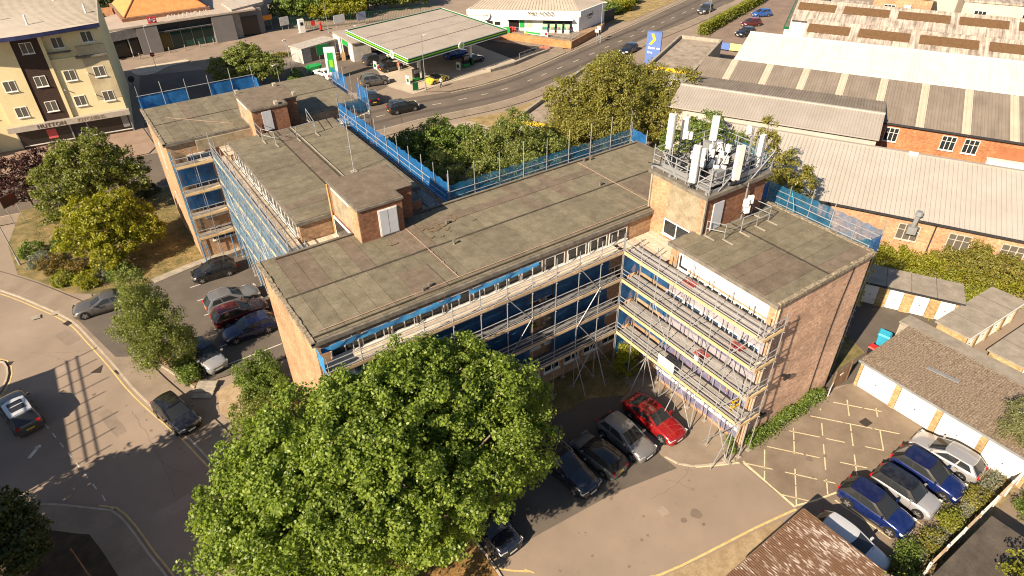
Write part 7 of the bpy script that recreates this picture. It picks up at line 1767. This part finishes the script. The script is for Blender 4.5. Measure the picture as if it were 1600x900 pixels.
tree('loose leafy bush growing between the square hedge and the big tree', (3.4, 36.6), [((0, 0, 1.3), (2.0, 2.4, 1.4)), ((.8, -2, 1.5), (1.8, 2, 1.4)), ((-.5, 1.6, 1.1), (1.4, 1.6, 1.1))], LF_BIRCH, (230, 46), .15, .4, .08, 'bush', 'bush', shell=.55, z=.1)
def creeper(label, pts, h, w, n, mt_, name='hedge', cat='hedge', size=.13, z=0, rag=.5):
    """long low run of growth along a polyline"""
    t = thing(name, label, cat, (*pts[0], z))
    C = []
    Ls = [math.dist(a, b) for a, b in zip(pts, pts[1:])]
    for (a, b), L in zip(zip(pts, pts[1:]), Ls):
        k = int(n * L / sum(Ls)); s = RNG.uniform(0, 1, k)
        hh = h * (1 - rag * (.5 + .5 * np.sin(s * L * 2.3 + RNG.uniform(0, 6)) * RNG.uniform(.3, 1, k)))
        v = RNG.uniform(0, 1, k) ** .6; o = RNG.normal(0, .38, k) * w * (1.05 - .6 * v)
        d = np.array([b[0] - a[0], b[1] - a[1]]); nn = np.array([-d[1], d[0]]) / L
        C.append(np.stack([a[0] + d[0] * s + nn[0] * o, a[1] + d[1] * s + nn[1] * o, z + .05 + v * hh], 1))
    C = np.concatenate(C) - np.array([pts[0][0], pts[0][1], z]); N = unit3(len(C)); N[:, 2] = np.abs(N[:, 2]) + .4; N /= np.linalg.norm(N, axis=1, keepdims=True)
    link('foliage', leaf_mesh('foliage', C, N, size, mt_), t)
    st_ = MB()
    for k in range(max(4, int(sum(Ls) * 1.5))):
        i = RNG.integers(0, len(Ls)); p = lerp(pts[i], pts[i + 1], RNG.uniform()); st_.cyl((p[0] - pts[0][0], p[1] - pts[0][1], 0), (p[0] - pts[0][0] + RNG.normal() * .15, p[1] - pts[0][1] + RNG.normal() * .15, h * .7), .018, 5, .008)
    st_.build('stems', BARK, t, world=False)['kind'] = 'stuff'
    return t
creeper('ragged green hedge at the foot of the brick end wall', [(30.3, 16.25), (34, 16.3), (38.9, 16.35)], 1.35, .75, 9500, LF_SHRUB, size=.12)
creeper('clipped yellow green hedge along the main road', [(106.0, 89.6), (120, 94.6), (138.5, 101.0)], 2.0, 1.5, 34000, LF_HEDGE, size=.26, rag=.03)
creeper('ivy and brambles over the bank behind the narrow garages', [(50.6, 28.0), (56.2, 22.8), (58.6, 18.4), (60.6, 13.6)], 1.5, 4.2, 26000, LF_HEDGE, 'bramble_bank', 'brambles', .18)
creeper('sunlit bramble bank under the near warehouse wall', [(54, 31), (60.4, 23.2), (64.2, 16.0), (66, 11)], 1.8, 3.4, 22000, LF_LIME, 'bramble_bank', 'brambles', .18)
creeper('low weeds along the fence behind the parked cars', [(31.2, 5.0), (36, 5.0), (42.0, 5.2)], .75, 1.0, 5200, LF_SILVER, 'weeds', 'weeds', .11)
creeper('grassy weeds at the scaffold foot by the right wing', [(29.2, 16.3), (30.0, 17.6)], .6, .5, 700, LF_SHRUB, 'weeds', 'weeds', .1)
tree('leafy shrub on the bank behind the garages at right', (63.6, 17.6), [((0, 0, 1.6), (1.9, 2.2, 1.6)), ((1.0, -2.0, 1.6), (1.8, 1.9, 1.6)), ((-.6, 1.8, 1.3), (1.5, 1.6, 1.2)), ((.4, .4, 3.0), (.9, .9, .9))], LF_DRY, (300, 46), .17, .45, .08, 'shrub', 'shrub', shell=.5)
tree('dark ivy clad stump at the end of the right wing scaffold', (43.4, 18.8), [((0, 0, 8.0), (.7, .7, 1.6)), ((.3, .2, 6), (.9, .9, 1.6)), ((-.1, -.2, 10), (.55, .6, 1.3))], LF_DRY, (110, 40), .2, .35, .3, twigs=8, name='ivy_stump')
tree('green shrub in the corner of the courtyard under the scaffold', (28.6, 26.8), [((0, 0, 1.0), (.9, .8, 1.0)), ((.2, .1, 2.0), (.7, .65, .8))], LF_LIME, (110, 44), .13, .3, .07, 'shrub', 'shrub')
tree('small plant sprouting on the front wall behind the scaffold', (21.3, 29.2), [((0, 0, .25), (.45, .2, .3))], LF_LIME, (10, 40), .1, .2, .03, 'plant', 'plant', z=6.4)
# behind the office
tree('broad green tree in the angle behind the left wing', (33.2, 64.8), [((0, 0, 4.6), (3.4, 3.2, 2.6)), ((3.0, -2.2, 4.4), (3.0, 2.8, 2.4)), ((-2.4, 1.6, 4.2), (2.6, 2.4, 2.2)), ((1.6, 2.2, 5.2), (2.2, 2.2, 1.8)), ((5.0, -4.6, 4.0), (2.6, 2.6, 2.2)), ((-4.6, 2.4, 3.6), (2.4, 2.2, 2.2)), ((-5.6, -2.0, 3.4), (2.2, 2.4, 2.2))], LF_SHRUB, (700, 46), .25, .6, .22, shell=.5, twigs=2)
tree('pale green tree behind the netting at the middle of the long wing', (38.6, 56.2), [((o[0], o[1], o[2] * 1.28), (r[0], r[1], r[2] * 1.1)) for o, r in [((0, 0, 4.8), (3.4, 3.2, 2.7)), ((-2.6, 2.6, 4.6), (2.6, 2.4, 2.2)), ((2.6, -2.0, 4.2), (2.8, 2.6, 2.2)), ((4.6, 2.0, 3.4), (2.6, 2.4, 1.9)), ((-4.0, -1.0, 3.6), (2.2, 2.2, 1.9)), ((.6, 1.0, 6.4), (1.8, 1.8, 1.5)), ((-6.0, -4.0, 3.8), (2.6, 2.6, 2.4)), ((-2.0, -4.6, 3.8), (2.8, 2.4, 2.2)), ((-8.0, 2, 3.6), (2.4, 2.4, 2.2))]], LF_BIRCH, (900, 46), .22, .58, .2, shell=.5, twigs=2)
tree('large late summer tree hiding the grey workshop', (57.0, 60.6), [((o[0] * 1.18, o[1] * 1.1, o[2]), (r[0] * 1.15, r[1] * 1.1, r[2] * 1.05)) for o, r in [((0, 0, 6.0), (4.4, 4.2, 3.6)), ((4.6, 2.0, 5.6), (3.4, 3.2, 2.8)), ((-4.2, .6, 5.0), (3.4, 3.2, 2.8)), ((1.8, 3.2, 8.2), (2.8, 2.8, 2.2)), ((7.0, -.8, 4.6), (3.0, 2.8, 2.6)), ((-2.6, -3.4, 4.0), (3.4, 2.8, 2.4)), ((3.6, -4.0, 4.0), (3.4, 2.8, 2.4)), ((-7.0, .4, 3.6), (2.4, 2.4, 2.2)), ((-.8, 1.6, 8.6), (2.2, 2.2, 1.8)), ((3.8, 4.6, 8.2), (2.4, 2.4, 2.0)), ((-6.6, -3.4, 4.2), (3.2, 3.0, 2.6)), ((-9.0, -1.6, 3.6), (2.4, 2.4, 2.2)), ((7.6, 2.8, 6.0), (2.8, 2.6, 2.4)), ((-3.6, 3.4, 6.6), (2.8, 2.6, 2.4))]], LF_DRY, (2200, 44), .24, .7, .3, shell=.5, twigs=2)
tree('second late summer tree left of the aerial tower', (67.6, 57.6), [((0, 0, 5.0), (3.4, 3.2, 2.8)), ((2.6, -2.8, 4.6), (2.8, 2.6, 2.4)), ((-2.4, -2.0, 4.2), (2.8, 2.6, 2.2)), ((.6, 1.6, 6.8), (2.0, 2.0, 1.7))], LF_DRY, (460, 42), .26, .62, .22, shell=.45, twigs=2, test=lambda P: (P[:, 0] * .883 + P[:, 1] * .469 < 79.6) | (P[:, 2] > 7.4))
tree('green tree behind the aerial tower', (57.6, 45.6), [((0, 0, 5.0), (3.2, 3.0, 2.6)), ((2.4, -2.0, 4.6), (2.6, 2.4, 2.2)), ((-2.2, 2.0, 4.6), (2.6, 2.4, 2.2)), ((1.4, 1.4, 6.6), (1.9, 1.9, 1.6))], LF_SHRUB, (380, 42), .24, .58, .2, shell=.5, test=lambda P: (P[:, 0] * .883 + P[:, 1] * .469 < 78))
tree('slender russet tree rising beside the aerial tower', (53.4, 35.4), [((0, 0, 9.6), (1.4, 1.3, 1.8)), ((1.0, -.9, 8.0), (2.2, 2.0, 1.8)), ((-1.4, 1.2, 7.6), (2.2, 2.0, 1.7)), ((2.6, -2.6, 6.2), (2.4, 2.2, 1.8)), ((-1.0, -.8, 5.8), (2.4, 2.2, 1.8)), ((.4, .3, 11.4), (.7, .7, 1.2)), ((-2.8, 2.6, 6.4), (2.0, 1.9, 1.6))], LF_DRY, (420, 36), .22, .5, .16, shell=.35, twigs=6)
# around the petrol station and the station
tree('round green tree beside the petrol station compound', (24.8, 112.4), [((0, 0, 4.0), (3.8, 3.4, 2.5)), ((2.8, -1.6, 3.4), (2.8, 2.6, 2.1)), ((-2.8, 1.0, 3.4), (2.8, 2.6, 2.1)), ((.8, 1.8, 5.0), (2.2, 2.2, 1.6))], LF_BIRCH, (420, 40), .30, .65, .22, shell=.55)
creeper('dark hedge with flowers beside the compound', [(28.2, 103.5), (31.5, 110), (33, 114)], 1.8, 1.6, 5200, LF_SHRUB, size=.24)
creeper('weedy verge above the service shed', [(31, 126.2), (38, 124.8), (42, 126)], 1.1, 1.4, 3000, LF_DRY, 'weeds', 'weeds', .22)
bt_ = [('left of the trees behind the green station fence', 47, 150, LF_SHRUB, 5.5), ('bright tree behind the green station fence', 54, 146, LF_LIME, 5.0), ('dark tree behind the petrol canopy', 62, 148, LF_DARK, 6.5), ('green tree behind the petrol canopy near the white shop', 70, 146, LF_BIRCH, 6.0), ('tree at the top edge above the canopy', 60, 158, LF_SHRUB, 7), ('dark tree behind the cream flats', 5.5, 156, LF_DARK, 7.5), ('yellowish tree beside the cream flats', 4.0, 146, LF_DRY, 5.0), ('dark tree left of the orange roof', 13, 176, LF_DARK, 9), ('dark tree at the top left corner', -8, 168, LF_DARK, 8), ('tree at the top edge near the station', 38, 172, LF_DARK, 7)]
for lb, x, y, mt_, h in bt_:
    tree(lb, (x, y), [((0, 0, h * .6), (4.2, 3.8, h * .42)), ((3.0, -1.4, h * .5), (3.2, 2.8, h * .36)), ((-3.0, .8, h * .5), (3.2, 2.8, h * .36)), ((.6, 1.8, h * .8), (2.4, 2.4, h * .28))], mt_, (330, 34), .40, .8, .24, group='trees behind the station fence', shell=.5)
for lb, x, y, mt_ in (('scrubby bush on the dry bank left of the shop road', 101.5, 112.5, LF_SHRUB), ('yellow green bush on the dry bank', 106.5, 113.5, LF_LIME), ('dark bush at the top edge on the dry bank', 112, 117.5, LF_SHRUB), ('bush at the top of the main road', 121, 121, LF_DRY)):
    tree(lb, (x, y), [((0, 0, 1.5), (2.4, 2.2, 1.6)), ((2.0, .4, 1.3), (2.0, 1.8, 1.3)), ((-1.8, .2, 1.2), (1.8, 1.8, 1.2))], mt_, (150, 36), .32, .6, .1, 'bush', 'bush', 'bushes on the dry bank', shell=.5)
# foreground edges
tree('dark leafy tree in the bottom left corner', (-11.6, 33.4), [((0, 0, 5.0), (2.0, 2.0, 2.0)), ((.8, -1.2, 4.4), (1.6, 1.6, 1.6)), ((-1.4, 1.0, 4.6), (2.0, 2.0, 2.0)), ((.2, 1.6, 4.0), (1.5, 1.5, 1.6)), ((.3, -.2, 6.4), (1.1, 1.1, 1.1)), ((1.2, .2, 3.0), (1.1, 1.1, 1.2))], LF_DARK, (480, 50), .2, .45, .22, shell=.55)
tree('tall tree outside the left edge that shades the estate road', (-17.6, 31.2), [((0, 0, 8.0), (4.6, 4.6, 3.2)), ((2.4, 3.4, 7.2), (3.6, 3.4, 2.6)), ((2.2, -3.2, 7.0), (3.4, 3.2, 2.6)), ((.5, .5, 10.2), (2.8, 2.8, 2.0)), ((-1.5, 4.6, 6.8), (3, 3, 2.4)), ((3.6, .4, 6.4), (2.6, 2.8, 2.2))], LF_DARK, (1000, 42), .42, .8, .3, shell=.4, test=lambda P: P[:, 0] < -12.2)
tree('feathery pale conifer bough at the right edge by the silver car', (43.9, 5.2), [((0, 0, 3.4), (1.4, 1.2, 1.2)), ((-.7, .6, 3.0), (1.1, 1.0, .9)), ((.8, -.4, 2.4), (1.3, 1.1, 1.1)), ((.4, .9, 4.0), (1.1, 1.0, .8))], LF_CONIFER, (300, 60), .10, .36, .12, shell=.45, droop=.4)
for lb, x, y, h, r, mt_ in (('bushy green shrub at the front of the pale silver car', 31.0, 5.3, 1.5, 1.2, LF_SHRUB), ('yellow green shrub between fence and striped car', 35.6, 5.2, 1.2, .9, LF_HEDGE), ('dry grassy shrub in front of the first blue car', 33.3, 5.1, 1.0, .9, LF_DRY), ('green shrub below the fence at the bottom edge', 29.4, 4.4, 1.4, 1.1, LF_SHRUB), ('grey green shrub in front of the second blue car', 38.4, 5.1, 1.1, 1.0, LF_DRY), ('green shrub beyond the fence at the right edge', 40.8, 2.8, 1.2, 1.1, LF_SHRUB)):
    tree(lb, (x, y), [((0, 0, h * .5), (r, r * .8, h * .55)), ((r * .5, .2, h * .4), (r * .6, r * .6, h * .4)), ((-r * .5, -.1, h * .4), (r * .6, r * .6, h * .4))], mt_, (64, 34), .12, .36, .05, 'shrub', 'shrub', 'shrubs along the bottom right fence', shell=.2, z=.03, twigs=3)
tree('young tree with yellow green leaves over the dark shed roof', (33.0, -.4), [((0, 0, 3.8), (1.9, 1.6, 1.3)), ((1.5, .8, 3.4), (1.3, 1.2, 1.0)), ((-1.3, .6, 3.3), (1.3, 1.2, 1.0)), ((.4, 1.5, 3.0), (1.2, .9, .8))], LF_HEDGE, (130, 40), .15, .42, .1, shell=.35, twigs=5)
tree('tall sapling between the rusty garage and the bottom edge', (25.6, 3.6), [((0, 0, 3.6), (1.3, 1.2, .9)), ((1.2, .5, 3.2), (1.0, 1.0, .8)), ((-1.4, .6, 3.2), (1.0, .9, .7))], LF_HEDGE, (55, 36), .14, .4, .07, shell=.35, twigs=5)
# grass tufts: uncountable
def tufts(name, label, poly, n, h, mt_, z):
    P = np.array(poly); lo, hi = P.min(0), P.max(0); pts = RNG.uniform(lo, hi, (n * 3, 2))
    inside = np.zeros(len(pts), bool); j = len(P) - 1
    for i in range(len(P)):
        c = ((P[i, 1] > pts[:, 1]) != (P[j, 1] > pts[:, 1])) & (pts[:, 0] < (P[j, 0] - P[i, 0]) * (pts[:, 1] - P[i, 1]) / (P[j, 1] - P[i, 1] + 1e-12) + P[i, 0]); inside ^= c; j = i
    pts = pts[inside][:n]; k = len(pts)
    C = np.concatenate([pts, np.full((k, 1), z) + RNG.uniform(.02, h, (k, 1))], 1)
    a = RNG.uniform(0, 2 * math.pi, k); N = np.stack([np.cos(a), np.sin(a), RNG.uniform(.1, .6, k)], 1); N /= np.linalg.norm(N, axis=1, keepdims=True)
    o = link(name, leaf_mesh(name, C, N, h * 1.3, mt_, .3), None); tag(o, label, 'grass', kind='stuff')
LF_STRAW = leafmat('straw grass', (.16, .11, .04), (.36, .28, .12), .3)
tufts('grass', 'patchy grass of the garden lawn', [(-8.6, 72), (-6.2, 65.2), (-3.4, 63), (5, 63.2), (5.2, 80), (-8, 84)], 9000, .10, LF_STRAW, .12)
tufts('grass', 'dry weeds along the bottom right verge', [(28, 5.4), (33, 5.6), (42.4, 5.4), (42.4, 4.3), (31, 4.3), (26, 1)], 6000, .2, LF_STRAW, .03)
tufts('grass', 'dry grass of the courtyard below the scaffold', [(11, 26.6), (24.5, 26.4), (27, 25.2), (30, 25.6), (30, 29.2), (8, 29.2)], 6000, .08, LF_STRAW, .05)
tufts('grass', 'brown grass under the big tree', [(4, 27), (6, 23.6), (8.4, 20.8), (10.6, 19.2), (10.8, 17.6), (5, 15), (2, 24)], 5000, .07, LF_STRAW, .03)

# ================================================================ people
def person(label, loc, yaw, pose, cols, group=None):
    """skeleton skinned to one continuous body; clothing is colour by region"""
    J, E = pose
    me = bpy.data.meshes.new('person_rig'); me.from_pydata([j[0] for j in J], [], E)
    o = bpy.data.objects.new('person_rig', me); COL.objects.link(o)
    sk = o.modifiers.new('skin', 'SKIN'); sk.use_smooth_shade = True
    for v, j in zip(me.skin_vertices[0].data, J): v.radius = j[1]
    me.skin_vertices[0].data[0].use_root = True
    sb = o.modifiers.new('sub', 'SUBSURF'); sb.levels = 2; sb.render_levels = 2
    dg = bpy.context.evaluated_depsgraph_get(); ev = bpy.data.meshes.new_from_object(o.evaluated_get(dg))
    bpy.data.objects.remove(o); ev.name = 'person'
    ev.materials.clear()
    for c in cols: ev.materials.append(c)
    for p in ev.polygons:
        z = p.center.z; ax = abs(p.center.y)
        p.material_index = 3 if z < .09 else 2 if z < .92 else (0 if (z > 1.46 or (ax > .2 and z < 1.12)) else 1)
    t = link('person', ev); t.location = (*loc, .02); t.rotation_euler = (0, 0, yaw); tag(t, label, 'person', group)
    hr = MB(); n = 10
    for i in range(4):
        a0, a1 = i * .42, (i + 1) * .42
        hr.cyl((-.01, 0, 1.62 + .135 * math.sin(a0)), (-.01, 0, 1.62 + .135 * math.sin(a1)), .112 * math.cos(a0), n, .112 * math.cos(a1))
    hr.build('hair', cols[4], t, world=False, sm=60)
    f = MB().obox((.105, 0, 1.575), (.035, .025, .04)).build('nose', cols[0], t, world=False)
    for s in (-1, 1): MB().obox((.088, s * .035, 1.605), (.02, .022, .014)).build('eye', BLACK, t, world=False); MB().obox((0, s * .095, 1.59), (.03, .02, .055)).build('ear', cols[0], t, world=False)
    MB().obox((.09, 0, 1.53), (.015, .05, .012)).build('mouth', RED, t, world=False)
    return t
SKIN = mat('skin', (.42, .25, .17), .6, var=.05)
def pose(stride, arm):
    J = [((0, 0, .95), (.15, .12)), ((0, 0, 1.12), (.13, .10)), ((.01, 0, 1.32), (.17, .11)), ((0, 0, 1.45), (.06, .06)), ((.01, 0, 1.58), (.095, .105)), ((.01, 0, 1.68), (.075, .08)),
         ((0, .09, .90), (.09, .09)), ((stride * .22, .10, .50), (.065, .065)), ((stride * .30, .10, .09), (.045, .045)), ((stride * .30 + .14, .10, .04), (.04, .035)),
         ((0, -.09, .90), (.09, .09)), ((-stride * .10, -.10, .50), (.065, .065)), ((-stride * .36, -.10, .12), (.045, .045)), ((-stride * .36 + .13, -.10, .06), (.04, .035)),
         ((0, .20, 1.38), (.06, .06)), ((-arm * .12, .25, 1.12), (.045, .045)), ((arm * .02, .27, .88), (.035, .035)), ((arm * .05 + .02, .27, .78), (.03, .04)),
         ((0, -.20, 1.38), (.06, .06)), ((arm * .10, -.25, 1.12), (.045, .045)), ((arm * .28, -.24, .95), (.035, .035)), ((arm * .36, -.24, .88), (.03, .04))]
    E = [(0, 1), (1, 2), (2, 3), (3, 4), (4, 5), (0, 6), (6, 7), (7, 8), (8, 9), (0, 10), (10, 11), (11, 12), (12, 13), (2, 14), (14, 15), (15, 16), (16, 17), (2, 18), (18, 19), (19, 20), (20, 21)]
    return J, E
HAIR = mat('dark hair', (.03, .02, .015), .7)
person('person in a white top and dark trousers striding along the petrol station pavement', (50.0, 93.7), rad(190), pose(1., 1.), [SKIN, WHITE, mat('dark trousers', (.02, .02, .025), .8), BLACK, HAIR])
person('person in a coral top and pale trousers standing beside the black car at the pump', (48.3, 105.4), rad(80), pose(.15, .2), [SKIN, mat('coral top', (.6, .22, .14), .8), mat('pale trousers', (.5, .42, .36), .8), BLACK, mat('brown hair', (.12, .06, .03), .7)])

# ---------------------------------------------------------------- put each big thing's origin at its own base
for o in list(scene.objects):
    if o.type == 'EMPTY' and o.parent is None and o.location.length < .001:
        pts = [c.matrix_local @ Vector(b) for c in o.children for b in c.bound_box]
        cx = (min(p.x for p in pts) + max(p.x for p in pts)) / 2; cy = (min(p.y for p in pts) + max(p.y for p in pts)) / 2
        o.location = Matrix.Rotation(o.rotation_euler.z, 3, 'Z') @ Vector((cx, cy, 0))
        for c in o.children: c.location = c.location - Vector((cx, cy, 0))
